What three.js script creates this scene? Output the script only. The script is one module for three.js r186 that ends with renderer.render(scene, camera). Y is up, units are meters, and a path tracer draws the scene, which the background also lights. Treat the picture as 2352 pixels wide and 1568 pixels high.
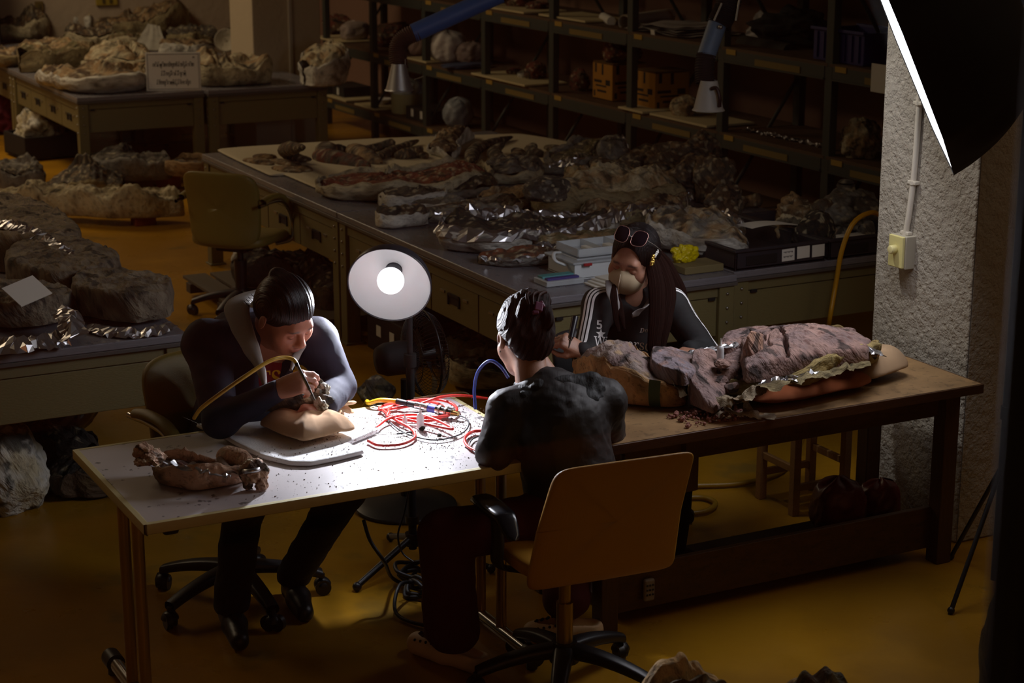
import * as THREE from 'three';
import { ImprovedNoise } from 'three/addons/math/ImprovedNoise.js';
import { RoundedBoxGeometry } from 'three/addons/geometries/RoundedBoxGeometry.js';
import { mergeGeometries, mergeVertices, toCreasedNormals } from 'three/addons/utils/BufferGeometryUtils.js';
import { RectAreaLightUniformsLib } from 'three/addons/lights/RectAreaLightUniformsLib.js';

// ---------- camera, lights, exposure ----------
const scene = new THREE.Scene();
const camera = new THREE.PerspectiveCamera(20.82, 2352 / 1568, 0.05, 60);
camera.position.set(-3.0, 2.7, 6.0);
camera.rotation.order = 'YXZ';
camera.rotation.set(THREE.MathUtils.degToRad(-14.74), THREE.MathUtils.degToRad(-27.56), 0);
camera.focus = 6.8;
camera.userData.fStop = 4.6;
scene.background = new THREE.Color(0x000000);
const renderer = new THREE.WebGLRenderer({ antialias: true });
renderer.toneMapping = THREE.LinearToneMapping;
renderer.toneMappingExposure = 1.0;
renderer.shadowMap.enabled = true;
RectAreaLightUniformsLib.init();

// strengths of the lights; each lamp's light stands in its own builder
const PANE = true;
const LAMP = { spot: 8.0, bulb: 0.004, glow: 1.7 };
const SOFTBOX = { light: 4.2, glow: 5.0 };
const COLUMN_LAMP = { light: 7.0, glow: 4.0 };
const CEILING = { light: 7.4, glow: 3.0, color: 0xffe2b8 };
const GALLERY = { light: 3.6, glow: 2.0, color: 0xff9a52 };

// ---------- helpers ----------
const D2R = Math.PI / 180;
const V = (x, y, z) => new THREE.Vector3(x, y, z);
const A = (p) => new THREE.Vector3(p[0], p[1], p[2]);
let seedState = 12345;
const reseed = (s) => { seedState = (s * 2654435761) >>> 0; };
const rnd = (a = 0, b = 1) => { seedState = (Math.imul(seedState, 1664525) + 1013904223) >>> 0; return a + (b - a) * seedState / 4294967296; };
const perlin = new ImprovedNoise();
const nz = (x, y, z) => perlin.noise(x, y, z);
const fbm = (x, y, z, o = 4) => { let s = 0, a = 0.5, f = 1; for (let i = 0; i < o; i++) { s += a * nz(x * f + i * 7.3, y * f - i * 3.1, z * f + i * 1.7); a *= 0.5; f *= 2.03; } return s; };
const ridge = (x, y, z, o = 3) => { let s = 0, a = 0.5, f = 1; for (let i = 0; i < o; i++) { s += a * (1 - 2 * Math.abs(nz(x * f + i * 5.1, y * f, z * f - i * 2.7))); a *= 0.5; f *= 2.1; } return s; };
const clamp = (x, a = 0, b = 1) => Math.min(b, Math.max(a, x));
const mix = (a, b, t) => a + (b - a) * t;
const sstep = (a, b, x) => { const t = clamp((x - a) / (b - a)); return t * t * (3 - 2 * t); };
const lin = (hex) => { const c = new THREE.Color(hex); return [c.r, c.g, c.b]; };
const mixc = (a, b, t) => [mix(a[0], b[0], t), mix(a[1], b[1], t), mix(a[2], b[2], t)];
const spow = (x, e) => Math.sign(x) * Math.pow(Math.abs(x), e);

const used = {};
function numbered(name) { const k = used[name] = (used[name] ?? -1) + 1; return k ? name + '_' + String(k).padStart(3, '0') : name; }
function tag(o, label, category, group, kind) {
  if (label) o.userData.label = label;
  if (category) o.userData.category = category;
  if (group) o.userData.group = group;
  if (kind) o.userData.kind = kind;
  return o;
}
function thing(name, label, category, pos = [0, 0, 0], turn = 0, group) {
  const o = new THREE.Group(); o.name = numbered(name); scene.add(o);
  o.position.set(pos[0], pos[1], pos[2]); o.rotation.y = turn;
  return tag(o, label, category, group);
}
function part(name, geo, mat, parent, label) {
  const m = new THREE.Mesh(geo, mat); m.name = parent === scene ? numbered(name) : name; m.castShadow = m.receiveShadow = true;
  parent.add(m); if (label) m.userData.label = label;
  return m;
}
function struct(name, geo, mat, parent = scene) { const m = part(name, geo, mat, parent); if (parent === scene) m.userData.kind = 'structure'; return m; }
function copyOf(root, pos, turn, label, group) {
  const r = root.clone(); r.name = numbered(root.name.replace(/_\d{3}$/, '')); scene.add(r);
  if (pos) r.position.set(pos[0], pos[1], pos[2]);
  if (turn !== undefined) r.rotation.y = turn;
  r.userData = { ...root.userData }; if (label) r.userData.label = label; if (group) r.userData.group = group;
  return r;
}
const box = (w, h, d, x = 0, y = 0, z = 0, r = 0, rx = 0, ry = 0, rz = 0) => {
  const g = r > 0 ? new RoundedBoxGeometry(w, h, d, 2, Math.min(r, w / 2.01, h / 2.01, d / 2.01)) : new THREE.BoxGeometry(w, h, d);
  if (rz) g.rotateZ(rz); if (rx) g.rotateX(rx); if (ry) g.rotateY(ry);
  return g.translate(x, y, z);
};
const cyl = (r0, r1, h, x = 0, y = 0, z = 0, seg = 20, open = false) => new THREE.CylinderGeometry(r1, r0, h, seg, 1, open).translate(x, y, z);
const sph = (r, x = 0, y = 0, z = 0, a = 14, b = 10) => new THREE.SphereGeometry(r, a, b).translate(x, y, z);
const lathe = (pts, seg = 32) => new THREE.LatheGeometry(pts.map((p) => new THREE.Vector2(p[0], p[1])), seg);
const join = (list) => { const l = list.map((g) => { const q = g.index ? g.toNonIndexed() : g; for (const k of Object.keys(q.attributes)) if (!['position', 'normal', 'uv'].includes(k)) q.deleteAttribute(k); return q; }); return mergeGeometries(l, false); };
function rod(a, b, r0, r1 = r0, seg = 14) {
  const p = A(a), q = A(b), d = q.clone().sub(p), L = d.length();
  const g = new THREE.CylinderGeometry(r1, r0, L, seg, 1);
  g.applyQuaternion(new THREE.Quaternion().setFromUnitVectors(V(0, 1, 0), d.normalize()));
  return g.translate((a[0] + b[0]) / 2, (a[1] + b[1]) / 2, (a[2] + b[2]) / 2);
}
const tube = (pts, r, seg = 60, rs = 10, closed = false) => new THREE.TubeGeometry(new THREE.CatmullRomCurve3(pts.map(A), closed, 'centripetal'), seg, r, rs, closed);
// a grid surface: f(u, v) gives a point; uv runs in metres; col(p, u, v) gives a linear colour
function grid(nu, nv, f, o = {}) {
  const pos = [], uv = [], col = [], idx = [], su = o.su ?? 1, sv = o.sv ?? 1;
  for (let i = 0; i <= nu; i++) for (let j = 0; j <= nv; j++) {
    const u = i / nu, v = j / nv, p = f(u, v); pos.push(p[0], p[1], p[2]); uv.push(u * su, v * sv);
    if (o.col) { const c = o.col(p, u, v); col.push(Math.max(0, c[0]), Math.max(0, c[1]), Math.max(0, c[2])); }
  }
  for (let i = 0; i < nu; i++) for (let j = 0; j < nv; j++) {
    const a = i * (nv + 1) + j, b = a + nv + 1;
    if (o.flip) idx.push(a, a + 1, b, b, a + 1, b + 1); else idx.push(a, b, a + 1, b, b + 1, a + 1);
  }
  let g = new THREE.BufferGeometry(); g.setIndex(idx);
  g.setAttribute('position', new THREE.Float32BufferAttribute(pos, 3)); g.setAttribute('uv', new THREE.Float32BufferAttribute(uv, 2));
  if (o.col) g.setAttribute('color', new THREE.Float32BufferAttribute(col, 3));
  if (o.flat) g = g.toNonIndexed();
  g.computeVertexNormals();
  if (!o.flat && (o.seamU || o.seamV)) {
    const n = g.attributes.normal, W = nv + 1, put = (a, b) => { const x = n.getX(a) + n.getX(b), y = n.getY(a) + n.getY(b), z = n.getZ(a) + n.getZ(b), l = Math.hypot(x, y, z) || 1; n.setXYZ(a, x / l, y / l, z / l); n.setXYZ(b, x / l, y / l, z / l); };
    if (o.seamU) for (let j = 0; j <= nv; j++) put(j, nu * W + j);
    if (o.seamV) for (let i = 0; i <= nu; i++) put(i * W, i * W + nv);
  }
  return g;
}
// padded cushion: superellipse outline in x-y, thickness in z, then an optional bend
function pad(w, h, t, e1, e2, bend, nu = 56, nv = 20) {
  return grid(nu, nv, (u, v) => {
    const a = u * Math.PI * 2, b = (v - 0.5) * Math.PI, r = Math.pow(Math.max(0, Math.cos(b)), e1);
    let p = [w / 2 * spow(Math.cos(a), e2) * r, h / 2 * spow(Math.sin(a), e2) * r, t / 2 * spow(Math.sin(b), e1)];
    return bend ? bend(p) : p;
  }, { su: 2, sv: 1, seamU: true });
}
// smooth path through [x, y, z] or [x, z] points
function curve(pts) { return new THREE.CatmullRomCurve3(pts.map((p) => (p.length === 2 ? V(p[0], 0, p[1]) : A(p))), false, 'centripetal'); }
const sample = (arr, u) => { const x = clamp(u) * (arr.length - 1), i = Math.min(arr.length - 2, Math.floor(x)), t = x - i; return arr.length === 1 ? arr[0] : mix(arr[i], arr[i + 1], t * t * (3 - 2 * t)); };

// ---------- textures ----------
function periodic(size, cells, oct, seed) {        // tileable gradient-like value noise, 0..1
  const out = new Float32Array(size * size); let amp = 0.5, sum = 0;
  for (let o = 0; o < oct; o++) {
    const c = cells << o, lat = new Float32Array(c * c); reseed(seed + o * 17 + 1);
    for (let i = 0; i < c * c; i++) lat[i] = rnd();
    for (let y = 0; y < size; y++) for (let x = 0; x < size; x++) {
      const fx = x / size * c, fy = y / size * c, x0 = Math.floor(fx), y0 = Math.floor(fy), tx = fx - x0, ty = fy - y0, ux = tx * tx * (3 - 2 * tx), uy = ty * ty * (3 - 2 * ty);
      const a = lat[(y0 % c) * c + x0 % c], b = lat[(y0 % c) * c + (x0 + 1) % c], d = lat[((y0 + 1) % c) * c + x0 % c], e = lat[((y0 + 1) % c) * c + (x0 + 1) % c];
      out[y * size + x] += amp * mix(mix(a, b, ux), mix(d, e, ux), uy);
    }
    sum += amp; amp *= 0.55;
  }
  for (let i = 0; i < out.length; i++) out[i] /= sum;
  return out;
}
function dataTex(size, fn, srgb) {
  const d = new Uint8Array(size * size * 4);
  for (let i = 0; i < size * size; i++) { const c = fn(i, i % size, Math.floor(i / size)); for (let k = 0; k < 3; k++) d[i * 4 + k] = clamp(Array.isArray(c) ? c[k] : c) * 255; d[i * 4 + 3] = 255; }
  const t = new THREE.DataTexture(d, size, size, THREE.RGBAFormat); t.wrapS = t.wrapT = THREE.RepeatWrapping; t.magFilter = THREE.LinearFilter; t.minFilter = THREE.LinearMipmapLinearFilter; t.generateMipmaps = true;
  if (srgb) t.colorSpace = THREE.SRGBColorSpace; t.needsUpdate = true; return t;
}
const rep = (t, x, y = x) => { const c = t.clone(); c.repeat.set(x, y); c.needsUpdate = true; return c; };
const nA = periodic(512, 8, 6, 3), nB = periodic(512, 32, 4, 9), nC = periodic(512, 4, 7, 21);
const T = {
  rough: dataTex(512, (i) => nA[i]),
  fine: dataTex(512, (i) => nB[i]),
  speckle: dataTex(512, (i) => { const s = 0.93 + 0.3 * (nA[i] - 0.5) + (nB[i] > 0.66 ? -0.14 : 0); return s; }, true),
  weave: dataTex(256, (i, x, y) => 0.5 + 0.25 * Math.sin(x * Math.PI / 4) * (y % 16 < 8 ? 1 : -1) + 0.2 * (nB[(y * 2) * 512 + x * 2] - 0.5)),
};
function canvasTex(w, h, draw) {
  const c = document.createElement('canvas'); c.width = w; c.height = h; draw(c.getContext('2d'), w, h);
  const t = new THREE.CanvasTexture(c); t.colorSpace = THREE.SRGBColorSpace; t.anisotropy = 8; return t;
}
const std = (color, roughness, extra = {}) => new THREE.MeshStandardMaterial({ color, roughness, metalness: 0, ...extra });
const M = {
  plaster: std(0xffffff, 0.92, { vertexColors: true, bumpMap: rep(T.rough, 5), bumpScale: 0.012, map: rep(T.speckle, 3), side: THREE.DoubleSide }),
  rock: std(0xffffff, 0.88, { vertexColors: true, bumpMap: rep(T.rough, 4), bumpScale: 0.02, map: rep(T.speckle, 4), side: THREE.DoubleSide }),
  foil: new THREE.MeshStandardMaterial({ color: 0xc9c9cc, roughness: 0.3, metalness: 0.95, side: THREE.DoubleSide }),
  cloth: std(0xb99a78, 0.95, { bumpMap: rep(T.weave, 18), bumpScale: 0.0006, side: THREE.DoubleSide }),
  black: std(0x121113, 0.42),
  blackMatt: std(0x0c0c0d, 0.8),
  blackShiny: std(0x17161a, 0.22),
  chrome: new THREE.MeshStandardMaterial({ color: 0xb8b8b8, roughness: 0.16, metalness: 1 }),
  steel: new THREE.MeshStandardMaterial({ color: 0x9b978f, roughness: 0.36, metalness: 0.9 }),
  drab: std(0x736a44, 0.5, { bumpMap: rep(T.fine, 3), bumpScale: 0.0008 }),
  drabDark: std(0x6b633f, 0.55),
  benchTop: std(0x77757a, 0.34, { roughnessMap: rep(T.speckle, 1), bumpMap: rep(T.fine, 2), bumpScale: 0.0005 }),
  benchEdge: std(0x54504c, 0.5),
  white: std(0xe4e2dc, 0.6),
  paper: std(0xd9d6cc, 0.9, { side: THREE.DoubleSide }),
  rackGreen: std(0x363b34, 0.6),
  rackBoard: std(0x5e462e, 0.75, { map: rep(T.speckle, 1) }),
  label: std(0xa8883a, 0.85),
  wood: std(0x9a7140, 0.6, { map: rep(T.speckle, 2, 8) }),
};


// ---------- the room ----------
const floorTex = dataTex(512, (i, x, y) => {
  const a = nC[i], b = nA[i];
  let c = mixc([0.69, 0.50, 0.10], [0.60, 0.43, 0.09], sstep(0.35, 0.65, a));
  c = mixc(c, [0.40, 0.33, 0.18], 0.55 * sstep(0.60, 0.74, b) * sstep(0.45, 0.6, a));
  return c;
}, true);
const floorMat = new THREE.MeshPhysicalMaterial({ color: 0xffffff, map: rep(floorTex, 0.35), roughness: 0.34, roughnessMap: rep(dataTex(512, (i) => 0.55 + 0.75 * nA[i]), 0.5), bumpMap: rep(T.rough, 0.6), bumpScale: 0.004, specularIntensity: 0.8 });
const flat = (w, d, x, y, z, up = 1) => { const g = new THREE.BoxGeometry(w, 0.2, d); const uv = g.attributes.uv; for (let i = 0; i < uv.count; i++) uv.setXY(i, uv.getX(i) * w, uv.getY(i) * d); return g.translate(x, y - up * 0.1, z); };
const wallBox = (w, h, d, x, y, z) => { const g = new THREE.BoxGeometry(w, h, d), uv = g.attributes.uv, L = Math.max(w, d); for (let i = 0; i < uv.count; i++) uv.setXY(i, uv.getX(i) * L, uv.getY(i) * h); return g.translate(x, y, z); };
const wallMat = std(0xb9a892, 0.85, { bumpMap: rep(T.rough, 2), bumpScale: 0.006, map: rep(dataTex(512, (i) => 0.9 + 0.16 * (nC[i] - 0.5)), 0.4) });
struct('floor', flat(15.4, 20, -1.7, 0, -4.7), floorMat);
struct('ceiling', flat(15.4, 20, -1.7, 4.8, -4.7, -1), std(0x8d8578, 0.95));
struct('wall_back', wallBox(15.4, 4.8, 0.2, -1.7, 2.4, -14.4), wallMat);
struct('wall_right', wallBox(0.2, 4.8, 19.6, 5.1, 2.4, -4.5), std(0x8f6f5c, 0.9, { bumpMap: rep(T.rough, 2), bumpScale: 0.004 }));
struct('wall_left', wallBox(0.2, 4.8, 19.6, -8.6, 2.4, -4.5), wallMat);

// columns with sprayed stucco
function stuccoTex() { return dataTex(512, (i) => { const a = nA[i], b = nB[i]; return clamp(0.5 + 2.2 * (a - 0.5) + 0.5 * (b - 0.5)); }); }
const stucco = std(0xb8b1a8, 0.86, { bumpMap: rep(stuccoTex(), 5), bumpScale: 0.006, map: rep(dataTex(512, (i) => [0.9 + 0.12 * (nC[i] - 0.5), 0.89 + 0.14 * (nC[i] - 0.5), 0.86 + 0.18 * (nC[i] - 0.5)], true), 0.7) });
const colGeo = (w, d, x, z) => { const g = new RoundedBoxGeometry(w, 4.8, d, 2, 0.012); return g.translate(x, 2.4, z); };
const boxUV = (g) => { const p = g.attributes.position, n = g.attributes.normal, uv = g.attributes.uv; for (let i = 0; i < p.count; i++) { const ax = Math.abs(n.getX(i)), ay = Math.abs(n.getY(i)); if (ax > 0.7) uv.setXY(i, p.getZ(i), p.getY(i)); else if (ay > 0.7) uv.setXY(i, p.getX(i), p.getZ(i)); else uv.setXY(i, p.getX(i), p.getY(i)); } return g; };
struct('column_right', boxUV(colGeo(0.62, 0.6, 2.16, 0.28)), stucco);
struct('column_left', boxUV(colGeo(0.66, 0.62, 3.13, -10.52)), std(0xb9a88c, 0.88, { bumpMap: rep(stuccoTex(), 2.4), bumpScale: 0.002 }));
struct('trim_1', box(0.035, 4.8, 0.03, 3.16, 2.4, -10.2, 0.006), std(0xb5aa97, 0.7));

// viewing window between the gallery and the laboratory: dark frame, clear panes
const frameMat = std(0x0d0c0c, 0.55);
struct('wall_front', join([wallBox(13.6, 1.15, 0.14, -1.8, 0.575, 5.02), wallBox(13.6, 1.5, 0.14, -1.8, 4.05, 5.02)]), wallMat);
const glassMat = new THREE.MeshPhysicalMaterial({ color: 0xffffff, roughness: 0.02, transmission: 1, thickness: 0, ior: 1.5 });
for (let k = -6; k <= 5; k++) {
  const x0 = -2.86 + k * 0.90, w = new THREE.Group(); w.name = numbered('window'); w.userData.kind = 'structure'; scene.add(w);
  part('window_frame', join([box(0.11, 2.15, 0.05, x0 + 0.845, 2.225, 5.02, 0.01), box(0.79, 0.06, 0.05, x0 + 0.395, 1.18, 5.02, 0.01), box(0.79, 0.06, 0.05, x0 + 0.395, 3.27, 5.02, 0.01)]), frameMat, w);
  if (k !== 0 || PANE) part('pane', new THREE.BoxGeometry(0.79, 2.03, 0.006).translate(x0 + 0.395, 2.225, 5.02), glassMat, w);
}
struct('gallery_floor', flat(13.6, 4.0, -1.8, 1.15, 7.1), std(0x4a2c20, 0.7));
struct('gallery_ceiling', flat(13.6, 4.0, -1.8, 4.8, 7.1, -1), std(0x2a1c16, 0.9));
struct('gallery_wall', join([wallBox(13.6, 3.65, 0.2, -1.8, 2.97, 9.1), wallBox(0.2, 3.65, 4, -8.6, 2.97, 7.1), wallBox(0.2, 3.65, 4, 5.0, 2.97, 7.1)]), std(0x54231a, 0.85));

// switch plates and the yellow notice on the back wall
for (const [px, nm, w, h, hex, lab] of [[[1.853, 1.105, -14.28], 'light_switch', 0.09, 0.1, 0x6d5a2c, 'small brown switch on the back wall, left of the yellow plates'], [[2.591, 1.134, -14.28], 'wall_plate', 0.24, 0.1, 0xa08a30, 'yellow double switch plate on the back wall above the long jackets'], [[3.983, 0.706, -14.28], 'wall_socket', 0.1, 0.16, 0x4e4430, 'dark socket on the back wall beside the far pillar']]) {
  const t = thing(nm, lab, 'switch', px);
  part('plate', box(w, h, 0.03, 0, 0, 0, 0.008), std(hex, 0.6), t);
  const k = Math.max(1, Math.round(w / 0.1)); for (let i = 0; i < k; i++) part('button', box(0.03, 0.05, 0.015, (i - (k - 1) / 2) * 0.08, 0, 0.02, 0.004), std(0x574c28, 0.5), t);
}
{ // dark cabinet at the far left against the back wall
  const c = thing('cabinet', 'dark cabinet standing against the back wall at the far left', 'cabinet', [0.86, 0, -14.0]);
  part('carcass', box(0.9, 1.9, 0.5, 0, 0.95, 0, 0.01), std(0x2b241d, 0.6), c);
  for (const s of [-1, 1]) { const d = part('door', box(0.43, 1.8, 0.02, s * 0.22, 0.95, 0.26, 0.004), std(0x2f271f, 0.55), c); part('handle', box(0.02, 0.14, 0.02, s * 0.04, 1.0, 0.28, 0.005), M.steel, d); }
}

// dim ceiling fittings over the far half of the room
{
  const proto = thing('ceiling_light', 'dim fluorescent ceiling fitting over the far left tables', 'lamp', [-0.9, 4.72, -11.2], 0, 'ceiling fittings outside the frame');
  part('housing', box(0.34, 0.08, 1.6, 0, 0.03, 0, 0.01), M.white, proto);
  part('diffuser', box(0.3, 0.02, 1.5, 0, -0.02, 0, 0.004), std(0xfff4e2, 0.6, { emissive: CEILING.color, emissiveIntensity: CEILING.glow }), proto);
  const put = (root, x, z, k) => { const l = new THREE.RectAreaLight(CEILING.color, CEILING.light * k, 1.5, 3.0); l.name = 'light'; l.position.set(x, 4.66, z); l.lookAt(x, 0, z); scene.add(l); };
  put(proto, -0.9, -11.2, 1);
  copyOf(proto, [-3.4, 4.72, -5.6], 0, 'dim fluorescent ceiling fitting nearer the middle of the room'); put(null, -3.4, -5.6, 0.45);
  copyOf(proto, [3.4, 4.72, 3.2], 0, 'dim fluorescent ceiling fitting over the right foreground'); put(null, 3.4, 3.2, 0.1);
}
{ // warm lamp in the gallery behind the window
  const t = thing('gallery_lamp', 'warm wall lamp on the back wall of the viewing gallery', 'lamp', [-2.4, 3.05, 8.7]);
  part('housing', box(1.9, 0.4, 0.08, 0, 0, 0.05, 0.01), M.blackMatt, t);
  part('diffuser', box(1.8, 0.34, 0.03, 0, 0, 0, 0.004), std(0xffd0a0, 0.6, { emissive: GALLERY.color, emissiveIntensity: GALLERY.glow }), t);
  const l = new THREE.RectAreaLight(GALLERY.color, GALLERY.light, 1.8, 0.34); l.position.set(-2.4, 3.05, 8.67); l.lookAt(-2.4, 3.05, 0); scene.add(l);
}

{ // reflector lamp hung from the ceiling above the picture, aimed at the right column
  const p = [0.85, 3.1, -0.25], aim = V(1.85, 1.45, 0.25), d = aim.clone().sub(A(p)).normalize(), t = thing('reflector_lamp', 'small black reflector lamp hanging above the wooden table, aimed at the right column', 'lamp', p);
  const h = new THREE.Group(); h.name = 'lamp_head'; h.quaternion.setFromUnitVectors(V(0, 0, 1), d); t.add(h);
  part('reflector', lathe([[0.03, -0.12], [0.06, -0.08], [0.085, 0], [0.083, 0], [0.057, -0.078], [0.028, -0.115]], 32).rotateX(Math.PI / 2), M.blackMatt, h);
  part('glass', new THREE.CylinderGeometry(0.078, 0.078, 0.006, 28).rotateX(Math.PI / 2).translate(0, 0, -0.01), std(0xffffff, 0.5, { emissive: 0xf7f4ee, emissiveIntensity: COLUMN_LAMP.glow }), h);
  part('cord', rod([0, 0.05, 0], [0, 1.65, 0], 0.006), M.black, t);
  const s = new THREE.SpotLight(0xf7f4ee, COLUMN_LAMP.light, 0, 27 * D2R, 0.8, 2); s.name = 'light'; s.position.copy(A(p)).addScaledVector(d, 0.03); s.target.position.copy(aim); s.castShadow = true; s.shadow.radius = 4; scene.add(s, s.target);
}

{ // low warm wall washer in the gallery; its wall shows dimly in the window glass
  const t = thing('wall_washer', 'low warm wall washer lamp in the viewing gallery', 'lamp', [-1.6, 1.3, 8.1]);
  part('housing', box(4.2, 0.12, 0.1, 0, 0, -0.04, 0.01), M.blackMatt, t);
  part('diffuser', box(4.0, 0.09, 0.02, 0, 0, 0.015, 0.004), std(0xffc890, 0.6, { emissive: 0xffa860, emissiveIntensity: 3 }), t);
  const l = new THREE.RectAreaLight(0xffa860, 5.0, 4.0, 0.12); l.position.set(-1.6, 1.3, 8.13); l.lookAt(-1.6, 2.0, 9.0); scene.add(l);
}


// ---------- steel laboratory tables ----------
const TW = 1.09, TL = 2.36;
function makeBench(label, x, z, handles = 4) {
  const t = thing('workbench', label, 'table', [x, 0, z]);
  const top = part('tabletop', box(TW, 0.035, TL, 0, 0.7325, 0, 0.006), M.benchTop, t);
  part('edge_strip', box(TW + 0.006, 0.018, TL + 0.006, 0, 0.706, 0, 0.003), M.benchEdge, t);
  for (const sx of [-1, 1]) for (const sz of [-1, 1]) {
    const leg = part('leg', join([box(0.085, 0.69, 0.085, sx * (TW / 2 - 0.05), 0.352, sz * (TL / 2 - 0.05), 0.006), box(0.11, 0.012, 0.11, sx * (TW / 2 - 0.05), 0.006, sz * (TL / 2 - 0.05), 0.003)]), M.drab, t);
    const b = []; for (let i = 0; i < 4; i++) { b.push(sph(0.008, sx * (TW / 2 - 0.006), 0.66 - i * 0.07, sz * (TL / 2 - 0.05), 8, 6)); b.push(sph(0.008, sx * (TW / 2 - 0.05), 0.66 - i * 0.07, sz * (TL / 2 - 0.006), 8, 6)); }
    part('bolts', join(b), M.steel, leg).userData.kind = 'stuff';
  }
  for (const s of [-1, 1]) {
    part('end_rail', box(TW - 0.19, 0.05, 0.03, 0, 0.67, s * (TL / 2 - 0.035), 0.004), M.drab, t);
    const e = part('end_panel', box(TW - 0.19, 0.19, 0.024, 0, 0.546, s * (TL / 2 - 0.04), 0.004), M.drab, t);
    part('catch', join([box(0.035, 0.016, 0.03, TW / 2 - 0.13, 0.64, s * (TL / 2 - 0.03)), box(0.035, 0.016, 0.03, -TW / 2 + 0.13, 0.64, s * (TL / 2 - 0.03))]), M.blackMatt, e).userData.kind = 'stuff';
    part('side_rail', box(0.03, 0.06, TL - 0.19, s * (TW / 2 - 0.035), 0.665, 0, 0.004), M.drab, t);
    const n = handles, L = (TL - 0.2) / n;
    for (let i = 0; i < n; i++) {
      const z0 = -TL / 2 + 0.1 + (i + 0.5) * L, d = part('drawer', box(0.02, 0.19, L - 0.012, s * (TW / 2 - 0.036), 0.537, z0, 0.004), M.drab, t);
      part('handle', join([box(0.014, 0.055, 0.012, s * (TW / 2 - 0.024), 0.545, z0 - 0.06), box(0.014, 0.055, 0.012, s * (TW / 2 - 0.024), 0.545, z0 + 0.06), box(0.014, 0.012, 0.12, s * (TW / 2 - 0.024), 0.572, z0), box(0.004, 0.044, 0.11, s * (TW / 2 - 0.0255), 0.545, z0)]), M.blackMatt, d);
      for (const q of [-1, 1]) part('clip', box(0.008, 0.012, 0.05, s * (TW / 2 - 0.024), 0.572, z0 + q * 0.13), M.steel, d);
    }
  }
  return t;
}
const bench = makeBench('grey-topped steel bench carrying the white rib sheet', 1.42, -4.735);
copyOf(bench, [1.42, 0, -2.365], 0, 'grey-topped steel bench right behind the black-shirted person, clear boxes on its near end');
copyOf(bench, [2.53, 0, -2.42], 0, 'steel bench under the black fossil tray with three white tags');
copyOf(bench, [2.53, 0, -4.79], 0, 'steel bench in front of the rack under the brown rock lumps');
copyOf(bench, [1.44, 0, -10.37], 0, 'steel bench carrying the white notice and pale jackets');
copyOf(bench, [2.55, 0, -10.33], 0, 'steel bench half hidden behind the far pillar');
copyOf(bench, [1.44, 0, -12.75], 0, 'rear steel bench by the back wall under the longest jackets');
copyOf(bench, [2.55, 0, -12.72], 0, 'rear steel bench by the back wall behind the far pillar');
copyOf(bench, [-1.26, 0, -2.50], 0, 'dark steel bench at the left under the foil-edged slabs');

// ---------- pallet rack along the right wall ----------
{
  const t = thing('storage_rack', 'long dark steel storage rack of fossils along the right wall', 'shelf', [4.14, 0, 0]);
  const zs = [-11.8, -10.6, -9.4, -8.2, -7.0, -5.8, -4.6, -3.4, -2.2, -1.0], lv = [0.27, 0.84, 1.42, 2.0];
  for (const z of zs) for (const x of [0.02, 0.66]) part('post', box(0.055, 2.5, 0.075, x, 1.25, z, 0.004), M.rackGreen, t);
  for (const z of zs) part('brace', join([rod([0.03, 0.3, z], [0.65, 1.2, z], 0.014, 0.014, 8), rod([0.65, 1.2, z], [0.03, 2.1, z], 0.014, 0.014, 8)]), M.rackGreen, t);
  for (let i = 0; i < zs.length - 1; i++) for (let k = 0; k < lv.length; k++) {
    const zc = (zs[i] + zs[i + 1]) / 2, y = lv[k];
    part('beam', join([box(0.04, 0.085, 1.12, 0.01, y - 0.05, zc, 0.004), box(0.012, 0.012, 1.12, -0.012, y - 0.088, zc)]), M.rackGreen, t);
    part('beam', box(0.04, 0.085, 1.12, 0.66, y - 0.05, zc, 0.004), M.rackGreen, t);
    part('shelf_board', box(0.7, 0.022, 1.18, 0.34, y, zc, 0.003), M.rackBoard, t);
    part('shelf_tag', box(0.004, 0.035, 0.11, -0.014, y - 0.018, zc - 0.47), M.label, t);
    if ((i * 3 + k) % 4 !== 1) part('shelf_tag', box(0.004, 0.042, 0.5, -0.014, y - 0.06, zc + 0.02 * ((i * 7 + k * 5) % 9 - 4)), std(0x7e6a36, 0.85), t);
  }
}

// ---------- swivel chairs ----------
function starBase(t, R = 0.29, wheelMat = M.black, phase = 0.3) {
  for (let i = 0; i < 5; i++) {
    const a = phase + i * Math.PI * 0.4, c = Math.cos(a), s = Math.sin(a);
    const g = grid(10, 12, (u, v) => { const b = v * Math.PI * 2, w = mix(0.036, 0.026, u), h = mix(0.026, 0.018, u), x = mix(0.02, R, u), y = 0.135 - 0.055 * u * u + spow(Math.sin(b), 0.7) * h; const q = spow(Math.cos(b), 0.7) * w; return [x * c - q * s, y, x * s + q * c]; }, { seamV: true });
    const leg = part('base_leg', g, M.black, t);
    const wh = []; for (const k of [-1, 1]) wh.push(new THREE.CylinderGeometry(0.03, 0.03, 0.022, 18).rotateX(Math.PI / 2).rotateY(-a + 0.6 * i).translate(R * c - k * 0.016 * Math.sin(a + 0.6 * i), 0.03, R * s + k * 0.016 * Math.cos(a + 0.6 * i)));
    wh.push(cyl(0.01, 0.01, 0.04, R * c, 0.06, R * s, 8), new THREE.SphereGeometry(0.033, 14, 8, 0, Math.PI * 2, 0, Math.PI / 2).scale(1, 0.9, 1).translate(R * c, 0.035, R * s));
    part('caster', join(wh), wheelMat, leg);
  }
  part('base_hub', cyl(0.05, 0.042, 0.07, 0, 0.13, 0, 20), M.black, t);
}
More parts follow.
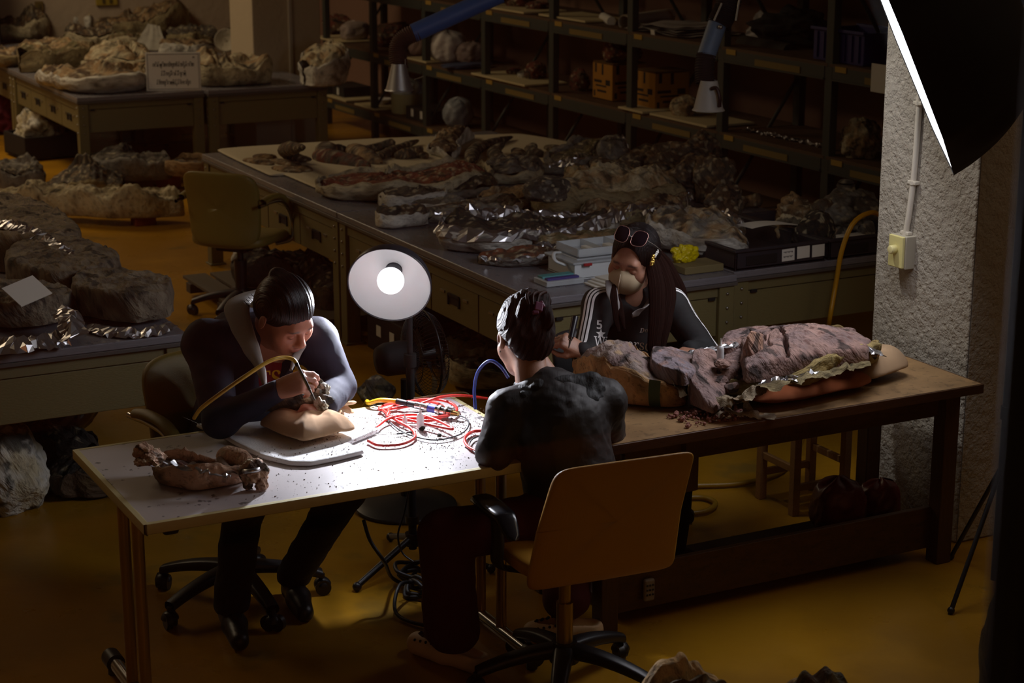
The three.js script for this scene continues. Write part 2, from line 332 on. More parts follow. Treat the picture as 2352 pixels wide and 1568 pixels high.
function backShell(w, h, y0, e2, tilt, z0, curveIn = 0.05, t = 0.06, tp = [0.9, 1]) {
  return pad(w, h, t, 0.55, e2, (p) => { const k = p[1] / h + 0.5, x = p[0]; const zz = p[2] + curveIn * (x / (w / 2)) ** 2 + 0.03 * Math.sin(k * Math.PI) ; const q = [x * mix(tp[0], tp[1], k), p[1] + h / 2, zz]; const c = Math.cos(tilt), s = Math.sin(tilt); return [q[0], y0 + q[1] * c - q[2] * s, z0 + q[1] * s * -1 + q[2] * c]; });
}
function makeChair(label, pos, turn, hex, o) {   // faces +z before the turn
  const t = thing('swivel_chair', label, 'chair', pos, turn), vinyl = std(hex, 0.48, { bumpMap: rep(T.fine, 6), bumpScale: 0.0006 });
  const bs = o.baseShift ?? [0, 0];
  starBase(t, o.R ?? 0.3, M.black, o.phase ?? 0.3);
  part('gas_lift', join([cyl(0.028, 0.028, 0.17, 0, 0.22, 0, 18), cyl(0.02, 0.02, 0.14, 0, 0.36, 0, 16)]), o.liftMat ?? M.black, t);
  if (!o.sleeveless) part('lift_sleeve', cyl(0.034, 0.038, 0.2, 0, 0.24, 0, 18), M.black, t);
  for (const c of t.children) { c.position.x += bs[0]; c.position.z += bs[1]; }
  part('tilt_plate', box(0.2, 0.035, 0.24, 0, 0.425, 0, 0.012), M.blackMatt, t);
  part('seat', pad(o.w, 0.47, 0.085, 0.55, 0.45, (p) => [p[0], 0.475 + p[2] - 0.035 * sstep(0.1, 0.24, p[1]) + 0.012 * (p[0] / 0.24) ** 2, p[1] + 0.02]), vinyl, t);
  part('backrest', backShell(o.w, o.h, o.y0 ?? 0.5, o.e2, o.tilt ?? 0.1, -0.22, o.curve ?? 0.05, 0.06, o.taper), vinyl, t);
  if (!o.plainBack) part('back_bracket', grid(14, 4, (u, v) => [(v - 0.5) * 0.16, 0.43 + 0.13 * u * u, -0.06 - 0.21 * Math.sin(u * 1.57)], {}), M.blackMatt, t);
  if (o.arms === 'loop') for (const s of [-1, 1]) {
    const x = s * (o.w / 2 + 0.02);
    const arm = part('armrest', grid(40, 12, (u, v) => { const c = curve([[x, 0.735, -0.20], [x, 0.75, -0.11], [x, 0.735, 0.03], [x, 0.66, 0.13], [x, 0.56, 0.17], [x, 0.48, 0.16]]), p = c.getPoint(u), d = c.getTangent(u), a = v * Math.PI * 2, w = 0.026, h = mix(0.02, 0.014, u); return [p.x + Math.cos(a) * w, p.y + Math.sin(a) * h * d.z, p.z - Math.sin(a) * h * d.y]; }, { seamV: true }), vinyl, t);
    part('chrome_frame', tube([[x * 1.02, 0.72, -0.25], [x * 1.03, 0.722, -0.2], [x * 1.03, 0.724, -0.1], [x * 1.03, 0.708, 0.02], [x * 1.03, 0.64, 0.105], [x * 1.03, 0.55, 0.145], [x * 1.02, 0.46, 0.14], [x * 0.7, 0.43, 0.1]], 0.011, 50, 8), o.armFrame ?? M.chrome, arm);
  } else for (const s of [-1, 1]) {
    const x = s * (o.w / 2 + 0.035);
    const arm = part('armrest', grid(24, 16, (u, v) => { const a = v * Math.PI * 2, k = Math.pow(Math.sin(Math.PI * clamp(u, 0.0, 1)), 0.35); return [x + spow(Math.cos(a), 0.6) * 0.042 * k, 0.655 + spow(Math.sin(a), 0.7) * 0.02 * k - 0.05 * sstep(0.75, 1, 1 - u) - 0.02 * sstep(0.8, 1, u), -0.17 + 0.34 * u]; }, { seamV: true }), M.blackShiny, t);
    part('arm_support', grid(20, 10, (u, v) => { const c = curve([[x, 0.65, -0.02], [x, 0.56, -0.03], [x * 0.98, 0.47, -0.02], [x * 0.7, 0.43, 0]]), p = c.getPoint(u), a = v * Math.PI * 2; return [p.x + Math.cos(a) * 0.018, p.y, p.z + Math.sin(a) * 0.035]; }, { seamV: true }), M.black, arm);
  }
  return t;
}


// ---------- chairs ----------
makeChair('olive swivel chair with padded loop arms, empty, beside the long steel benches', [0.6, 0, -4.42], 132 * D2R, 0x7a6a2c, { w: 0.5, h: 0.45, e2: 0.36, arms: 'loop', tilt: 0.12, phase: 0.9, y0: 0.465, plainBack: true });
makeChair('olive swivel chair with chrome arm, under the person in the navy hoodie', [-0.92, 0, -0.2], 12 * D2R, 0x7a6a2c, { w: 0.5, h: 0.42, e2: 0.42, arms: 'loop', tilt: 0.12, phase: 0.45, R: 0.32 });
makeChair('mustard swivel chair with black armrests, nearest the viewer', [-0.145, 0, 0.98], 176 * D2R, 0xbd8a2e, { w: 0.51, h: 0.49, e2: 0.15, arms: 'pad', tilt: 0.36, y0: 0.445, plainBack: true, taper: [1.04, 0.94], phase: 0.2, sleeveless: true, baseShift: [0.05, -0.03], liftMat: new THREE.MeshStandardMaterial({ color: 0xa58a50, roughness: 0.3, metalness: 0.7 }), curve: 0.03 });

// ---------- the front work table ----------
{
  const t = thing('work_table', 'white-topped work table under the lamp with chipped cream edges', 'table', [-0.785, 0, 0.42]);
  const laminate = std(0xd8d4d6, 0.42, { map: rep(dataTex(512, (i) => { const k = nB[i] > 0.7 && nA[i] > 0.56 ? 0.55 : 0.93 + 0.1 * (nC[i] - 0.5); return [k, k * 0.985, k * 0.98]; }, true), 1.2) });
  part('tabletop', boxUV(box(1.39, 0.024, 0.79, -0.055, 0.736, 0, 0.003)), laminate, t);
  const edge = std(0xcfc492, 0.5);
  const chip = (L, n) => grid(n, 6, (u, v) => { const w = 0.018 + 0.004 * fbm(u * L * 14, 3, 1, 3), a = [[0, 0.748], [w, 0.7485], [w, 0.7485], [w, 0.71], [0, 0.71], [0, 0.748]], i = Math.min(4, Math.floor(v * 5)), f = v * 5 - i; return [(u - 0.5) * L, mix(a[i][1], a[i + 1][1], Math.min(1, f)), mix(a[i][0], a[i + 1][0], Math.min(1, f))]; });
  const e1 = chip(1.40, 120); e1.rotateY(Math.PI).translate(-0.055, 0, 0.412); part('edge_band', e1, edge, t);
  const e2 = chip(1.40, 120); e2.translate(-0.055, 0, -0.412); part('edge_band', e2, edge, t);
  const e3 = chip(0.82, 70); e3.rotateY(Math.PI / 2).translate(-0.765, 0, 0); part('edge_band', e3, edge, t);
  const e4 = chip(0.82, 70); e4.rotateY(-Math.PI / 2).translate(0.655, 0, 0); part('edge_band', e4, edge, t);
  part('underframe', join([box(1.2, 0.04, 0.03, -0.05, 0.69, 0.1), box(1.2, 0.04, 0.03, -0.05, 0.69, -0.1), box(0.05, 0.06, 0.12, -0.64, 0.68, 0.22, 0.01)]), M.blackMatt, t);
  const poleMat = new THREE.MeshStandardMaterial({ color: 0xa88a55, roughness: 0.3, metalness: 0.75 });
  for (const x of [-0.72, 0.56]) {
    for (const z of [0.02, 0.18]) { const l = part('leg', cyl(0.019, 0.019, 0.68, x, 0.385, z, 18), poleMat, t); part('knob', box(0.03, 0.016, 0.02, x + 0.02, 0.64, z, 0.004), M.steel, l); }
    part('foot', new THREE.CylinderGeometry(0.024, 0.024, 0.6, 16).rotateX(Math.PI / 2).translate(x, 0.05, 0.1), M.chrome, t);
    for (const s of [-1, 1]) part('foot_cap', join([new THREE.CylinderGeometry(0.032, 0.032, 0.07, 16).rotateX(Math.PI / 2).translate(x, 0.05, 0.1 + s * 0.31), cyl(0.02, 0.02, 0.03, x, 0.016, 0.1 + s * 0.31, 12)]), M.black, t);
  }
}

// ---------- the right wooden table ----------
{
  const t = thing('wooden_table', 'brown wooden table carrying the big red-brown bone in its jacket', 'table', [0.905, 0, 0.46]);
  const topMat = std(0x96764f, 0.5, { map: rep(T.speckle, 1.5) }), dark = std(0x4e3016, 0.55, { map: rep(T.speckle, 3, 1) });
  part('tabletop', boxUV(box(1.63, 0.022, 0.72, 0, 0.739, 0, 0.003)), topMat, t);
  part('edge_band', join([box(1.636, 0.036, 0.012, 0, 0.732, 0.356, 0.003), box(1.636, 0.036, 0.012, 0, 0.732, -0.356, 0.003), box(0.012, 0.036, 0.72, 0.815, 0.732, 0, 0.003), box(0.012, 0.036, 0.72, -0.815, 0.732, 0, 0.003)]), dark, t);
  for (const sx of [-1, 1]) for (const sz of [-1, 1]) part('leg', box(0.07, 0.72, 0.07, sx * 0.76, 0.36, sz * 0.23, 0.005), dark, t);
  part('hanger', box(0.055, 0.23, 0.05, -0.44, 0.615, 0.26, 0.005), dark, t);
  for (const s of [-1, 1]) part('apron', box(1.4, 0.1, 0.022, 0, 0.66, s * 0.24, 0.003), dark, t);
  part('stretcher', box(1.52, 0.17, 0.024, 0, 0.14, 0.2, 0.004), dark, t);
  part('lower_shelf', box(1.4, 0.02, 0.4, 0, 0.065, -0.01, 0.003), std(0x351a12, 0.7), t);
}

// ---------- the work lamp ----------
{
  const t = thing('work_lamp', 'black floor lamp with a glowing white dome shade over the table', 'lamp', [-0.2, 0, -0.2]);
  part('pole', join([cyl(0.016, 0.016, 0.78, 0, 0.47, 0, 16), cyl(0.024, 0.024, 0.05, 0, 0.84, 0, 16), tube([[0, 0.86, 0], [0, 1.0, 0.002], [0.004, 1.14, 0.0], [-0.01, 1.24, 0.005], [-0.05, 1.255, 0.03], [-0.075, 1.235, 0.05]], 0.011, 40, 10)]), M.blackMatt, t);
  part('hub', join([cyl(0.03, 0.03, 0.05, 0, 0.12, 0, 16), cyl(0.026, 0.026, 0.03, 0, 0.2, 0, 16)]), M.black, t);
  for (let i = 0; i < 3; i++) { const a = 2.75 + i * Math.PI * 2 / 3; part('tripod_leg', join([rod([0, 0.13, 0], [0.31 * Math.cos(a), 0.02, 0.31 * Math.sin(a)], 0.014, 0.012), sph(0.018, 0.31 * Math.cos(a), 0.018, 0.31 * Math.sin(a))]), M.black, t); }
  const head = new THREE.Group(); head.name = 'lamp_head'; t.add(head);
  const ax = V(-0.53, -0.32, 0.79).normalize();
  head.position.set(-0.135, 1.172, 0.125); head.quaternion.setFromUnitVectors(V(0, 0, 1), ax);
  const prof = []; for (let i = 0; i <= 14; i++) { const u = i / 14; prof.push([mix(0.035, 0.155, Math.pow(Math.sin(u * 1.571), 0.8)), -0.11 + 0.11 * (1 - Math.cos(u * 1.571)) ]); }
  const inner = prof.map((p) => [p[0] - 0.003, p[1] + 0.002]).reverse();
  const shade = (pts) => new THREE.LatheGeometry(pts.map((p) => new THREE.Vector2(p[0], p[1])), 56).rotateX(Math.PI / 2);
  part('shade_inside', shade(inner), std(0xd2d2d0, 0.5, { side: THREE.DoubleSide }), head);
  part('shade', join([shade(prof), new THREE.TorusGeometry(0.1535, 0.003, 8, 56), new THREE.CylinderGeometry(0.034, 0.026, 0.07, 24).rotateX(Math.PI / 2).translate(0, 0, -0.145)]), std(0x22252b, 0.35, { side: THREE.DoubleSide }), head);
  part('socket', new THREE.CylinderGeometry(0.027, 0.03, 0.06, 20).rotateX(Math.PI / 2).translate(0, 0, -0.1), std(0x3a3c42, 0.5), head);
  const bp = []; for (let i = 0; i <= 16; i++) { const a = i / 16 * 2.5; bp.push([0.05 * Math.sin(a), -0.03 + 0.05 * Math.cos(a)]); } bp.push([0.02, -0.085]);
  part('bulb', shade(bp), std(0xffffff, 0.4, { emissive: 0xf4f6ff, emissiveIntensity: LAMP.glow }), head);
  const c = ax.clone().multiplyScalar(-0.02).add(V(-0.335, 1.172, -0.075));
  const s = new THREE.SpotLight(0xf1f4ff, LAMP.spot, 0, 74 * D2R, 0.75, 2); s.name = 'light'; s.position.copy(c); s.target.position.copy(c.clone().add(ax)); s.castShadow = true; s.shadow.radius = 1.8; scene.add(s, s.target);
  const b = new THREE.PointLight(0xf1f4ff, LAMP.bulb, 0, 2); b.name = 'light'; b.position.copy(ax.clone().multiplyScalar(-0.02).add(V(-0.335, 1.172, -0.075))); b.castShadow = true; b.shadow.radius = 1.5; scene.add(b);
}

// ---------- the photographic softbox ----------
{
  const t = thing('softbox', 'black octagonal softbox seen edge-on beside the right column', 'light', [1.298, 2.066, 0.733]);
  const n = V(-0.7478, -0.4075, -0.5236).normalize(), up = V(-0.263, 0.909, -0.324); up.addScaledVector(n, -up.dot(n)).normalize();
  const m = new THREE.Matrix4().makeBasis(new THREE.Vector3().crossVectors(up, n), up, n);
  t.quaternion.setFromRotationMatrix(m);
  const oct = (r, a) => { const k = Math.PI / 4, w = ((a % k) + k) % k - k / 2; return r * Math.cos(k / 2) / Math.cos(w); };
  const body = grid(64, 18, (u, v) => { const a = u * Math.PI * 2, R = 0.53, rr = R * Math.pow(Math.cos(v * 1.42), 0.75), q = oct(rr, a), sag = 1 - 0.05 * Math.sin(v * 3.14) * Math.cos(a * 8); return [Math.sin(a) * q * sag, Math.cos(a) * q * sag, -0.42 * Math.sin(v * 1.571)]; }, { seamU: true });
  part('fabric_shell', body, std(0x060606, 0.85, { side: THREE.DoubleSide }), t);
  part('diffuser', grid(64, 10, (u, v) => { const a = u * Math.PI * 2, q = oct(0.525 * (1 - v), a); return [Math.sin(a) * q, Math.cos(a) * q, -0.004 + 0.009 * (1 - (1 - v) ** 2)]; }, { seamU: true }), std(0xffffff, 0.6, { emissive: 0xf6f6ff, emissiveIntensity: SOFTBOX.glow, side: THREE.DoubleSide }), t);
  part('mount', new THREE.CylinderGeometry(0.07, 0.07, 0.14, 20).rotateX(Math.PI / 2).translate(0, 0, -0.47), M.black, t);
  const l = new THREE.RectAreaLight(0xf6f6ff, SOFTBOX.light, 0.86, 0.86); l.name = 'light'; l.position.copy(t.position).addScaledVector(n, 0.03); l.lookAt(l.position.clone().add(n)); scene.add(l);
}


// ---------- builders for fossils ----------
const C = { cream: lin('#c9bd9c'), creamDark: lin('#9a8c68'), white: lin('#d6d2c6'), grey: lin('#85827a'), dark: lin('#3c362d'), darker: lin('#2a2621'), brown: lin('#5e4934'), tan: lin('#a88a62'), olive: lin('#716846'), red: lin('#7c4130'), rust: lin('#8a4c2e'), purple: lin('#8c7470'), pink: lin('#a27c6f'), slate: lin('#5a5349'), stain: lin('#6f5a38') };
function rockCol(c1, c2, c3, s, f = 9) {
  const fleck = c1.fleck ?? 0.65;
  return (p) => {
    const a = fbm(p[0] * f + s, p[1] * f, p[2] * f - s, 4), b = fbm(p[0] * f * 3.1 - s, p[1] * f * 3.1 + 9, p[2] * f * 3.1, 3);
    let c = mixc(c1, c2, sstep(-0.16, 0.2, a)); c = mixc(c, c3, 0.8 * sstep(0.1, 0.32, b));
    const fl = nz(p[0] * 34 + s, p[1] * 34, p[2] * 34); if (fl > 0.34) c = mixc(c, C.cream, fleck);
    const k = ridge(p[0] * 5 + s * 2, p[1] * 5, p[2] * 5, 2);
    return k > 0.62 ? mixc(c, [0.01, 0.009, 0.008], 0.75) : c;
  };
}
const plasterCol = (c1, s) => (p) => {
  const a = fbm(p[0] * 7 + s, p[1] * 9, p[2] * 7, 4), b = nz(p[0] * 26 - s, p[1] * 26, p[2] * 26);
  let c = mixc(c1, C.stain, 0.7 * sstep(0.08, 0.34, a)); c = mixc(c, [c1[0] * 1.15, c1[1] * 1.15, c1[2] * 1.12], sstep(0.2, 0.5, -a));
  return b > 0.42 ? mixc(c, C.dark, 0.5) : c;
};
// a field jacket: a plaster trough along a path, filled with rock or bone, with an optional foil edge
function jacket(o) {
  const pc = curve(o.path.map((p) => (p.length === 2 ? [p[0], 0, p[1]] : p))), mid = pc.getPointAt(0.5), y0 = o.y ?? 0.752, s = o.seed ?? 1, L = pc.getLength();
  const t = o.into ?? thing(o.name ?? 'plaster_jacket', o.label, o.category ?? 'fossil', [mid.x, y0, mid.z], 0, o.group);
  const hs = [].concat(o.h), fill = o.fill ?? 0.8, dome = o.dome ?? 0.2, rough = o.rough ?? 0.02, q = o.q ?? 5, rim = o.rim ?? 0.84, lift = o.lift ? [].concat(o.lift) : [0];
  const W = (u) => Math.max(0.012, sample(o.w, u) * Math.pow(Math.max(0, 1 - Math.pow(Math.abs(2 * u - 1), q)), 0.5)) * (1 + 0.12 * nz(u * 6, s, 3));
  const H = (u, a) => sample(hs, u) * (1 + (o.wave ?? 0.4) * nz(u * L * 5, (a > 0 ? 4 : 9) + s, 2.2) + 0.14 * nz(u * L * 24, (a > 0 ? 4 : 9) - s, 5.1)) * mix(0.75, 1, Math.pow(Math.max(0, 1 - Math.pow(Math.abs(2 * u - 1), 8)), 0.5));
  const at = (u, a, y) => { const p = pc.getPointAt(clamp(u)), d = pc.getTangentAt(clamp(u)), l = Math.hypot(d.x, d.z) || 1, w = W(u) * a; return [p.x - d.z / l * w - mid.x, y + sample(lift, u), p.z + d.x / l * w - mid.z]; };
  const jig = (p, amp, f, k) => { const x = (p[0] + mid.x) * f + s, y = (p[1]) * f, z = (p[2] + mid.z) * f; return [p[0] + amp * nz(x, y, z + 5), p[1] + amp * nz(x + 9, y + 3, z), p[2] + amp * nz(x - 4, y + 8, z)]; };
  const warp = (p) => { const w = o.warp ?? 0.05, x = (p[0] + mid.x) * 3.6 + s * 3, z = (p[2] + mid.z) * 3.6 - s; return [p[0] + w * nz(x, s, z), Math.max(o.lift ? -9 : 0.002, p[1] * (1 + (o.hump ?? 0.5) * nz(x * 0.8, 7 + s, z * 0.8))), p[2] + w * nz(x + 6, 3 - s, z - 2)]; };
  const nu = Math.min(150, Math.max(36, Math.round(L / (o.cell ?? 0.012))));
  const prof = [[-rim + 0.02, 0.72], [-rim - 0.02, 0.95], [-0.93, 1.0], [-1.0, 0.9], [-1.0, 0.62], [-0.94, 0.32], [-0.78, 0.06], [-0.6, 0], [0.6, 0], [0.78, 0.06], [0.94, 0.32], [1.0, 0.62], [1.0, 0.9], [0.93, 1.0], [rim + 0.02, 0.95], [rim - 0.02, 0.72]];
  const nv = 45, sc = o.shellCol ?? plasterCol(o.plaster ?? C.cream, s);
  part('plaster_shell', grid(nu, nv, (u, v) => { const x = v * 15, i = Math.min(14, Math.floor(x)), f = x - i, a = mix(prof[i][0], prof[i + 1][0], f), k = mix(prof[i][1], prof[i + 1][1], f); const p = at(u, a, k * H(u, a)); const m = sstep(0.02, 0.2, k); const g = jig(p, 0.014 * m + 0.002, 9); const h = warp(jig(g, 0.006 * m, 40)); return [h[0], Math.max(o.lift ? -9 : 0, h[1]), h[2]]; }, { su: L, sv: sample(o.w, 0.5) * 2 + 0.2, col: (p) => sc([p[0] + mid.x, p[1], p[2] + mid.z]) }), o.shellMat ?? M.plaster, t, o.shellLabel);
  const nv2 = o.cellv ?? 34, rc = o.rockCol ?? rockCol(...(o.rock ?? [C.brown, C.slate, C.grey]), s);
  if (fill > 0) part(o.fillName ?? 'fossil_bone', grid(nu, nv2, (u, v) => {
    const a = mix(-rim, rim, v), e = 1 - Math.pow(Math.abs(2 * v - 1), 6), uu = mix(0.02, 0.98, u), ee = e * (1 - Math.pow(Math.abs(2 * u - 1), 8));
    const h = H(uu, a), p = at(uu, a, h * (fill + dome * (1 - (2 * v - 1) ** 2)));
    const X = p[0] + mid.x, Z = p[2] + mid.z; p[1] += ee * rough * (1.6 * ridge(X * 5 + s, s, Z * 5, 3) + 0.9 * fbm(X * 16, s, Z * 16, 3)); p[1] = Math.max(p[1], 0.01); return warp(jig(p, 0.008 * ee, 22));
  }, { su: L, sv: sample(o.w, 0.5) * 2, col: (p) => rc([p[0] + mid.x, p[1], p[2] + mid.z]) }), M.rock, t);
  if (o.foil) for (const side of o.foil) {
    const n2 = Math.min(170, Math.round(L / 0.014)), r = o.foilRange ?? [0.04, 0.96];
    part('foil_edge', grid(n2, 6, (u, v) => { const uu = mix(r[0], r[1], u), a = side * mix(0.74, 1.07, v), k = [0.82, 0.98, 1.08, 1.08, 1.0, 0.85, 0.66][Math.round(v * 6)]; const p = at(uu, a, k * H(uu, a) + 0.004); return warp(jig(jig(p, 0.02, 30), 0.012, 75)); }, { flat: true, flip: side < 0 }), M.foil, t);
  }
  return t;
}
// a slab or block with a closed outline (list of [x, z]) and a broken, uneven top
function slabGeo(outline, h, o = {}) {
  const cc = new THREE.CatmullRomCurve3(outline.map((p) => V(p[0], 0, p[1])), true, 'catmullrom', o.tension ?? 0.35), s = o.seed ?? 1, Lc = cc.getLength(), n = o.n ?? Math.round(clamp(Lc / 0.009, 84, 260)), rings = o.rings ?? Math.round(clamp(Lc / 0.055, 16, 56));
  let cx = 0, cz = 0; for (const p of outline) { cx += p[0] / outline.length; cz += p[1] / outline.length; }
  const sides = [[0.97, 0], [1.0, 0.25], [1.0, 0.55], [0.99, 0.85], [0.965, 0.97]], N = sides.length + rings, tilt = o.tilt ?? [0, 0], rough = o.rough ?? 0.012;
  const g = grid(n, N - 1, (u, v) => {
    const p = cc.getPoint(u % 1), k = Math.round(v * (N - 1)); let r, y;
    const top = (r2, x, z) => h * (1 + (o.dome ?? 0.1) * (1 - r2 * r2)) + tilt[0] * (x - cx) + tilt[1] * (z - cz) + rough * (1.4 * ridge(x * 6 + s, s * 2, z * 6, 3) + fbm(x * 20 + s, 1, z * 20, 3));
    if (k < sides.length) { r = sides[k][0] + (o.sideRough ?? 0.02) * nz(p.x * 14 + s, k * 1.3, p.z * 14); const x = cx + (p.x - cx) * r, z = cz + (p.z - cz) * r; y = sides[k][1] * top(r, x, z); return [x, y + (o.under ?? 0) * (1 - sides[k][1]), z]; }
    r = 0.93 * (1 - (k - sides.length) / (rings - 1)); const x = cx + (p.x - cx) * r, z = cz + (p.z - cz) * r; let yy = top(r, x, z);
    for (const [ax, az, bx, bz, w, dp] of o.cracks ?? []) { const q = clamp(((x - ax) * (bx - ax) + (z - az) * (bz - az)) / ((bx - ax) ** 2 + (bz - az) ** 2)), d = Math.hypot(x - mix(ax, bx, q), z - mix(az, bz, q)) + 0.012 * nz(x * 22, z * 22, s); yy -= dp * Math.exp(-((d / w) ** 2)); }
    return [x, yy, z];
  }, { col: o.col ?? rockCol(...(o.rock ?? [C.brown, C.slate, C.grey]), s), seamU: true });
  const P = g.attributes.position, uv = g.attributes.uv; for (let i = 0; i < P.count; i++) uv.setXY(i, P.getX(i) + P.getY(i) * 0.45, P.getZ(i) + P.getY(i) * 0.8);
  return g;
}
function slab(o) {
  let cx = 0, cz = 0; for (const p of o.outline) { cx += p[0] / o.outline.length; cz += p[1] / o.outline.length; }
  const g = slabGeo(o.outline, o.h, o).translate(-cx, 0, -cz), y = o.y ?? 0.752;
  const t = thing(o.name ?? 'fossil_slab', o.label, o.category ?? 'fossil', [cx, y, cz], 0, o.group);
  part('slab_body', g, o.mat ?? M.rock, t);
  return t;
}
function foilStrip(pts, w, seed, parent, off = [0, 0, 0], drop = 0.6) {   // crumpled foil along a 3-D path
  const c = curve(pts), L = c.getLength(), n = Math.round(L / 0.012);
  return part('foil_edge', grid(n, 6, (u, v) => { const p = c.getPointAt(u), d = c.getTangentAt(u), l = Math.hypot(d.x, d.z) || 1, a = (v - 0.5) * w * 2; const q = [p.x - d.z / l * a - off[0], p.y - Math.abs(a) * drop - off[1], p.z + d.x / l * a - off[2]]; for (const [f, m] of [[28, 0.018], [70, 0.014]]) { const x = q[0] * f + seed, y = q[1] * f, z = q[2] * f; q[0] += m * nz(x, y, z); q[1] += m * nz(x + 5, y, z + 9); q[2] += m * nz(x, y + 7, z - 3); } return q; }, { flat: true }), M.foil, parent);
}
// a boulder: an ellipsoid cut by random planes, then roughened
function rockGeo(rx, ry, rz, seed, o = {}) {
  const g0 = new THREE.IcosahedronGeometry(1, o.detail ?? 14); g0.deleteAttribute('uv'); g0.deleteAttribute('normal'); const g = mergeVertices(g0, 1e-5), p = g.attributes.position, col = [], uv = []; reseed(seed * 31 + 7);
  const planes = []; for (let i = 0; i < (o.cuts ?? 9); i++) { const a = rnd(0, 6.283), b = rnd(-0.6, 1), q = Math.sqrt(Math.max(0, 1 - b * b)); planes.push([Math.cos(a) * q, b, Math.sin(a) * q, rnd(o.c0 ?? 0.62, 0.95)]); }
  const cf = o.col ?? rockCol(...(o.rock ?? [C.brown, C.slate, C.tan]), seed, o.cf ?? 9);
  for (let i = 0; i < p.count; i++) {
    const x = p.getX(i), y = p.getY(i), z = p.getZ(i); let r = 1;
    for (const q of planes) { const d = x * q[0] + y * q[1] + z * q[2]; if (d > 0.05) r = Math.min(r, q[3] / d); }
    r *= 1 + (o.lump ?? 0.22) * fbm(x * 1.8 + seed, y * 1.8, z * 1.8, 3) + (o.rough ?? 0.07) * ridge(x * 5 + seed, y * 5, z * 5, 3);
    const q = [x * r * rx, Math.max(-ry * 0.75, y * r * ry), z * r * rz]; p.setXYZ(i, q[0], q[1] + ry * 0.75, q[2]);
    col.push(...cf(q)); uv.push(q[0] + q[1] * 0.5, q[2] + q[1] * 0.7);
  }
  g.setAttribute('color', new THREE.Float32BufferAttribute(col, 3)); g.setAttribute('uv', new THREE.Float32BufferAttribute(uv, 2)); g.computeVertexNormals();
  return g;
}
function rock(name, label, pos, size, seed, o = {}) {
  const m = part(name, rockGeo(...size, seed, o), o.mat ?? M.rock, scene); m.position.set(...pos); m.rotation.y = o.turn ?? 0;
  return tag(m, label, o.category ?? 'fossil', o.group);
}
// a curved bone: a knobbly rod of changing radius along a path of [x, y, z]
function boneGeo(path, radii, seed, o = {}) {
  const c = curve(path), L = c.getLength(), n = Math.max(24, Math.round(L / 0.012));
  return grid(n, 12, (u, v) => {
    const p = c.getPointAt(u), d = c.getTangentAt(u), a = v * Math.PI * 2, r0 = sample(radii, u) * Math.pow(Math.max(0.02, 1 - Math.pow(Math.abs(2 * u - 1), 9)), 0.5);
    const side = V(0, 1, 0).cross(d).normalize(), up = d.clone().cross(side); const r = r0 * (1 + 0.25 * fbm(p.x * 18 + Math.cos(a) + seed, p.y * 18, p.z * 18 + Math.sin(a), 3)), fl = o.flat ?? 0.7;
    const q = p.addScaledVector(side, Math.cos(a) * r).addScaledVector(up, Math.sin(a) * r * fl); return [q.x, q.y, q.z];
  }, { su: L, sv: 0.2, seamV: true, col: o.col ?? rockCol(...(o.rock ?? [C.brown, C.slate, C.tan]), seed, 14) });
}
function boneThing(name, label, path, radii, seed, o = {}) {
  const m = path[Math.floor(path.length / 2)], q = path.map((p) => [p[0] - m[0], p[1] - m[1], p[2] - m[2]]);
  const t = part(name, boneGeo(q, radii, seed, o), M.rock, scene); t.position.set(...m);
  return tag(t, label, 'fossil', o.group);
}


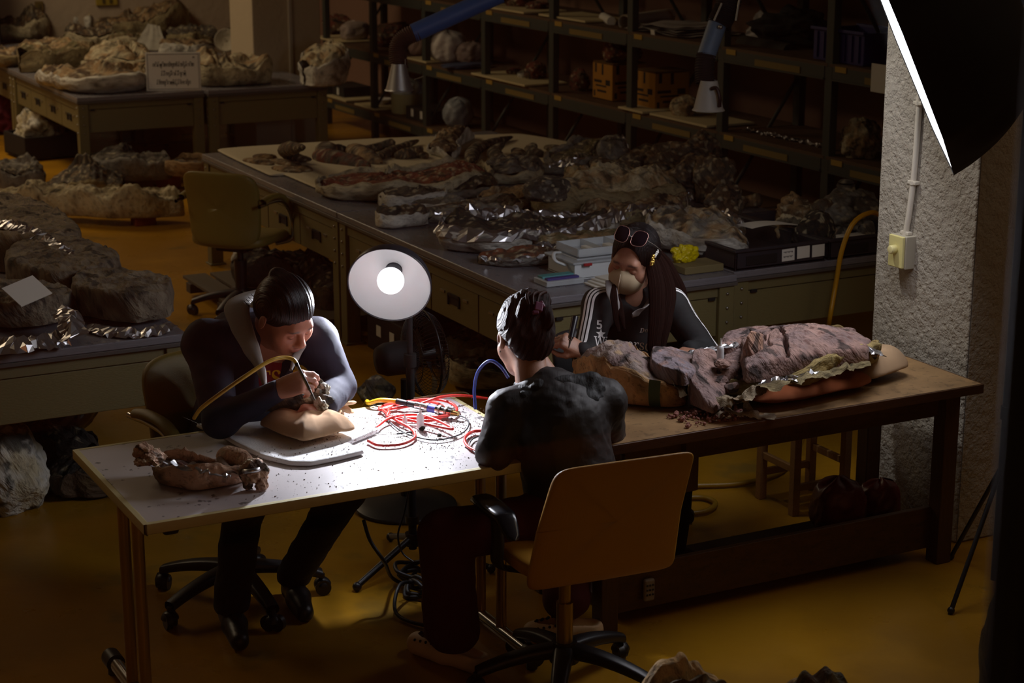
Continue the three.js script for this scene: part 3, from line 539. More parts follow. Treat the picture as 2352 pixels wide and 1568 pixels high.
// ---------- fossils on the long benches ----------
{
  const pts = [[0.998, -5.95], [1.437, -5.959], [2.131, -5.912], [3.128, -5.648], [3.253, -5.235], [3.286, -4.692], [2.765, -4.128], [2.25, -4.212], [1.544, -4.294], [1.054, -4.176], [1.045, -4.804], [0.956, -4.85]];
  const t = slab({ name: 'foam_sheet', label: 'white foam sheet under the rib bones on the long bench', category: 'sheet', outline: pts, h: 0.018, dome: 0, rough: 0, sideRough: 0, tension: 0.15, n: 120, rings: 6, mat: std(0xcfc3a4, 0.9), col: () => [1, 1, 1] });
}
const ribs = [
  ['brown rib piece standing in a hook at the left end of the rib sheet', [[1.324, 0.8, -5.057], [1.272, 0.8, -5.123], [1.256, 0.8, -5.251], [1.239, 0.82, -5.3], [1.163, 0.88, -5.049], [1.081, 0.94, -4.695], [1.024, 0.99, -4.399]], [0.03, 0.045, 0.05, 0.05, 0.045, 0.03, 0.02], C.brown],
  ['knobbly rib end lying behind the hooked rib piece', [[1.487, 0.79, -5.324], [1.487, 0.83, -5.222], [1.55, 0.81, -5.251], [1.679, 0.8, -5.339]], [0.04, 0.06, 0.05, 0.03], C.brown],
  ['reddish flat rib running towards the red-filled jacket', [[1.428, 0.79, -5.273], [1.469, 0.79, -5.091], [1.55, 0.78, -4.922], [1.594, 0.78, -4.744]], [0.05, 0.07, 0.06, 0.03], C.red],
  ['pale cracked rib with a forked end in the middle of the sheet', [[1.694, 0.81, -5.322], [1.683, 0.8, -5.15], [1.681, 0.79, -4.98], [1.71, 0.78, -4.838]], [0.04, 0.07, 0.07, 0.04], C.tan],
  ['thin straight rib along the far edge of the sheet', [[1.799, 0.79, -5.328], [1.934, 0.79, -5.385], [2.047, 0.82, -5.365]], [0.03, 0.035, 0.04], C.slate],
  ['long thin rib slanting across the sheet behind the forked one', [[1.752, 0.79, -4.983], [1.936, 0.79, -5.173], [2.142, 0.79, -5.385], [2.276, 0.8, -5.484]], [0.035, 0.04, 0.03, 0.02], C.brown],
  ['dark broken rib piece with a barbed outline', [[1.874, 0.79, -5], [1.964, 0.79, -4.993], [2.042, 0.8, -5.025], [2.064, 0.83, -5.004]], [0.03, 0.055, 0.05, 0.03], C.dark],
  ['small ring-shaped rib fragment near the barbed piece', [[2.029, 0.84, -4.929], [2.039, 0.8, -4.985], [2.05, 0.79, -4.928], [2.073, 0.79, -4.896]], [0.03, 0.035, 0.03, 0.03], C.brown],
  ['dark curved rib right of the plaster-edged arch', [[2.209, 0.79, -4.527], [2.34, 0.79, -4.797], [2.521, 0.79, -5.058], [2.717, 0.79, -5.217], [2.951, 0.79, -5.389]], [0.04, 0.05, 0.045, 0.035, 0.02], C.dark],
  ['dark bent rib with a sharp elbow', [[2.623, 0.84, -4.873], [2.547, 0.8, -4.865], [2.437, 0.79, -4.625], [2.367, 0.78, -4.379]], [0.03, 0.05, 0.05, 0.04], C.dark],
  ['short dark rib curving against the bent one', [[2.58, 0.82, -4.704], [2.611, 0.8, -4.666], [2.509, 0.79, -4.508], [2.411, 0.79, -4.403]], [0.04, 0.05, 0.045, 0.03], C.brown],
  ['small hooked rib near the right end of the sheet', [[2.797, 0.83, -4.77], [2.782, 0.79, -4.816], [2.748, 0.79, -4.667], [2.786, 0.78, -4.595]], [0.035, 0.045, 0.04, 0.03], C.dark],
  ['short straight rib fragment at the far right of the sheet', [[2.918, 0.79, -4.872], [2.955, 0.79, -4.789], [2.988, 0.79, -4.729]], [0.02, 0.03, 0.025], C.olive],
  ['flat reddish rib lying by the elbowed rib', [[2.348, 0.78, -4.313], [2.481, 0.78, -4.358], [2.612, 0.78, -4.367]], [0.05, 0.06, 0.03], C.brown],
];
ribs.forEach((r, i) => boneThing('rib_bone', r[0], r[1], r[2], i + 3, { rock: [r[3], C.slate, C.tan], k: 0.5, flat: 0.9, group: 'rib bones on the foam sheet' }));
const flakes = [['long flat bone flake at the near left edge of the rib sheet', [[0.99, 0.775, -5.406], [1.041, 0.775, -5.3], [1.079, 0.775, -5.124]]], ['pointed bone flake pointing at the hooked rib', [[1.102, 0.775, -5.509], [1.146, 0.775, -5.425], [1.221, 0.775, -5.447]]], ['greenish bone flake beside the pale jacket rim', [[1.051, 0.775, -5.024], [1.093, 0.775, -4.889], [1.136, 0.775, -4.774]]], ['brown bone flake between the other flakes', [[1.14, 0.775, -5.288], [1.178, 0.775, -5.15], [1.227, 0.775, -5.009]]], ['pale bone flake nearest the red-filled jacket', [[1.124, 0.775, -4.91], [1.178, 0.775, -4.882], [1.201, 0.775, -4.777]]]];
flakes.forEach((r, i) => boneThing('bone_flake', r[0], r[1], [0.035, 0.06, 0.03], i + 40, { k: 0.6, flat: 0.4, rock: [C.tan, C.brown, C.olive], group: 'flakes on the foam sheet' }));
// the plaster-edged arch
jacket({ label: 'tall arched rib still in its thin plaster jacket', path: [[2.149, -4.787], [2.297, -5.116], [2.47, -5.369], [2.672, -5.577], [2.718, -5.553]], w: [0.07, 0.1, 0.1, 0.09, 0.06], h: [0.05, 0.05, 0.06, 0.07, 0.06], y: 0.772, fill: 1.0, rock: [C.brown, C.tan, C.slate], seed: 4, plaster: C.white });
jacket({ label: 'large pale jacket filled with red-brown bone, on the bench edge', path: [[1.105, -4.323], [1.182, -4.115], [1.324, -3.926], [1.595, -3.9], [2.048, -4.143]], w: [0.16, 0.3, 0.32, 0.3, 0.18], h: [0.1, 0.1, 0.1, 0.12, 0.13], fill: 0.62, dome: 0.15, rock: [C.red, C.rust, C.olive], seed: 11, plaster: C.cream, rim: 0.86, rough: 0.016 });
jacket({ label: 'grey rock in a low jacket behind the red-filled one', path: [[2.089, -4.122], [2.212, -4.022], [2.419, -4.021]], w: [0.14, 0.2, 0.12], h: 0.07, fill: 1.0, dome: 0.6, rock: [C.slate, C.grey, C.brown], seed: 12, rough: 0.03 });
jacket({ label: 'open jacket with grey rim around an olive slab', path: [[2.496, -4.163], [2.702, -4.13], [3.141, -4.445]], w: [0.14, 0.26, 0.2], h: [0.08, 0.1, 0.17], fill: 0.7, rock: [C.olive, C.slate, C.brown], seed: 13, plaster: C.grey, foil: [1], rim: 0.78 });
jacket({ label: 'smooth white trough jacket with brown bone inside', path: [[2.962, -4.183], [3.088, -4.079], [3.409, -4.185]], w: [0.12, 0.17, 0.15], h: [0.09, 0.1, 0.12], fill: 0.6, rock: [C.red, C.brown, C.slate], seed: 14, plaster: C.white, rim: 0.72 });
rock('rock_lump', 'grey rock lump standing on the end of the white trough jacket', [2.922, 0.8, -3.952], [0.12, 0.11, 0.1], 5, { rock: [C.slate, C.grey, C.dark] });
jacket({ label: 'dark jacket with torn white plaster left of the long log-like bone', path: [[1.146, -3.595], [1.283, -3.524], [1.529, -3.58]], w: [0.1, 0.15, 0.1], h: 0.08, fill: 0.7, rock: [C.dark, C.slate, C.brown], seed: 15, plaster: C.white });
jacket({ label: 'dark brown flat jacket behind the log-like bone', path: [[1.419, -3.732], [1.669, -3.697], [1.984, -3.696]], w: [0.1, 0.17, 0.1], h: 0.06, fill: 1.1, rock: [C.dark, C.brown, C.olive], seed: 16, plaster: C.grey });
boneThing('long_bone', 'long log-like brown bone lying across the bench', [[0.932, 0.8, -3.044], [1.082, 0.8, -3.022], [1.379, 0.8, -3.096], [1.666, 0.8, -3.184], [1.812, 0.82, -3.168]], [0.045, 0.05, 0.05, 0.055, 0.05], 50, { rock: [C.brown, C.slate, C.tan] });
jacket({ label: 'small pale jacket end at the bench edge below the log-like bone', path: [[0.926, -3.09], [0.999, -3.011], [1.175, -3.029]], w: [0.07, 0.09, 0.07], h: 0.07, fill: 0.8, rock: [C.brown, C.dark, C.tan], seed: 17, plaster: C.white, foil: [-1] });
jacket({ label: 'grey slab in plaster and foil beyond the dark foil-edged jacket', path: [[1.217, -3.062], [1.462, -3.048], [1.792, -3.108]], w: [0.1, 0.16, 0.1], h: 0.06, fill: 1.0, dome: 0.3, rock: [C.grey, C.slate, C.purple], seed: 18, plaster: C.white, foil: [1, -1] });
boneThing('long_bone', 'brown bone rod between the grey slab and the mossy jacket', [[1.267, 0.8, -2.705], [1.455, 0.79, -2.718], [1.688, 0.79, -2.708]], [0.03, 0.05, 0.04], 51, { rock: [C.rust, C.brown, C.olive] });
jacket({ label: 'deep dark jacket with a bright crumpled foil rim, nearest the bench edge', path: [[1.071, -2.554], [1.149, -2.314], [1.387, -2.289], [1.671, -2.291], [1.99, -2.386]], w: [0.12, 0.24, 0.24, 0.2, 0.12], h: [0.13, 0.13, 0.11, 0.1, 0.09], fill: 0.72, rock: [C.darker, C.dark, C.brown], seed: 19, plaster: C.white, foil: [1, -1], rough: 0.028 });
jacket({ label: 'thin brown slab on foil in front of the deep dark jacket', path: [[0.977, -1.981], [1.124, -1.883], [1.342, -1.859]], w: [0.07, 0.1, 0.08], h: 0.045, fill: 1.0, dome: 0.2, rock: [C.brown, C.rust, C.dark], seed: 20, plaster: C.grey, foil: [1] });
jacket({ label: 'cracked olive slab on foil beside the clear boxes', path: [[1.305, -2.018], [1.52, -2.024], [1.886, -2.078]], w: [0.08, 0.14, 0.12], h: 0.06, fill: 1.05, dome: 0.3, rock: [C.olive, C.tan, C.brown], seed: 21, plaster: C.grey, foil: [1], foilRange: [0, 0.5] });
jacket({ label: 'biggest jacket, a high pale mossy mound in the middle of the benches', path: [[1.874, -3.095], [2.018, -2.96], [2.275, -2.915], [2.718, -3.022]], w: [0.18, 0.34, 0.34, 0.2], h: [0.15, 0.17, 0.16, 0.09], fill: 0.95, dome: 0.25, rock: [C.tan, C.cream, C.olive], seed: 22, plaster: C.creamDark, rough: 0.03 });
rock('rock_lump', 'dark rock lump on top of the high mossy mound', [1.725, 0.9, -2.629], [0.14, 0.07, 0.12], 8, { rock: [C.slate, C.dark, C.grey] });
jacket({ label: 'long low jacket with shiny wrapping behind the person in black', path: [[1.835, -2.466], [2.151, -2.519], [2.685, -2.761]], w: [0.12, 0.18, 0.12], h: 0.1, fill: 0.9, rock: [C.tan, C.brown, C.cream], seed: 23, plaster: C.creamDark, foil: [1] });
jacket({ label: 'yellowish mossy jacket end right of the high pale mound', path: [[2.343, -3.031], [2.563, -3.009], [2.718, -2.835]], w: [0.14, 0.22, 0.14], h: 0.09, fill: 1, rock: [C.tan, C.olive, C.cream], seed: 31, plaster: C.creamDark, rough: 0.03 });
jacket({ label: 'white plaster flap folded beside the log-like bone', path: [[1.26, -3.356], [1.391, -3.347], [1.568, -3.375]], w: [0.08, 0.12, 0.08], h: 0.06, fill: 0.5, rock: [C.grey, C.slate, C.dark], seed: 32, plaster: C.white });
jacket({ label: 'flat brown jacket tucked between the log-like bone and the mossy mound', path: [[1.644, -3.305], [1.822, -3.272], [2.031, -3.318]], w: [0.1, 0.15, 0.1], h: 0.06, fill: 1, rock: [C.brown, C.tan, C.slate], seed: 33, plaster: C.white });
jacket({ label: 'greyish jacket at the back behind the grey rock jacket', path: [[2.309, -4.448], [2.425, -4.312], [2.563, -4.277]], w: [0.1, 0.15, 0.1], h: 0.07, fill: 0.9, rock: [C.slate, C.brown, C.dark], seed: 34, plaster: C.cream });
const lumps = [['round brown lump left of the rock heap on the far bench', [2.787, 0.752, -3.829], [0.11, 0.08, 0.1]], ['small brown lump beside the white trough jacket', [2.869, 0.752, -3.715], [0.12, 0.07, 0.1]], ['flat-topped tan lump in the rock heap', [3.06, 0.752, -3.759], [0.17, 0.11, 0.14]], ['large knobbly brown lump at the back of the rock heap', [3.116, 0.752, -3.515], [0.24, 0.14, 0.16]], ['brown lump with a peaked top in the rock heap', [3.294, 0.752, -3.564], [0.13, 0.16, 0.13]], ['pitted brown lump in front of the peaked one', [2.904, 0.752, -3.021], [0.18, 0.13, 0.15]], ['round pitted lump at the right of the rock heap', [2.934, 0.752, -2.847], [0.13, 0.15, 0.12]], ['dark lump beside the cardboard in the tray', [2.698, 0.76, -2.384], [0.11, 0.1, 0.1]], ['dark brown lump hidden behind the mossy mound', [2.81, 0.752, -3.265], [0.16, 0.09, 0.12]]];
lumps.forEach((l, i) => rock('rock_lump', l[0], l[1], l[2], 60 + i, { rock: [C.brown, C.slate, C.tan], lump: 0.5, cuts: 5, group: 'rock heap on the far bench' }));
boneThing('long_bone', 'pale dumbbell bone beyond the black trays', [[2.877, 0.8, -2.552], [2.982, 0.79, -2.589], [3.063, 0.8, -2.546]], [0.06, 0.045, 0.06], 52, { rock: [C.tan, C.brown, C.slate] });

// black trays with tags
function tray(label, x0, x1, z0, z1, tags) {
  const t = thing('tray', label, 'tray', [(x0 + x1) / 2, 0.752, (z0 + z1) / 2]), w = x1 - x0, d = z1 - z0, m = std(0x2a2a31, 0.5);
  part('tray_base', box(w, 0.012, d, 0, 0.006, 0), m, t);
  for (const s of [-1, 1]) { part('tray_side', box(0.014, 0.1, d, s * (w / 2 - 0.007), 0.05, 0, 0.004), m, t); part('tray_side', box(w, 0.1, 0.014, 0, 0.05, s * (d / 2 - 0.007), 0.004), m, t); }
  part('tray_rim', join([box(w + 0.02, 0.014, 0.024, 0, 0.098, d / 2, 0.003), box(w + 0.02, 0.014, 0.024, 0, 0.098, -d / 2, 0.003), box(0.024, 0.014, d, w / 2, 0.098, 0, 0.003), box(0.024, 0.014, d, -w / 2, 0.098, 0, 0.003)]), m, t);
  part('card_slot', box(0.18, 0.045, 0.006, -w / 2 + 0.15, 0.045, d / 2 + 0.002, 0.002), M.blackMatt, t);
  const tx = canvasTex(64, 48, (g, W, H) => { g.fillStyle = '#d9d7d0'; g.fillRect(0, 0, W, H); g.fillStyle = '#3a3a3a'; for (let r = 0; r < 2; r++) for (let i = 0; i < 9; i++) g.fillRect(8 + i * 5.4, 10 + r * 18, 3.6, 3 + ((i * 7 + r) % 3) * 1.6); });
  tags.forEach((q, i) => { const p = part('paper_tag', new THREE.PlaneGeometry(0.075, 0.06).translate(q, 0.052 + 0.003 * (i % 2), d / 2 + 0.006), i ? M.paper : std(0xffffff, 0.9, { map: tx, side: THREE.DoubleSide }), t); p.rotation.z = 0.02; });
  return t;
}
tray('black tray with three white paper tags on its front', 1.99, 2.52, -2.0, -1.24, [0.04, 0.13, 0.22]);
tray('black tray of vertebrae, partly hidden by the right column', 2.545, 3.05, -2.0, -1.24, []);
jacket({ label: 'silvery pebbled jacket lying in the tagged black tray', path: [[2.096, -2.034], [2.101, -1.753], [2.134, -1.566], [2.238, -1.488]], w: [0.16, 0.26, 0.22, 0.1], h: [0.12, 0.14, 0.12, 0.08], y: 0.77, fill: 0.85, rock: [C.grey, C.tan, C.cream], seed: 24, plaster: C.white, foil: [-1], rough: 0.035 });
{ const g = new THREE.BoxGeometry(0.5, 0.004, 0.3); const t = part('cardboard', g, std(0x8f7d5e, 0.9), scene); t.position.set(2.78, 0.775, -1.80); tag(t, 'flat beige cardboard under the pieces in the right tray', 'cardboard');
  const s = part('paper_strip', grid(20, 4, (u, v) => [(u - 0.5) * 0.36, 0.03 + 0.03 * Math.sin(u * 2.2 + 1), (v - 0.5) * 0.12], { su: 1, sv: 1 }), std(0xd6d4cc, 0.9, { side: THREE.DoubleSide }), scene); s.position.set(2.42, 0.84, -1.56); s.rotation.y = 0.12; tag(s, 'white paper strip bridging the two black trays', 'paper'); }
rock('vertebra', 'pale ring-shaped vertebra at the back of the right tray', [2.849, 0.765, -1.918], [0.12, 0.11, 0.1], 71, { rock: [C.tan, C.brown, C.cream], cuts: 4, lump: 0.6 });
rock('vertebra', 'dark cube-like vertebra at the front of the right tray', [2.612, 0.765, -1.481], [0.12, 0.11, 0.1], 72, { rock: [C.dark, C.darker, C.brown], cuts: 10 });
rock('vertebra', 'pale broken vertebra left of the dark one', [2.591, 0.765, -1.639], [0.08, 0.08, 0.08], 75, { rock: [C.tan, C.cream, C.brown], cuts: 6, lump: 0.6 });
{ // large vertebra with a knobbed spine
  const p = [3.001, 0.765, -1.692], t = thing('vertebra', 'large grey vertebra with a knob on top, beside the column', 'fossil', p);
  part('vertebra_body', rockGeo(0.2, 0.13, 0.15, 73, { rock: [C.slate, C.grey, C.brown], cuts: 3, lump: 0.5 }), M.rock, t);
  part('neural_spine', boneGeo([[-0.03, 0.12, 0], [-0.025, 0.2, 0], [-0.02, 0.25, 0], [-0.02, 0.29, 0]], [0.07, 0.045, 0.05, 0.045], 74, { rock: [C.slate, C.grey, C.brown], flat: 1 }), M.rock, t);
  part('transverse_process', boneGeo([[-0.08, 0.13, 0], [-0.17, 0.16, 0.02], [-0.24, 0.14, 0.03]], [0.06, 0.05, 0.05], 76, { rock: [C.slate, C.brown, C.grey], flat: 0.8 }), M.rock, t);
}
rock('pebble', 'round grey pebble at the front right of the vertebra tray', [3.025, 0.765, -1.551], [0.06, 0.05, 0.05], 77, { rock: [C.grey, C.slate, C.tan], cuts: 0, lump: 0.2 });
rock('pebble', 'small grey pebble left of the round one', [2.88, 0.765, -1.589], [0.05, 0.035, 0.04], 78, { rock: [C.grey, C.tan, C.slate], cuts: 0, lump: 0.2 });
{ const f = thing('open_folder', 'white sheets lying at the front of the vertebra tray', 'paper', [2.795, 0.775, -1.478]); part('sheet', box(0.3, 0.006, 0.16, 0, 0, 0, 0.002), M.paper, f); part('sheet', box(0.14, 0.02, 0.1, 0.1, 0.012, -0.03, 0.004), M.paper, f); }

// clear boxes, small case, yellow bag on the near end of the bench
{
  const clear = new THREE.MeshPhysicalMaterial({ color: 0xe6ebee, roughness: 0.25, transmission: 0.55, thickness: 0, ior: 1.45 }), frost = std(0xd6dadb, 0.5);
  const t = thing('storage_box', 'long translucent box with a clipped lid beside the person in black', 'box', [1.42, 0.752, -1.50]);
  part('box_body', join([box(0.42, 0.012, 0.26, 0, 0.006, 0), box(0.42, 0.11, 0.008, 0, 0.06, 0.126, 0.003), box(0.42, 0.11, 0.008, 0, 0.06, -0.126, 0.003), box(0.008, 0.11, 0.25, -0.206, 0.06, 0, 0.003), box(0.008, 0.11, 0.25, 0.206, 0.06, 0, 0.003)]), frost, t);
  part('lid', join([box(0.45, 0.016, 0.29, 0, 0.124, 0, 0.005), box(0.36, 0.012, 0.2, 0, 0.135, 0, 0.004)]), clear, t);
  part('red_clip', box(0.045, 0.02, 0.012, -0.15, 0.112, 0.15, 0.004), std(0xa01f22, 0.5), t);
  part('handle', tube([[-0.22, 0.09, 0.06], [-0.27, 0.13, 0.05], [-0.25, 0.165, 0], [-0.19, 0.15, -0.05]], 0.009, 24, 8), frost, t);
  t.scale.y = 0.66; t.position.z = -1.56;
  const u = thing('storage_box', 'clear tray with compartments stacked on the long translucent box', 'box', [1.45, 0.852, -1.57]); u.scale.y = 0.7;
  part('box_body', join([box(0.4, 0.008, 0.22, 0, 0.004, 0), box(0.4, 0.05, 0.006, 0, 0.03, 0.107), box(0.4, 0.05, 0.006, 0, 0.03, -0.107), ...[-0.2, -0.07, 0.06, 0.2].map((x) => box(0.006, 0.05, 0.21, x, 0.03, 0))]), clear, u);
  for (const x of [-0.06, 0.06, 0.14]) part('card', box(0.08, 0.02, 0.1, x, 0.018, 0, 0.003), M.paper, u);
  const v = thing('flat_case', 'small flat clear case with a teal and purple insert', 'case', [1.12, 0.752, -1.42]);
  part('case_lid', box(0.2, 0.026, 0.13, 0, 0.013, 0, 0.005), clear, v); part('insert', box(0.17, 0.012, 0.03, 0, 0.03, 0.03, 0.003), std(0x3d3478, 0.5), v); part('insert', box(0.17, 0.012, 0.05, 0, 0.03, -0.03, 0.003), std(0x4f8f92, 0.5), v);
  const w = thing('paper_stack', 'stack of white sheets in front of the translucent box', 'paper', [1.36, 0.752, -1.27]); for (let i = 0; i < 4; i++) part('sheet', box(0.3 - 0.02 * i, 0.008, 0.15, 0.01 * i, 0.005 + 0.009 * i, 0, 0.002, 0, 0.05 * i), M.paper, w);
  const b = rockGeo(0.055, 0.05, 0.04, 91, { col: () => [1, 1, 1], cuts: 3, lump: 0.8, rough: 0.2 }), bag = part('plastic_bag', b, std(0xd8c400, 0.4), scene); bag.position.set(1.80, 0.79, -1.40); tag(bag, 'crumpled bright yellow plastic bag behind the long-haired person', 'bag');
  const k = part('small_carton', box(0.22, 0.036, 0.16, 0, 0.018, 0, 0.004), std(0x7c6f48, 0.85), scene); k.position.set(1.84, 0.752, -1.36); tag(k, 'low beige carton under the yellow plastic bag', 'box');
}


// ---------- jackets on the far benches ----------
const farJ = [
  ['pale upturned jacket with a tail, nearest the front edge of the far bench', [[0.913, -10.562], [1.019, -10.041], [1.228, -9.556], [1.679, -9.732]], [0.06, 0.16, 0.26, 0.16], [0.05, 0.12, 0.16, 0.16], { plaster: C.white, rock: [C.tan, C.brown, C.cream], fill: 0.9 }],
  ['thick log-shaped jacket with a rim on its left end', [[0.92, -11.243], [1.273, -11.338], [1.758, -11.456]], [0.2, 0.2, 0.18], [0.2, 0.17, 0.16], { plaster: C.creamDark, rock: [C.olive, C.tan, C.brown], fill: 1 }],
  ['jacket with silvery filling at the left edge of the picture', [[0.661, -12.028], [0.881, -11.914], [1.128, -11.954]], [0.18, 0.22, 0.16], 0.14, { plaster: C.creamDark, rock: [C.tan, C.brown, C.grey], foil: [-1] }],
  ['heap of pale bone in a jacket left of the white notice', [[1.401, -10.531], [1.622, -10.266], [1.889, -10.201]], [0.2, 0.26, 0.2], 0.19, { plaster: C.cream, rock: [C.cream, C.tan, C.brown], fill: 1, rough: 0.05 }],
  ['long pale jacket running from the white notice behind the far pillar', [[1.996, -9.566], [2.305, -9.547], [2.709, -9.552]], [0.2, 0.24, 0.24], 0.18, { plaster: C.cream, rock: [C.tan, C.cream, C.brown], fill: 1 }],
  ['low jacket with mottled filling behind the log-shaped one', [[1.247, -12.598], [1.496, -12.56], [1.754, -12.518]], [0.2, 0.24, 0.18], 0.12, { rock: [C.brown, C.tan, C.grey] }],
  ['brown hummock with a white fleck in the second row', [[1.822, -13.153], [2.064, -13.126], [2.312, -13.147]], [0.18, 0.2, 0.15], 0.15, { rock: [C.brown, C.slate, C.tan], fill: 1.1 }],
  ['thin yellowish jacket lying above the heap of pale bone', [[1.794, -12.405], [2.093, -12.341], [2.417, -12.312]], [0.1, 0.14, 0.1], 0.09, { plaster: C.cream, rock: [C.tan, C.olive, C.brown] }],
  ['olive jacket under the triangular white flap', [[2.195, -12.86], [2.404, -12.8], [2.621, -12.835]], [0.14, 0.18, 0.12], 0.13, { rock: [C.olive, C.brown, C.tan], fill: 1 }],
  ['white narrow jacket right of the triangular flap', [[2.533, -12.205], [2.785, -12.12], [3, -12.055]], [0.12, 0.16, 0.12], 0.1, { plaster: C.white, rock: [C.brown, C.tan, C.cream] }],
  ['dark elongated jacket in the second row near the pillar', [[2.807, -12.838], [3.041, -12.766], [3.296, -12.684]], [0.16, 0.2, 0.16], 0.15, { plaster: C.creamDark, rock: [C.slate, C.dark, C.brown], fill: 1 }],
  ['rough brown jacket at the back left by the dark cabinet', [[1.352, -14.431], [1.665, -14.377], [1.973, -14.326]], [0.24, 0.28, 0.22], 0.24, { rock: [C.brown, C.slate, C.tan], fill: 1, rough: 0.04 }],
  ['chalky jacket with a squared right end at the back', [[1.971, -14.662], [2.239, -14.579], [2.491, -14.505]], [0.2, 0.24, 0.2], 0.25, { plaster: C.white, rock: [C.white, C.cream, C.tan], fill: 1, rough: 0.04, q: 12 }],
  ['longest jacket at the back rising to the right', [[2.353, -14.018], [2.89, -14.126], [3.489, -14.215]], [0.16, 0.24, 0.2], [0.14, 0.22, 0.3], { plaster: C.creamDark, rock: [C.brown, C.tan, C.olive], fill: 1 }],
  ['pale jacket end showing right of the far pillar', [[2.831, -9.131], [3.005, -9.11], [3.212, -9.217]], [0.16, 0.2, 0.16], [0.2, 0.24, 0.3], { plaster: C.white, rock: [C.cream, C.tan, C.grey], fill: 1, q: 9 }],
];
farJ.forEach((f) => { f[2] = f[2].map((w) => w * 1.2); });
farJ.forEach((f, i) => jacket({ label: f[0], path: f[1], w: f[2], h: f[3], seed: 100 + i, cell: 0.02, cellv: 24, warp: 0.08, hump: 0.35, rough: 0.03, group: 'jackets on the far benches', ...f[4] }));
{ const t = thing('plaster_bowl', 'round pale plaster bowl standing on edge beside the far pillar', 'bowl', [3.162, 0.752, -11.97]); t.rotation.y = -0.5; const pr = [[0.02, 0.0], [0.12, 0.02], [0.19, 0.09], [0.2, 0.13], [0.18, 0.13], [0.11, 0.05], [0.01, 0.03]]; const g = lathe(pr.map((q) => [q[0] * 0.6, q[1] * 0.6]), 30).rotateX(1.25).translate(0, 0.115, 0.02); part('bowl', g, std(0xb5ac98, 0.9, { bumpMap: rep(T.rough, 3), bumpScale: 0.01, side: THREE.DoubleSide }), t); }
{ const g = new THREE.BufferGeometry(); const t = part('plaster_flap', grid(14, 14, (u, v) => { const w = mix(0.36, 0.12, v); return [(u - 0.5) * w + 0.1 * v * 0.8, 0.03 + 0.24 * v - 0.03 * u, -0.1 * v + 0.01 * nz(u * 5, v * 5, 2)]; }), std(0xc6c2b4, 0.9, { side: THREE.DoubleSide }), scene); t.position.set(...[2.519, 0.752, -12.497]); tag(t, 'triangular white plaster flap leaning over the olive jacket', 'plaster'); }
{ // notice: a framed sheet with three lines of looped script
  const script = (g, x, y, n, s, seed) => { reseed(seed); g.lineWidth = s * 0.13; g.strokeStyle = '#161616'; g.lineCap = 'round'; for (let i = 0; i < n; i++) { const k = Math.floor(rnd(0, 5)), w = s * 0.42; g.beginPath(); if (k === 0) { g.arc(x + w * 0.25, y - s * 0.55, s * 0.1, 0, 6.28); g.moveTo(x + w * 0.15, y - s * 0.5); g.lineTo(x + w * 0.15, y); g.lineTo(x + w * 0.85, y - s * 0.1); g.lineTo(x + w * 0.85, y - s * 0.6); } else if (k === 1) { g.moveTo(x, y - s * 0.4); g.quadraticCurveTo(x + w * 0.4, y - s * 0.8, x + w * 0.8, y - s * 0.5); g.lineTo(x + w * 0.8, y); g.moveTo(x + w * 0.1, y); g.lineTo(x + w * 0.1, y - s * 0.35); } else if (k === 2) { g.arc(x + w * 0.3, y - s * 0.08, s * 0.09, 0, 6.28); g.moveTo(x + w * 0.4, y - s * 0.1); g.lineTo(x + w * 0.4, y - s * 0.95); g.lineTo(x + w * 0.75, y - s); } else if (k === 3) { g.moveTo(x, y - s * 0.55); g.lineTo(x + w * 0.1, y); g.lineTo(x + w * 0.45, y - s * 0.45); g.lineTo(x + w * 0.75, y); g.lineTo(x + w * 0.8, y - s * 0.6); } else { g.arc(x + w * 0.45, y - s * 0.3, s * 0.28, 2.2, 7.6); } if (i % 3 === 1) { g.moveTo(x, y - s * 0.85); g.lineTo(x + w * 0.5, y - s * 0.98); g.lineTo(x + w * 0.8, y - s * 0.8); } if (i % 5 === 3) { g.moveTo(x + w * 0.6, y + s * 0.12); g.lineTo(x + w * 0.75, y + s * 0.35); g.lineTo(x + w * 0.9, y + s * 0.12); } g.stroke(); x += s * 0.5; } };
  const tx = canvasTex(512, 360, (g, w, h) => { g.fillStyle = '#e9e7e2'; g.fillRect(0, 0, w, h); g.strokeStyle = '#3a3a3c'; g.lineWidth = 5; g.strokeRect(12, 12, w - 24, h - 24); script(g, 62, 128, 18, 44, 5); script(g, 138, 214, 11, 44, 9); script(g, 92, 300, 15, 44, 13); g.fillStyle = '#444'; g.beginPath(); g.moveTo(440, 50); g.lineTo(466, 50); g.lineTo(453, 30); g.fill(); });
  const t = thing('notice', 'white framed notice with three lines of looped writing on the far bench', 'sign', [1.745, 0.752, -9.26], -0.34);
  part('board', box(0.455, 0.32, 0.012, 0, 0.162, 0, 0.003, -0.12), M.white, t);
  part('sheet', new THREE.PlaneGeometry(0.445, 0.31).rotateX(-0.12).translate(0, 0.163, 0.009), std(0xffffff, 0.8, { map: tx }), t);
  part('prop', box(0.06, 0.2, 0.006, 0, 0.1, -0.06, 0.001, 0.3), M.white, t);
}

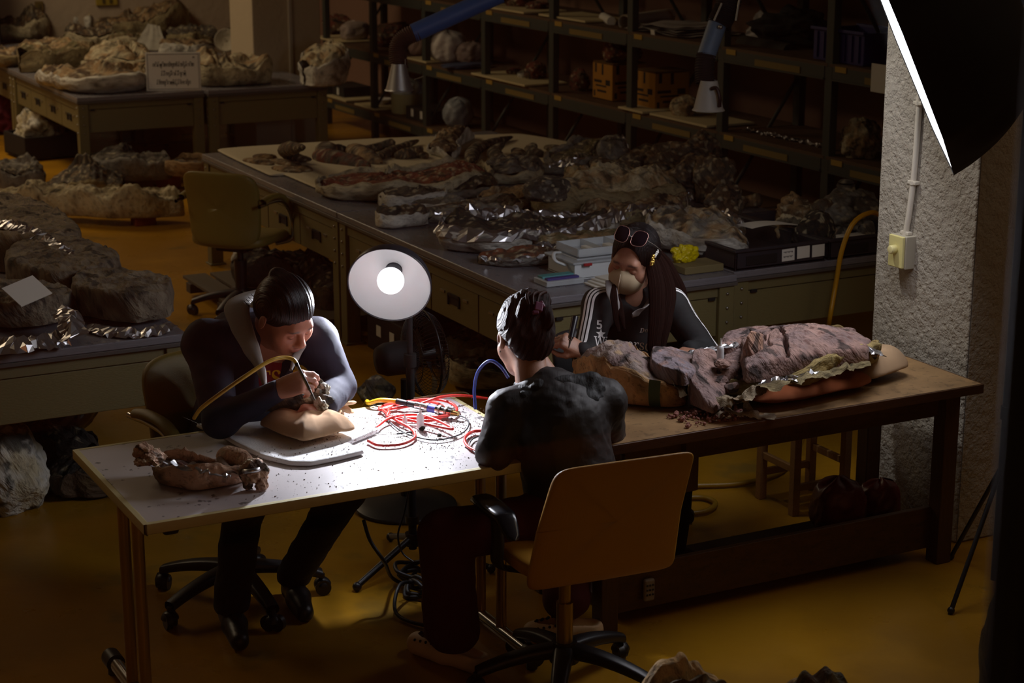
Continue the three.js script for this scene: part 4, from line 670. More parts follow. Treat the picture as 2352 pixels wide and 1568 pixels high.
// ---------- under and around the far benches ----------
jacket({ label: 'long cream jacket lying on wooden blocks on the floor at the left', path: [[-0.101, -8.341], [0.249, -7.997], [0.675, -7.596], [1.189, -7.348]], y: 0.06, w: [0.15, 0.17, 0.17, 0.15], h: [0.17, 0.19, 0.2, 0.18], fill: 0.98, dome: 0.05, rim: 0.9, rock: [C.cream, C.creamDark, C.tan], seed: 201, plaster: C.cream, q: 10 });
jacket({ label: 'dark mound of bone in a jacket behind the long cream one', path: [[0.501, -8.822], [0.765, -8.684], [1.087, -8.561]], y: 0.02, w: [0.16, 0.24, 0.16], h: [0.12, 0.2, 0.12], fill: 1.0, dome: 0.2, rock: [C.slate, C.dark, C.tan], seed: 202, plaster: C.creamDark });
jacket({ label: 'flat grey slab behind the left end of the long cream jacket', path: [[0.134, -9.283], [0.346, -9.127], [0.566, -9.012]], y: 0.02, w: [0.14, 0.2, 0.14], h: 0.2, fill: 1.0, rock: [C.slate, C.grey, C.brown], seed: 203, plaster: C.grey });
jacket({ label: 'long dark grey jacket on a plank under the front edge of the far bench', path: [[0.91, -9.206], [1.162, -8.93], [1.541, -8.78]], y: 0.1, w: [0.2, 0.26, 0.2], h: [0.14, 0.18, 0.2], fill: 0.9, rock: [C.slate, C.dark, C.grey], seed: 204, plaster: C.grey });
jacket({ label: 'shallow bowl-shaped jacket with a reddish rim behind the empty chair', path: [[1.505, -8.775], [1.634, -8.659], [1.805, -8.667]], y: 0.14, w: [0.14, 0.2, 0.14], h: 0.13, fill: 0.4, rock: [C.slate, C.brown, C.tan], seed: 205, plaster: C.tan });
const blockMat = std(0x8a3a1c, 0.75, { map: rep(T.speckle, 3) });
[[330, 515, 'red-brown wooden block under the long cream jacket near the empty chair'], [60, 508, 'wooden block under the left end of the long cream jacket'], [385, 430, 'orange wooden block under the grey jacket behind the empty chair'], [240, 428, 'wooden block under the middle of the dark grey jacket']].forEach((b, i) => { const p = [[...[0.895, 0, -7.444]], [...[0.153, 0, -8.024]], [...[1.536, 0, -8.862]], [...[1.072, 0, -9.151]]][i]; const m = part('wood_block', box(0.16, i < 2 ? 0.08 : 0.12, 0.14, 0, i < 2 ? 0.04 : 0.06, 0, 0.006), i === 2 ? std(0xa8521c, 0.7) : blockMat, scene); m.position.set(...p); m.rotation.y = 0.3 * i; tag(m, b[2], 'block', 'blocks under the floor jackets'); });
{ const p = [1.066, 0.02, -11.053], t = thing('crate', 'dark crate holding a pale wrapped lump under the far bench', 'box', p, 0.1); for (const [w, d, x, z] of [[0.6, 0.02, 0, 0.28], [0.6, 0.02, 0, -0.28], [0.02, 0.56, 0.29, 0], [0.02, 0.56, -0.29, 0]]) part('side', box(w, 0.2, d, x, 0.1, z, 0.004), M.blackMatt, t); part('base', box(0.6, 0.02, 0.56, 0, 0.01, 0), M.blackMatt, t);
  rock('wrapped_lump', 'pale wrapped lump in the dark crate under the far bench', [p[0] - 0.06, 0.05, p[2]], [0.24, 0.22, 0.2], 210, { rock: [C.white, C.cream, C.grey], lump: 0.5, rough: 0.14 });
  rock('rock_lump', 'small brown lump beside the wrapped one in the crate', [p[0] + 0.18, 0.05, p[2] + 0.12], [0.12, 0.1, 0.1], 211, { rock: [C.brown, C.tan, C.slate] }); }
{ const m = part('cloth_bundle', rockGeo(0.22, 0.22, 0.2, 212, { col: () => lin('#5a1020'), cuts: 2, lump: 0.7, rough: 0.12 }), std(0xffffff, 0.95, { vertexColors: true }), scene); m.position.set(...[1.062, 0.02, -12.682]); tag(m, 'maroon cloth bundle under the far bench at the left edge', 'cloth'); }
// under the long benches
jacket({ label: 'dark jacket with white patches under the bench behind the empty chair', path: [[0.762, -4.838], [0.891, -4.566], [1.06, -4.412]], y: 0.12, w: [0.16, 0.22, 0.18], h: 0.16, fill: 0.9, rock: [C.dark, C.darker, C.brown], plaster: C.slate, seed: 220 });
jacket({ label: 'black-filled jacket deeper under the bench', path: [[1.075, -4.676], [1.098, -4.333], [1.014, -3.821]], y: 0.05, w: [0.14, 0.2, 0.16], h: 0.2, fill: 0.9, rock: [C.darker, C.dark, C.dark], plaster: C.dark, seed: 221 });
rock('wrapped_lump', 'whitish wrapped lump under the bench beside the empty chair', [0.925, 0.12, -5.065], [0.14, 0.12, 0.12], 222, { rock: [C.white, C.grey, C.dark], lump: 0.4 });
{ const t = thing('pallet', 'grey wooden pallet under the long bench', 'pallet', [0.903, 0.05, -4.307], 0); for (let i = 0; i < 5; i++) part('plank', box(0.15, 0.02, 1.5, -0.36 + i * 0.18, 0.05, -0.1, 0.003), std(0x5c5446, 0.85), t); for (const z of [-0.7, -0.1, 0.55]) part('bearer', box(0.9, 0.06, 0.08, 0, 0.01, z, 0.003), std(0x4c453a, 0.85), t); }
{ const t = thing('crate', 'dark crate with two white tags under the bench leg', 'box', [1.22, 0, -3.12]); part('body', box(0.5, 0.22, 0.5, 0, 0.11, 0, 0.006), M.blackMatt, t); for (const z of [0.1, -0.08]) part('paper_tag', box(0.004, 0.06, 0.06, -0.253, 0.13, z), M.paper, t); }
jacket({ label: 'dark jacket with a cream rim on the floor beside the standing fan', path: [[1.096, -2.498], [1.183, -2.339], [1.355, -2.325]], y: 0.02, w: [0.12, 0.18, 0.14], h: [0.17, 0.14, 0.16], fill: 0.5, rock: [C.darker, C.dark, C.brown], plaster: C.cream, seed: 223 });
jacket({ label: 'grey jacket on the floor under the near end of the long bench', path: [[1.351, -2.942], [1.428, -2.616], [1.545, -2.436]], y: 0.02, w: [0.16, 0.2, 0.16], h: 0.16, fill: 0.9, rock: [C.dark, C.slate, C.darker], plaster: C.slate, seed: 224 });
rock('rock_lump', 'mossy grey lump on the floor behind the navy-hooded person', [0.567, 0, -2.334], [0.1, 0.08, 0.08], 225, { rock: [C.slate, C.olive, C.grey] });
{ const t = thing('plastic_bottle', 'pale container on the floor beyond the person in black', 'bottle', [2.746, 0, -2.403]); part('body', lathe([[0.001, 0], [0.06, 0], [0.065, 0.02], [0.065, 0.16], [0.04, 0.2], [0.03, 0.2], [0.03, 0.23], [0.001, 0.23]], 20), std(0xb8b79a, 0.6), t); part('cap', cyl(0.034, 0.034, 0.03, 0, 0.24, 0), M.white, t); }
{ const m = part('tape_roll', new THREE.TorusGeometry(0.07, 0.028, 12, 28).rotateX(1.2), std(0x7a2555, 0.6), scene); m.position.set(...[2.441, 0.06, -2.154]); tag(m, 'magenta tape roll on the floor beyond the person in black', 'tape'); }

// ---------- slabs on the left bench ----------
function leftSlab(label, out, y, h, seed, o = {}) { return slab({ label, outline: out, y, h, seed, rock: [Object.assign(lin('#8b7f6a'), { fleck: 0 }), lin('#6b5f4e'), C.brown], rough: 0.02, sideRough: 0.05, dome: 0.06, ...o }); }
leftSlab('brown flat slab at the back of the left bench with a white foil edge', [[-1.231, -3.042], [-1.057, -2.708], [-0.877, -2.68], [-0.748, -2.848], [-0.731, -3.509], [-0.822, -3.89], [-1.016, -4.06]], 0.76, 0.17, 301, { rock: [Object.assign(lin('#94836a'), { fleck: 0 }), lin('#75664f'), C.olive] });
leftSlab('long dark slab with a curved top on the left bench', [[-1.217, -2.374], [-1.083, -2.036], [-0.872, -2.058], [-0.729, -2.24], [-0.811, -2.617], [-0.981, -2.771], [-1.136, -2.638]], 0.76, 0.15, 302, { tilt: [0.02, -0.05] });
leftSlab('thick dark slab jutting to the right end of the left bench', [[-1.068, -1.837], [-0.989, -1.603], [-0.871, -1.49], [-0.716, -1.547], [-0.643, -1.76], [-0.744, -1.982], [-0.931, -2.098]], 0.775, 0.11, 303);
leftSlab('dark slab at the left edge wrapped in bright foil', [[-1.51, -1.815], [-1.349, -1.64], [-1.161, -1.659], [-1.072, -1.786], [-1.153, -1.99], [-1.425, -2.132]], 0.775, 0.10, 304);
{ // foil wrapped around the slabs
  const put = (label, pts, w, seed) => { const m = pts[Math.floor(pts.length / 2)], t = thing('foil_wrap', label, 'foil', m, 0, 'foil around the left slabs'); foilStrip(pts, w, seed, t, m); return t; };
  put('bright crumpled foil along the near edge of the left slab', [[-1.549, 0.8, -1.531], [-1.44, 0.82, -1.308], [-1.329, 0.81, -1.34], [-1.223, 0.8, -1.409], [-1.181, 0.84, -1.39]], 0.07, 3);
  put('crumpled foil turning up between the two near slabs', [[-1.22, 0.79, -1.355], [-1.196, 0.83, -1.327], [-1.178, 0.86, -1.431], [-1.179, 0.88, -1.527]], 0.05, 5);
  put('narrow foil along the foot of the right dark slab', [[-1.068, 0.775, -1.588], [-1.001, 0.785, -1.425], [-0.893, 0.785, -1.352], [-0.758, 0.79, -1.41]], 0.045, 7);
  put('white foil edging the brown flat slab', [[-1.147, 0.98, -3.078], [-1.047, 0.98, -2.876], [-0.972, 0.96, -2.675], [-0.947, 0.94, -2.375], [-0.913, 0.9, -2.246]], 0.05, 9);
  const c = part('card', box(0.16, 0.004, 0.13, 0, 0, 0, 0, 0.5, 0.5, 0.2), M.paper, scene); c.position.set(...[-1.299, 0.93, -1.636]); tag(c, 'white folded card tucked between the slabs of the left bench', 'card');
}
// under and beside the left bench
rock('sack', 'white tied sack on the floor at the left edge', [-1.438, 0, -1.625], [0.16, 0.2, 0.16], 310, { rock: [C.white, C.cream, C.grey], cuts: 0, lump: 0.35, rough: 0.05 });
{ const t = thing('rubbish_bag', 'shiny black plastic bag under the left bench', 'bag', [-1.059, 0, -2.489]); part('bag', grid(60, 40, (u, v) => { const a = u * 6.283, b = v * Math.PI, r = 0.28 * (1 + 0.25 * fbm(Math.cos(a) * 2, v * 4, Math.sin(a) * 2, 4)); return [Math.cos(a) * Math.sin(b) * r, 0.24 - Math.cos(b) * 0.24, Math.sin(a) * Math.sin(b) * r]; }, { flat: false, seamU: true }), std(0x0a0a0b, 0.25), t); }
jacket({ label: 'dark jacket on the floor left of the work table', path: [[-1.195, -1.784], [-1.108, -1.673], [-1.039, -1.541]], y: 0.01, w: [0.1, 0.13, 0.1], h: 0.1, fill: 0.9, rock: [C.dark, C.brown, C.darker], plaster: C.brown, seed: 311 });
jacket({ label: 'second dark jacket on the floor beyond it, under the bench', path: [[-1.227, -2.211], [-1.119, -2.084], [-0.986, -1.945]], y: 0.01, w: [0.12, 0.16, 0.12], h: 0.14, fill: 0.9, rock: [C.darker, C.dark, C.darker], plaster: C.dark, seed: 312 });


// ---------- things on the rack ----------
const bagGeo = (rx, ry, rz, seed) => grid(40, 30, (u, v) => { const a = u * 6.283, b = v * Math.PI, k = Math.pow(Math.sin(b), 0.6), n = 1 + 0.35 * fbm(Math.cos(a) * 2.2 + seed, v * 3, Math.sin(a) * 2.2, 4), neck = v > 0.8 ? mix(1, 0.35, (v - 0.8) / 0.2) : 1; return [Math.cos(a) * k * rx * n * neck, ry * (1 - Math.cos(b)) * (1 + 0.15 * nz(a, seed, 2)), Math.sin(a) * k * rz * n * neck]; }, { seamU: true });
const LV = [0.282, 0.852, 1.432], snap = (p) => { const y = LV.reduce((a, b) => (Math.abs(b - p[1]) < Math.abs(a - p[1]) ? b : a)); if (Math.abs(y - p[1]) < 0.16) p[1] = y; return p; };
const onRack = (name, label, cat, p, geo, mat, group) => { if (!['roll', 'mat', 'card'].includes(cat)) snap(p); const m = part(name, geo, mat, scene); m.position.set(...p); return tag(m, label, cat, group); };
const poly = std(0xd6cfc8, 0.55, { side: THREE.DoubleSide }), board = std(0xc9b98e, 0.8);
const R = { a: 4.36 };
onRack('plastic_bag', 'bunched white plastic bag with pointed ends on the middle shelf', 'bag', [4.36, 0.825, -9.355], bagGeo(0.17, 0.14, 0.15, 3), poly);
onRack('plastic_bag', 'small pinkish plastic bag left of the bunched white one', 'bag', [4.36, 0.794, -9.999], bagGeo(0.1, 0.1, 0.1, 5), std(0xa88f86, 0.6));
onRack('plastic_bag', 'grey plastic bag right of the bunched white one', 'bag', [4.5, 0.838, -9.146], bagGeo(0.15, 0.1, 0.15, 7), std(0x7d6c66, 0.6));
onRack('plastic_bag', 'blue-grey flat plastic bag under the white one', 'bag', [4.3, 0.815, -8.856], bagGeo(0.24, 0.025, 0.12, 8), std(0x49536e, 0.5));
onRack('plastic_bag', 'thin pale bag on the middle shelf beside the far pillar', 'bag', [4.36, 0.83, -11.542], bagGeo(0.16, 0.1, 0.12, 9), std(0x9a8a80, 0.6));
onRack('plastic_bag', 'clear pointed bag on the bottom shelf behind the plaster arch', 'bag', [4.36, 0.251, -9.165], bagGeo(0.14, 0.13, 0.12, 11), std(0x8f9498, 0.4));
[['long pale board on the top shelf edge left of the paper roll', [4.32, 1.409, -7.916], 0.95], ['pale board under the rolled papers on the top shelf', [4.36, 1.422, -6.884], 0.75], ['pale board under small pieces on the middle shelf', [4.3, 0.804, -7.876], 0.98], ['short pale board under the bunched white bag', [4.32, 0.8, -9.549], 0.45], ['curled pale sheet on the middle shelf left of the bone', [4.3, 0.835, -5.724], 0.35], ['long curled sheet under the pale bone on the middle shelf', [4.32, 0.839, -5.108], 0.75], ['narrow board on the bottom shelf under the far shelf jar', [4.32, 0.211, -10.767], 0.5], ['board on the bottom shelf beside the far bench', [4.32, 0.252, -11.536], 0.6], ['board on the middle shelf beside the far pillar', [4.32, 0.824, -11.732], 0.7]].forEach((b) => onRack('board', b[1] ? b[0] : '', 'board', b[1], box(0.4, 0.016, b[2], 0, 0.012, 0, 0.003), board, 'boards on the rack'));
onRack('paper_roll', 'thick white paper roll sticking out of the top shelf', 'roll', [4.28, 1.471, -6.111], join([new THREE.CylinderGeometry(0.055, 0.055, 0.7, 24, 1, true).rotateZ(Math.PI / 2).rotateY(0.5).translate(0.28, 0, -0.14), new THREE.TorusGeometry(0.05, 0.006, 8, 24).rotateY(Math.PI / 2 + 0.5).translate(-0.02, 0, 0.02)]), std(0xcfc6b2, 0.8, { side: THREE.DoubleSide }));
onRack('paper_roll', 'thin white paper roll behind the thick one', 'roll', [4.36, 1.457, -6.512], new THREE.CylinderGeometry(0.035, 0.035, 0.4, 18).rotateZ(Math.PI / 2).rotateY(1.2), M.paper);
{ const t = thing('paper_pile', 'loose pile of large white sheets on the top shelf above the yellow cartons', 'paper', snap([4.42, 1.39, -5.547])); for (let i = 0; i < 5; i++) part('sheet', grid(16, 16, (u, v) => [(u - 0.5) * 0.5, 0.012 + 0.012 * i + 0.02 * nz(u * 3, v * 3, i), (v - 0.5) * (0.8 - 0.08 * i)]), std([0xb9b3ad, 0xa39a94, 0xc2bcb4, 0x8f8884, 0xb0a8a2][i], 0.9, { side: THREE.DoubleSide }), t); part('paper_strip', box(0.003, 0.13, 0.05, -0.27, -0.03, 0.05, 0, 0, 0, 0.15), M.paper, t); }
onRack('folded_sheet', 'white sheet folded to a point on the top shelf left of the blue crate', 'paper', [4.5, 1.537, -4.679], grid(12, 12, (u, v) => [0.04 * nz(u * 4, v * 4, 1), v * 0.22 * (1 - Math.abs(2 * u - 1) * 0.7), (u - 0.5) * 0.34]), std(0xb4b0ad, 0.9, { side: THREE.DoubleSide }));
onRack('rolled_mat', 'dark rolled mat lying on the top shelf left of the blue crate', 'mat', [4.4, 1.413, -4.452], new THREE.CylinderGeometry(0.06, 0.07, 0.55, 20).rotateX(Math.PI / 2), std(0x2f2c24, 0.9));
onRack('rolled_mat', 'dark folded tarpaulin on the top shelf behind the rolled mat', 'mat', [4.55, 1.459, -4.388], rockGeo(0.18, 0.13, 0.35, 401, { col: () => [1, 1, 1], cuts: 4, lump: 0.6 }), std(0x121414, 0.9));
{ const t = thing('blue_crate', 'dark blue plastic crate on the top shelf next to the right column', 'crate', snap([4.36, 1.408, -3.381])), m = std(0x1a1a66, 0.5); for (const [w, d, x, z] of [[0.012, 0.5, -0.17, 0], [0.012, 0.5, 0.17, 0], [0.35, 0.012, 0, 0.25], [0.35, 0.012, 0, -0.25]]) part('side', box(w, 0.19, d, x, 0.105, z, 0.004), m, t); part('base', box(0.35, 0.012, 0.5, 0, 0.01, 0), m, t); part('crate_rim', join([box(0.03, 0.02, 0.54, -0.18, 0.2, 0, 0.004), box(0.03, 0.02, 0.54, 0.18, 0.2, 0, 0.004)]), m, t); const ribsG = []; for (let i = 0; i < 7; i++) ribsG.push(box(0.012, 0.16, 0.012, -0.18, 0.1, -0.21 + i * 0.07)); part('ribs', join(ribsG), m, t); }
onRack('rock_lump', 'brown lump sticking out of the blue crate', 'fossil', [4.36, 1.563, -3.319], rockGeo(0.1, 0.08, 0.1, 402, { rock: [C.brown, C.rust, C.dark] }), M.rock);
onRack('card', 'white card with red marks hanging on the rack beside the column', 'card', [4.12, 1.39, -2.891], box(0.004, 0.17, 0.14, 0, 0, 0, 0.001), M.paper);
{ const tx = canvasTex(128, 128, (g) => { g.fillStyle = '#a8741c'; g.fillRect(0, 0, 128, 128); g.fillStyle = '#17120a'; g.fillRect(14, 0, 12, 34); g.fillRect(58, 0, 12, 40); g.fillRect(10, 60, 50, 10); g.fillRect(20, 78, 70, 6); g.fillRect(84, 56, 30, 20); g.fillRect(30, 96, 60, 8); g.fillRect(8, 100, 10, 22); }), m = std(0xffffff, 0.8, { map: tx }); [['yellow carton with black print on the middle shelf', [4.32, 0.851, -6.422]], ['second yellow carton right of the rack post', [4.32, 0.882, -5.807]]].forEach((b) => { const t = thing('carton', b[0], 'box', snap(b[1]), 0, 'yellow cartons on the rack'); part('carton_body', box(0.3, 0.27, 0.3, 0.1, 0.14, 0, 0.004), m, t); part('flap', box(0.3, 0.006, 0.3, 0.1, 0.285, 0, 0.002), std(0x6b4c18, 0.85), t); }); }
onRack('long_bone', 'pale rounded bone on the middle shelf beside the second exhaust cone', 'fossil', [4.3, 0.851, -5.278], rockGeo(0.11, 0.09, 0.12, 403, { rock: [C.tan, C.cream, C.brown], cuts: 2 }), M.rock);
onRack('vertebra', 'pale vertebra on the middle shelf beside the right column', 'fossil', [4.3, 0.846, -3.261], rockGeo(0.12, 0.13, 0.13, 404, { rock: [C.tan, C.cream, C.olive], cuts: 4, lump: 0.6 }), M.rock);
onRack('foil_strip', 'long twisted strip of foil on the middle shelf', 'foil', [4.3, 0.94, -4.032], grid(80, 5, (u, v) => [0.03 * (v - 0.5) + 0.03 * nz(u * 12, v * 3, 1), 0.015 + 0.03 * nz(u * 20, v * 4, 5), (u - 0.5) * 1.0], { flat: true }), M.foil);
{ const t = thing('jar', 'translucent round tub holding crumpled plastic on the bottom shelf', 'jar', snap([4.34, 0.181, -10.213])); part('tub', lathe([[0.001, 0], [0.15, 0], [0.16, 0.02], [0.165, 0.2], [0.155, 0.2], [0.15, 0.02], [0.001, 0.015]], 28), new THREE.MeshPhysicalMaterial({ color: 0xb9b48a, roughness: 0.5, transmission: 0.4, thickness: 0 }), t); const c = bagGeo(0.15, 0.1, 0.15, 17); c.translate(0, 0.14, 0); part('crumpled_plastic', c, std(0xb9bfbe, 0.25), t); }
onRack('plaster_bowl', 'small white dish on the bottom shelf left of the tub', 'dish', [4.34, 0.26, -10.853], lathe([[0.001, 0], [0.07, 0], [0.12, 0.07], [0.11, 0.07], [0.06, 0.015], [0.001, 0.012]], 24), poly);
[['dark tagged box on the bottom shelf beside the far bench', [4.34, 0.25, -11.698]], ['dark tagged box on the bottom shelf right of the tub', [4.34, 0.194, -9.683]]].forEach((b) => { const t = thing('tagged_box', b[0], 'box', snap(b[1]), 0, 'tagged boxes on the bottom shelf'); part('body', box(0.3, 0.12, 0.5, 0, 0.06, 0, 0.004), std(0x20221f, 0.7), t); for (const z of [-0.1, 0.1]) part('paper_tag', box(0.004, 0.07, 0.05, -0.153, 0.07, z), M.paper, t); });
[[1195, 14, 'red-brown lump on the top shelf board', [0.12, 0.09, 0.16]], [1150, 10, 'second red-brown lump on the top shelf board', [0.1, 0.08, 0.1]], [1235, 22, 'third red-brown lump at the right end of the top shelf board', [0.1, 0.05, 0.1]], [1180, 190, 'brown piece on the middle shelf board', [0.08, 0.04, 0.08]], [1205, 192, 'white piece on the middle shelf board', [0.07, 0.05, 0.07]], [1232, 198, 'dark brown lump at the right end of the middle shelf board', [0.1, 0.09, 0.1]], [1330, 205, 'brown knotted piece left of the yellow carton', [0.08, 0.1, 0.1]], [1400, 160, 'grey rounded bundle on top of the yellow carton', [0.18, 0.13, 0.2]], [780, 92, 'brown lump in the shelf beside the far pillar', [0.16, 0.12, 0.16]], [900, 92, 'reddish lump behind the exhaust hose', [0.2, 0.16, 0.2]]].forEach((q, i) => { const p = [[4.4, 1.413, -8.028], [4.4, 1.409, -8.389], [4.4, 1.413, -7.719], [4.4, 0.807, -8.147], [4.36, 0.823, -7.872], [4.4, 0.814, -7.737], [4.4, 0.8, -7.013], [4.42, 1.142, -6.42], [4.5, 0.763, -12.347], [4.5, 0.791, -10.938]][i]; onRack('rock_lump', q[2], 'fossil', p, rockGeo(...q[3], 410 + i, { rock: i === 4 ? [C.white, C.cream, C.grey] : [C.red, C.brown, C.dark] }), M.rock, 'lumps on the rack'); });

// ---------- exhaust arms ----------
function coneHood(parent, r0, r1, h, mat) { const pr = [[r0, h], [r1 * 0.96, 0.012], [r1 * 1.06, 0.004], [r1 * 1.06, 0], [r1 * 0.98, 0], [r1 * 0.92, 0.012], [r0 * 0.95, h]]; return part('cone_hood', lathe(pr, 40), mat, parent); }
const hoseGeo = (pts, r, n) => { const c = curve(pts); return grid(n * 6, 16, (u, v) => { const p = c.getPoint(u), d = c.getTangent(u), s = V(0, 0, 1).cross(d).normalize(), w = d.clone().cross(s), a = v * 6.283, rr = r * (1 + 0.07 * Math.sin(u * n * 6.283)); return [p.x + (s.x * Math.cos(a) + w.x * Math.sin(a)) * rr, p.y + (s.y * Math.cos(a) + w.y * Math.sin(a)) * rr, p.z + (s.z * Math.cos(a) + w.z * Math.sin(a)) * rr]; }, { seamV: true }); };
{ const o = [1.505, 1.337, -4.075], rel = (p) => [p[0] - o[0], p[1] - o[1], p[2] - o[2]], t = thing('exhaust_arm', 'exhaust arm with a blue tube, brown ribbed hose and aluminium cone', 'exhaust arm', o);
  coneHood(t, 0.042, 0.082, 0.158, new THREE.MeshStandardMaterial({ color: 0xb4b3b0, roughness: 0.42, metalness: 0.85, side: THREE.DoubleSide }));
  part('hose', hoseGeo([rel([1.522, 1.462, -4.103]), rel([1.522, 1.537, -4.125]), rel([1.534, 1.597, -4.136]), rel([1.576, 1.641, -4.128]), rel([1.649, 1.676, -4.1])], 0.052, 26), std(0x4a2f22, 0.7), t);
  part('tube', join([rod(rel([1.62, 1.666, -4.112]), rel([2.105, 1.891, -3.926]), 0.055, 0.055, 28), rod(rel([2.105, 1.891, -3.926]), rel([2.845, 2.903, -3.84]), 0.055, 0.055, 28)]), std(0x3f5d9c, 0.5), t);
  part('handle', join([rod([0.02, 0.155, 0.05], [0.02, 0.19, 0.05], 0.004), rod([0.1, 0.06, 0], [0.16, 0.075, 0], 0.003)]), M.chrome, t);
  part('ceiling_mount', box(0.3, 0.06, 0.3, ...rel([2.845, 2.903, -3.84]), 0.01), M.steel, t);
}
{ const o = [2.335, 1.411, -2.03], rel = (p) => [p[0] - o[0], p[1] - o[1], p[2] - o[2]], t = thing('exhaust_arm', 'dim exhaust arm with a white cone and dark hose in front of the rack', 'exhaust arm', o);
  coneHood(t, 0.044, 0.08, 0.155, std(0xa7a29a, 0.5, { side: THREE.DoubleSide }));
  part('handle', tube([[-0.028, 0.12, 0.063], [-0.012, 0.125, 0.085], [0.0, 0.08, 0.1], [0.008, 0.03, 0.09]], 0.01, 24, 8), std(0x2a120d, 0.5), t);
  part('hose', hoseGeo([rel([2.338, 1.55, -2.07]), rel([2.342, 1.615, -2.087]), rel([2.36, 1.693, -2.101])], 0.05, 12), std(0x241712, 0.75), t);
  part('tube', rod(rel([2.359, 1.685, -2.099]), rel([2.436, 1.859, -2.111]), 0.048, 0.05, 24), std(0x5a6c84, 0.5), t);
  part('hose', hoseGeo([rel([2.433, 1.837, -2.106]), rel([2.479, 1.92, -2.106]), rel([2.544, 2.094, -2.124]), rel([2.601, 2.398, -2.184])], 0.062, 30), std(0x1c1310, 0.75), t);
  part('joint', join([rod(rel([2.36, 1.868, -2.036]), rel([2.406, 1.954, -2.038]), 0.006), rod(rel([2.458, 1.868, -1.985]), rel([2.493, 1.992, -2.004]), 0.006), sph(0.012, ...rel([2.385, 1.837, -2.014]))]), M.steel, t);
}


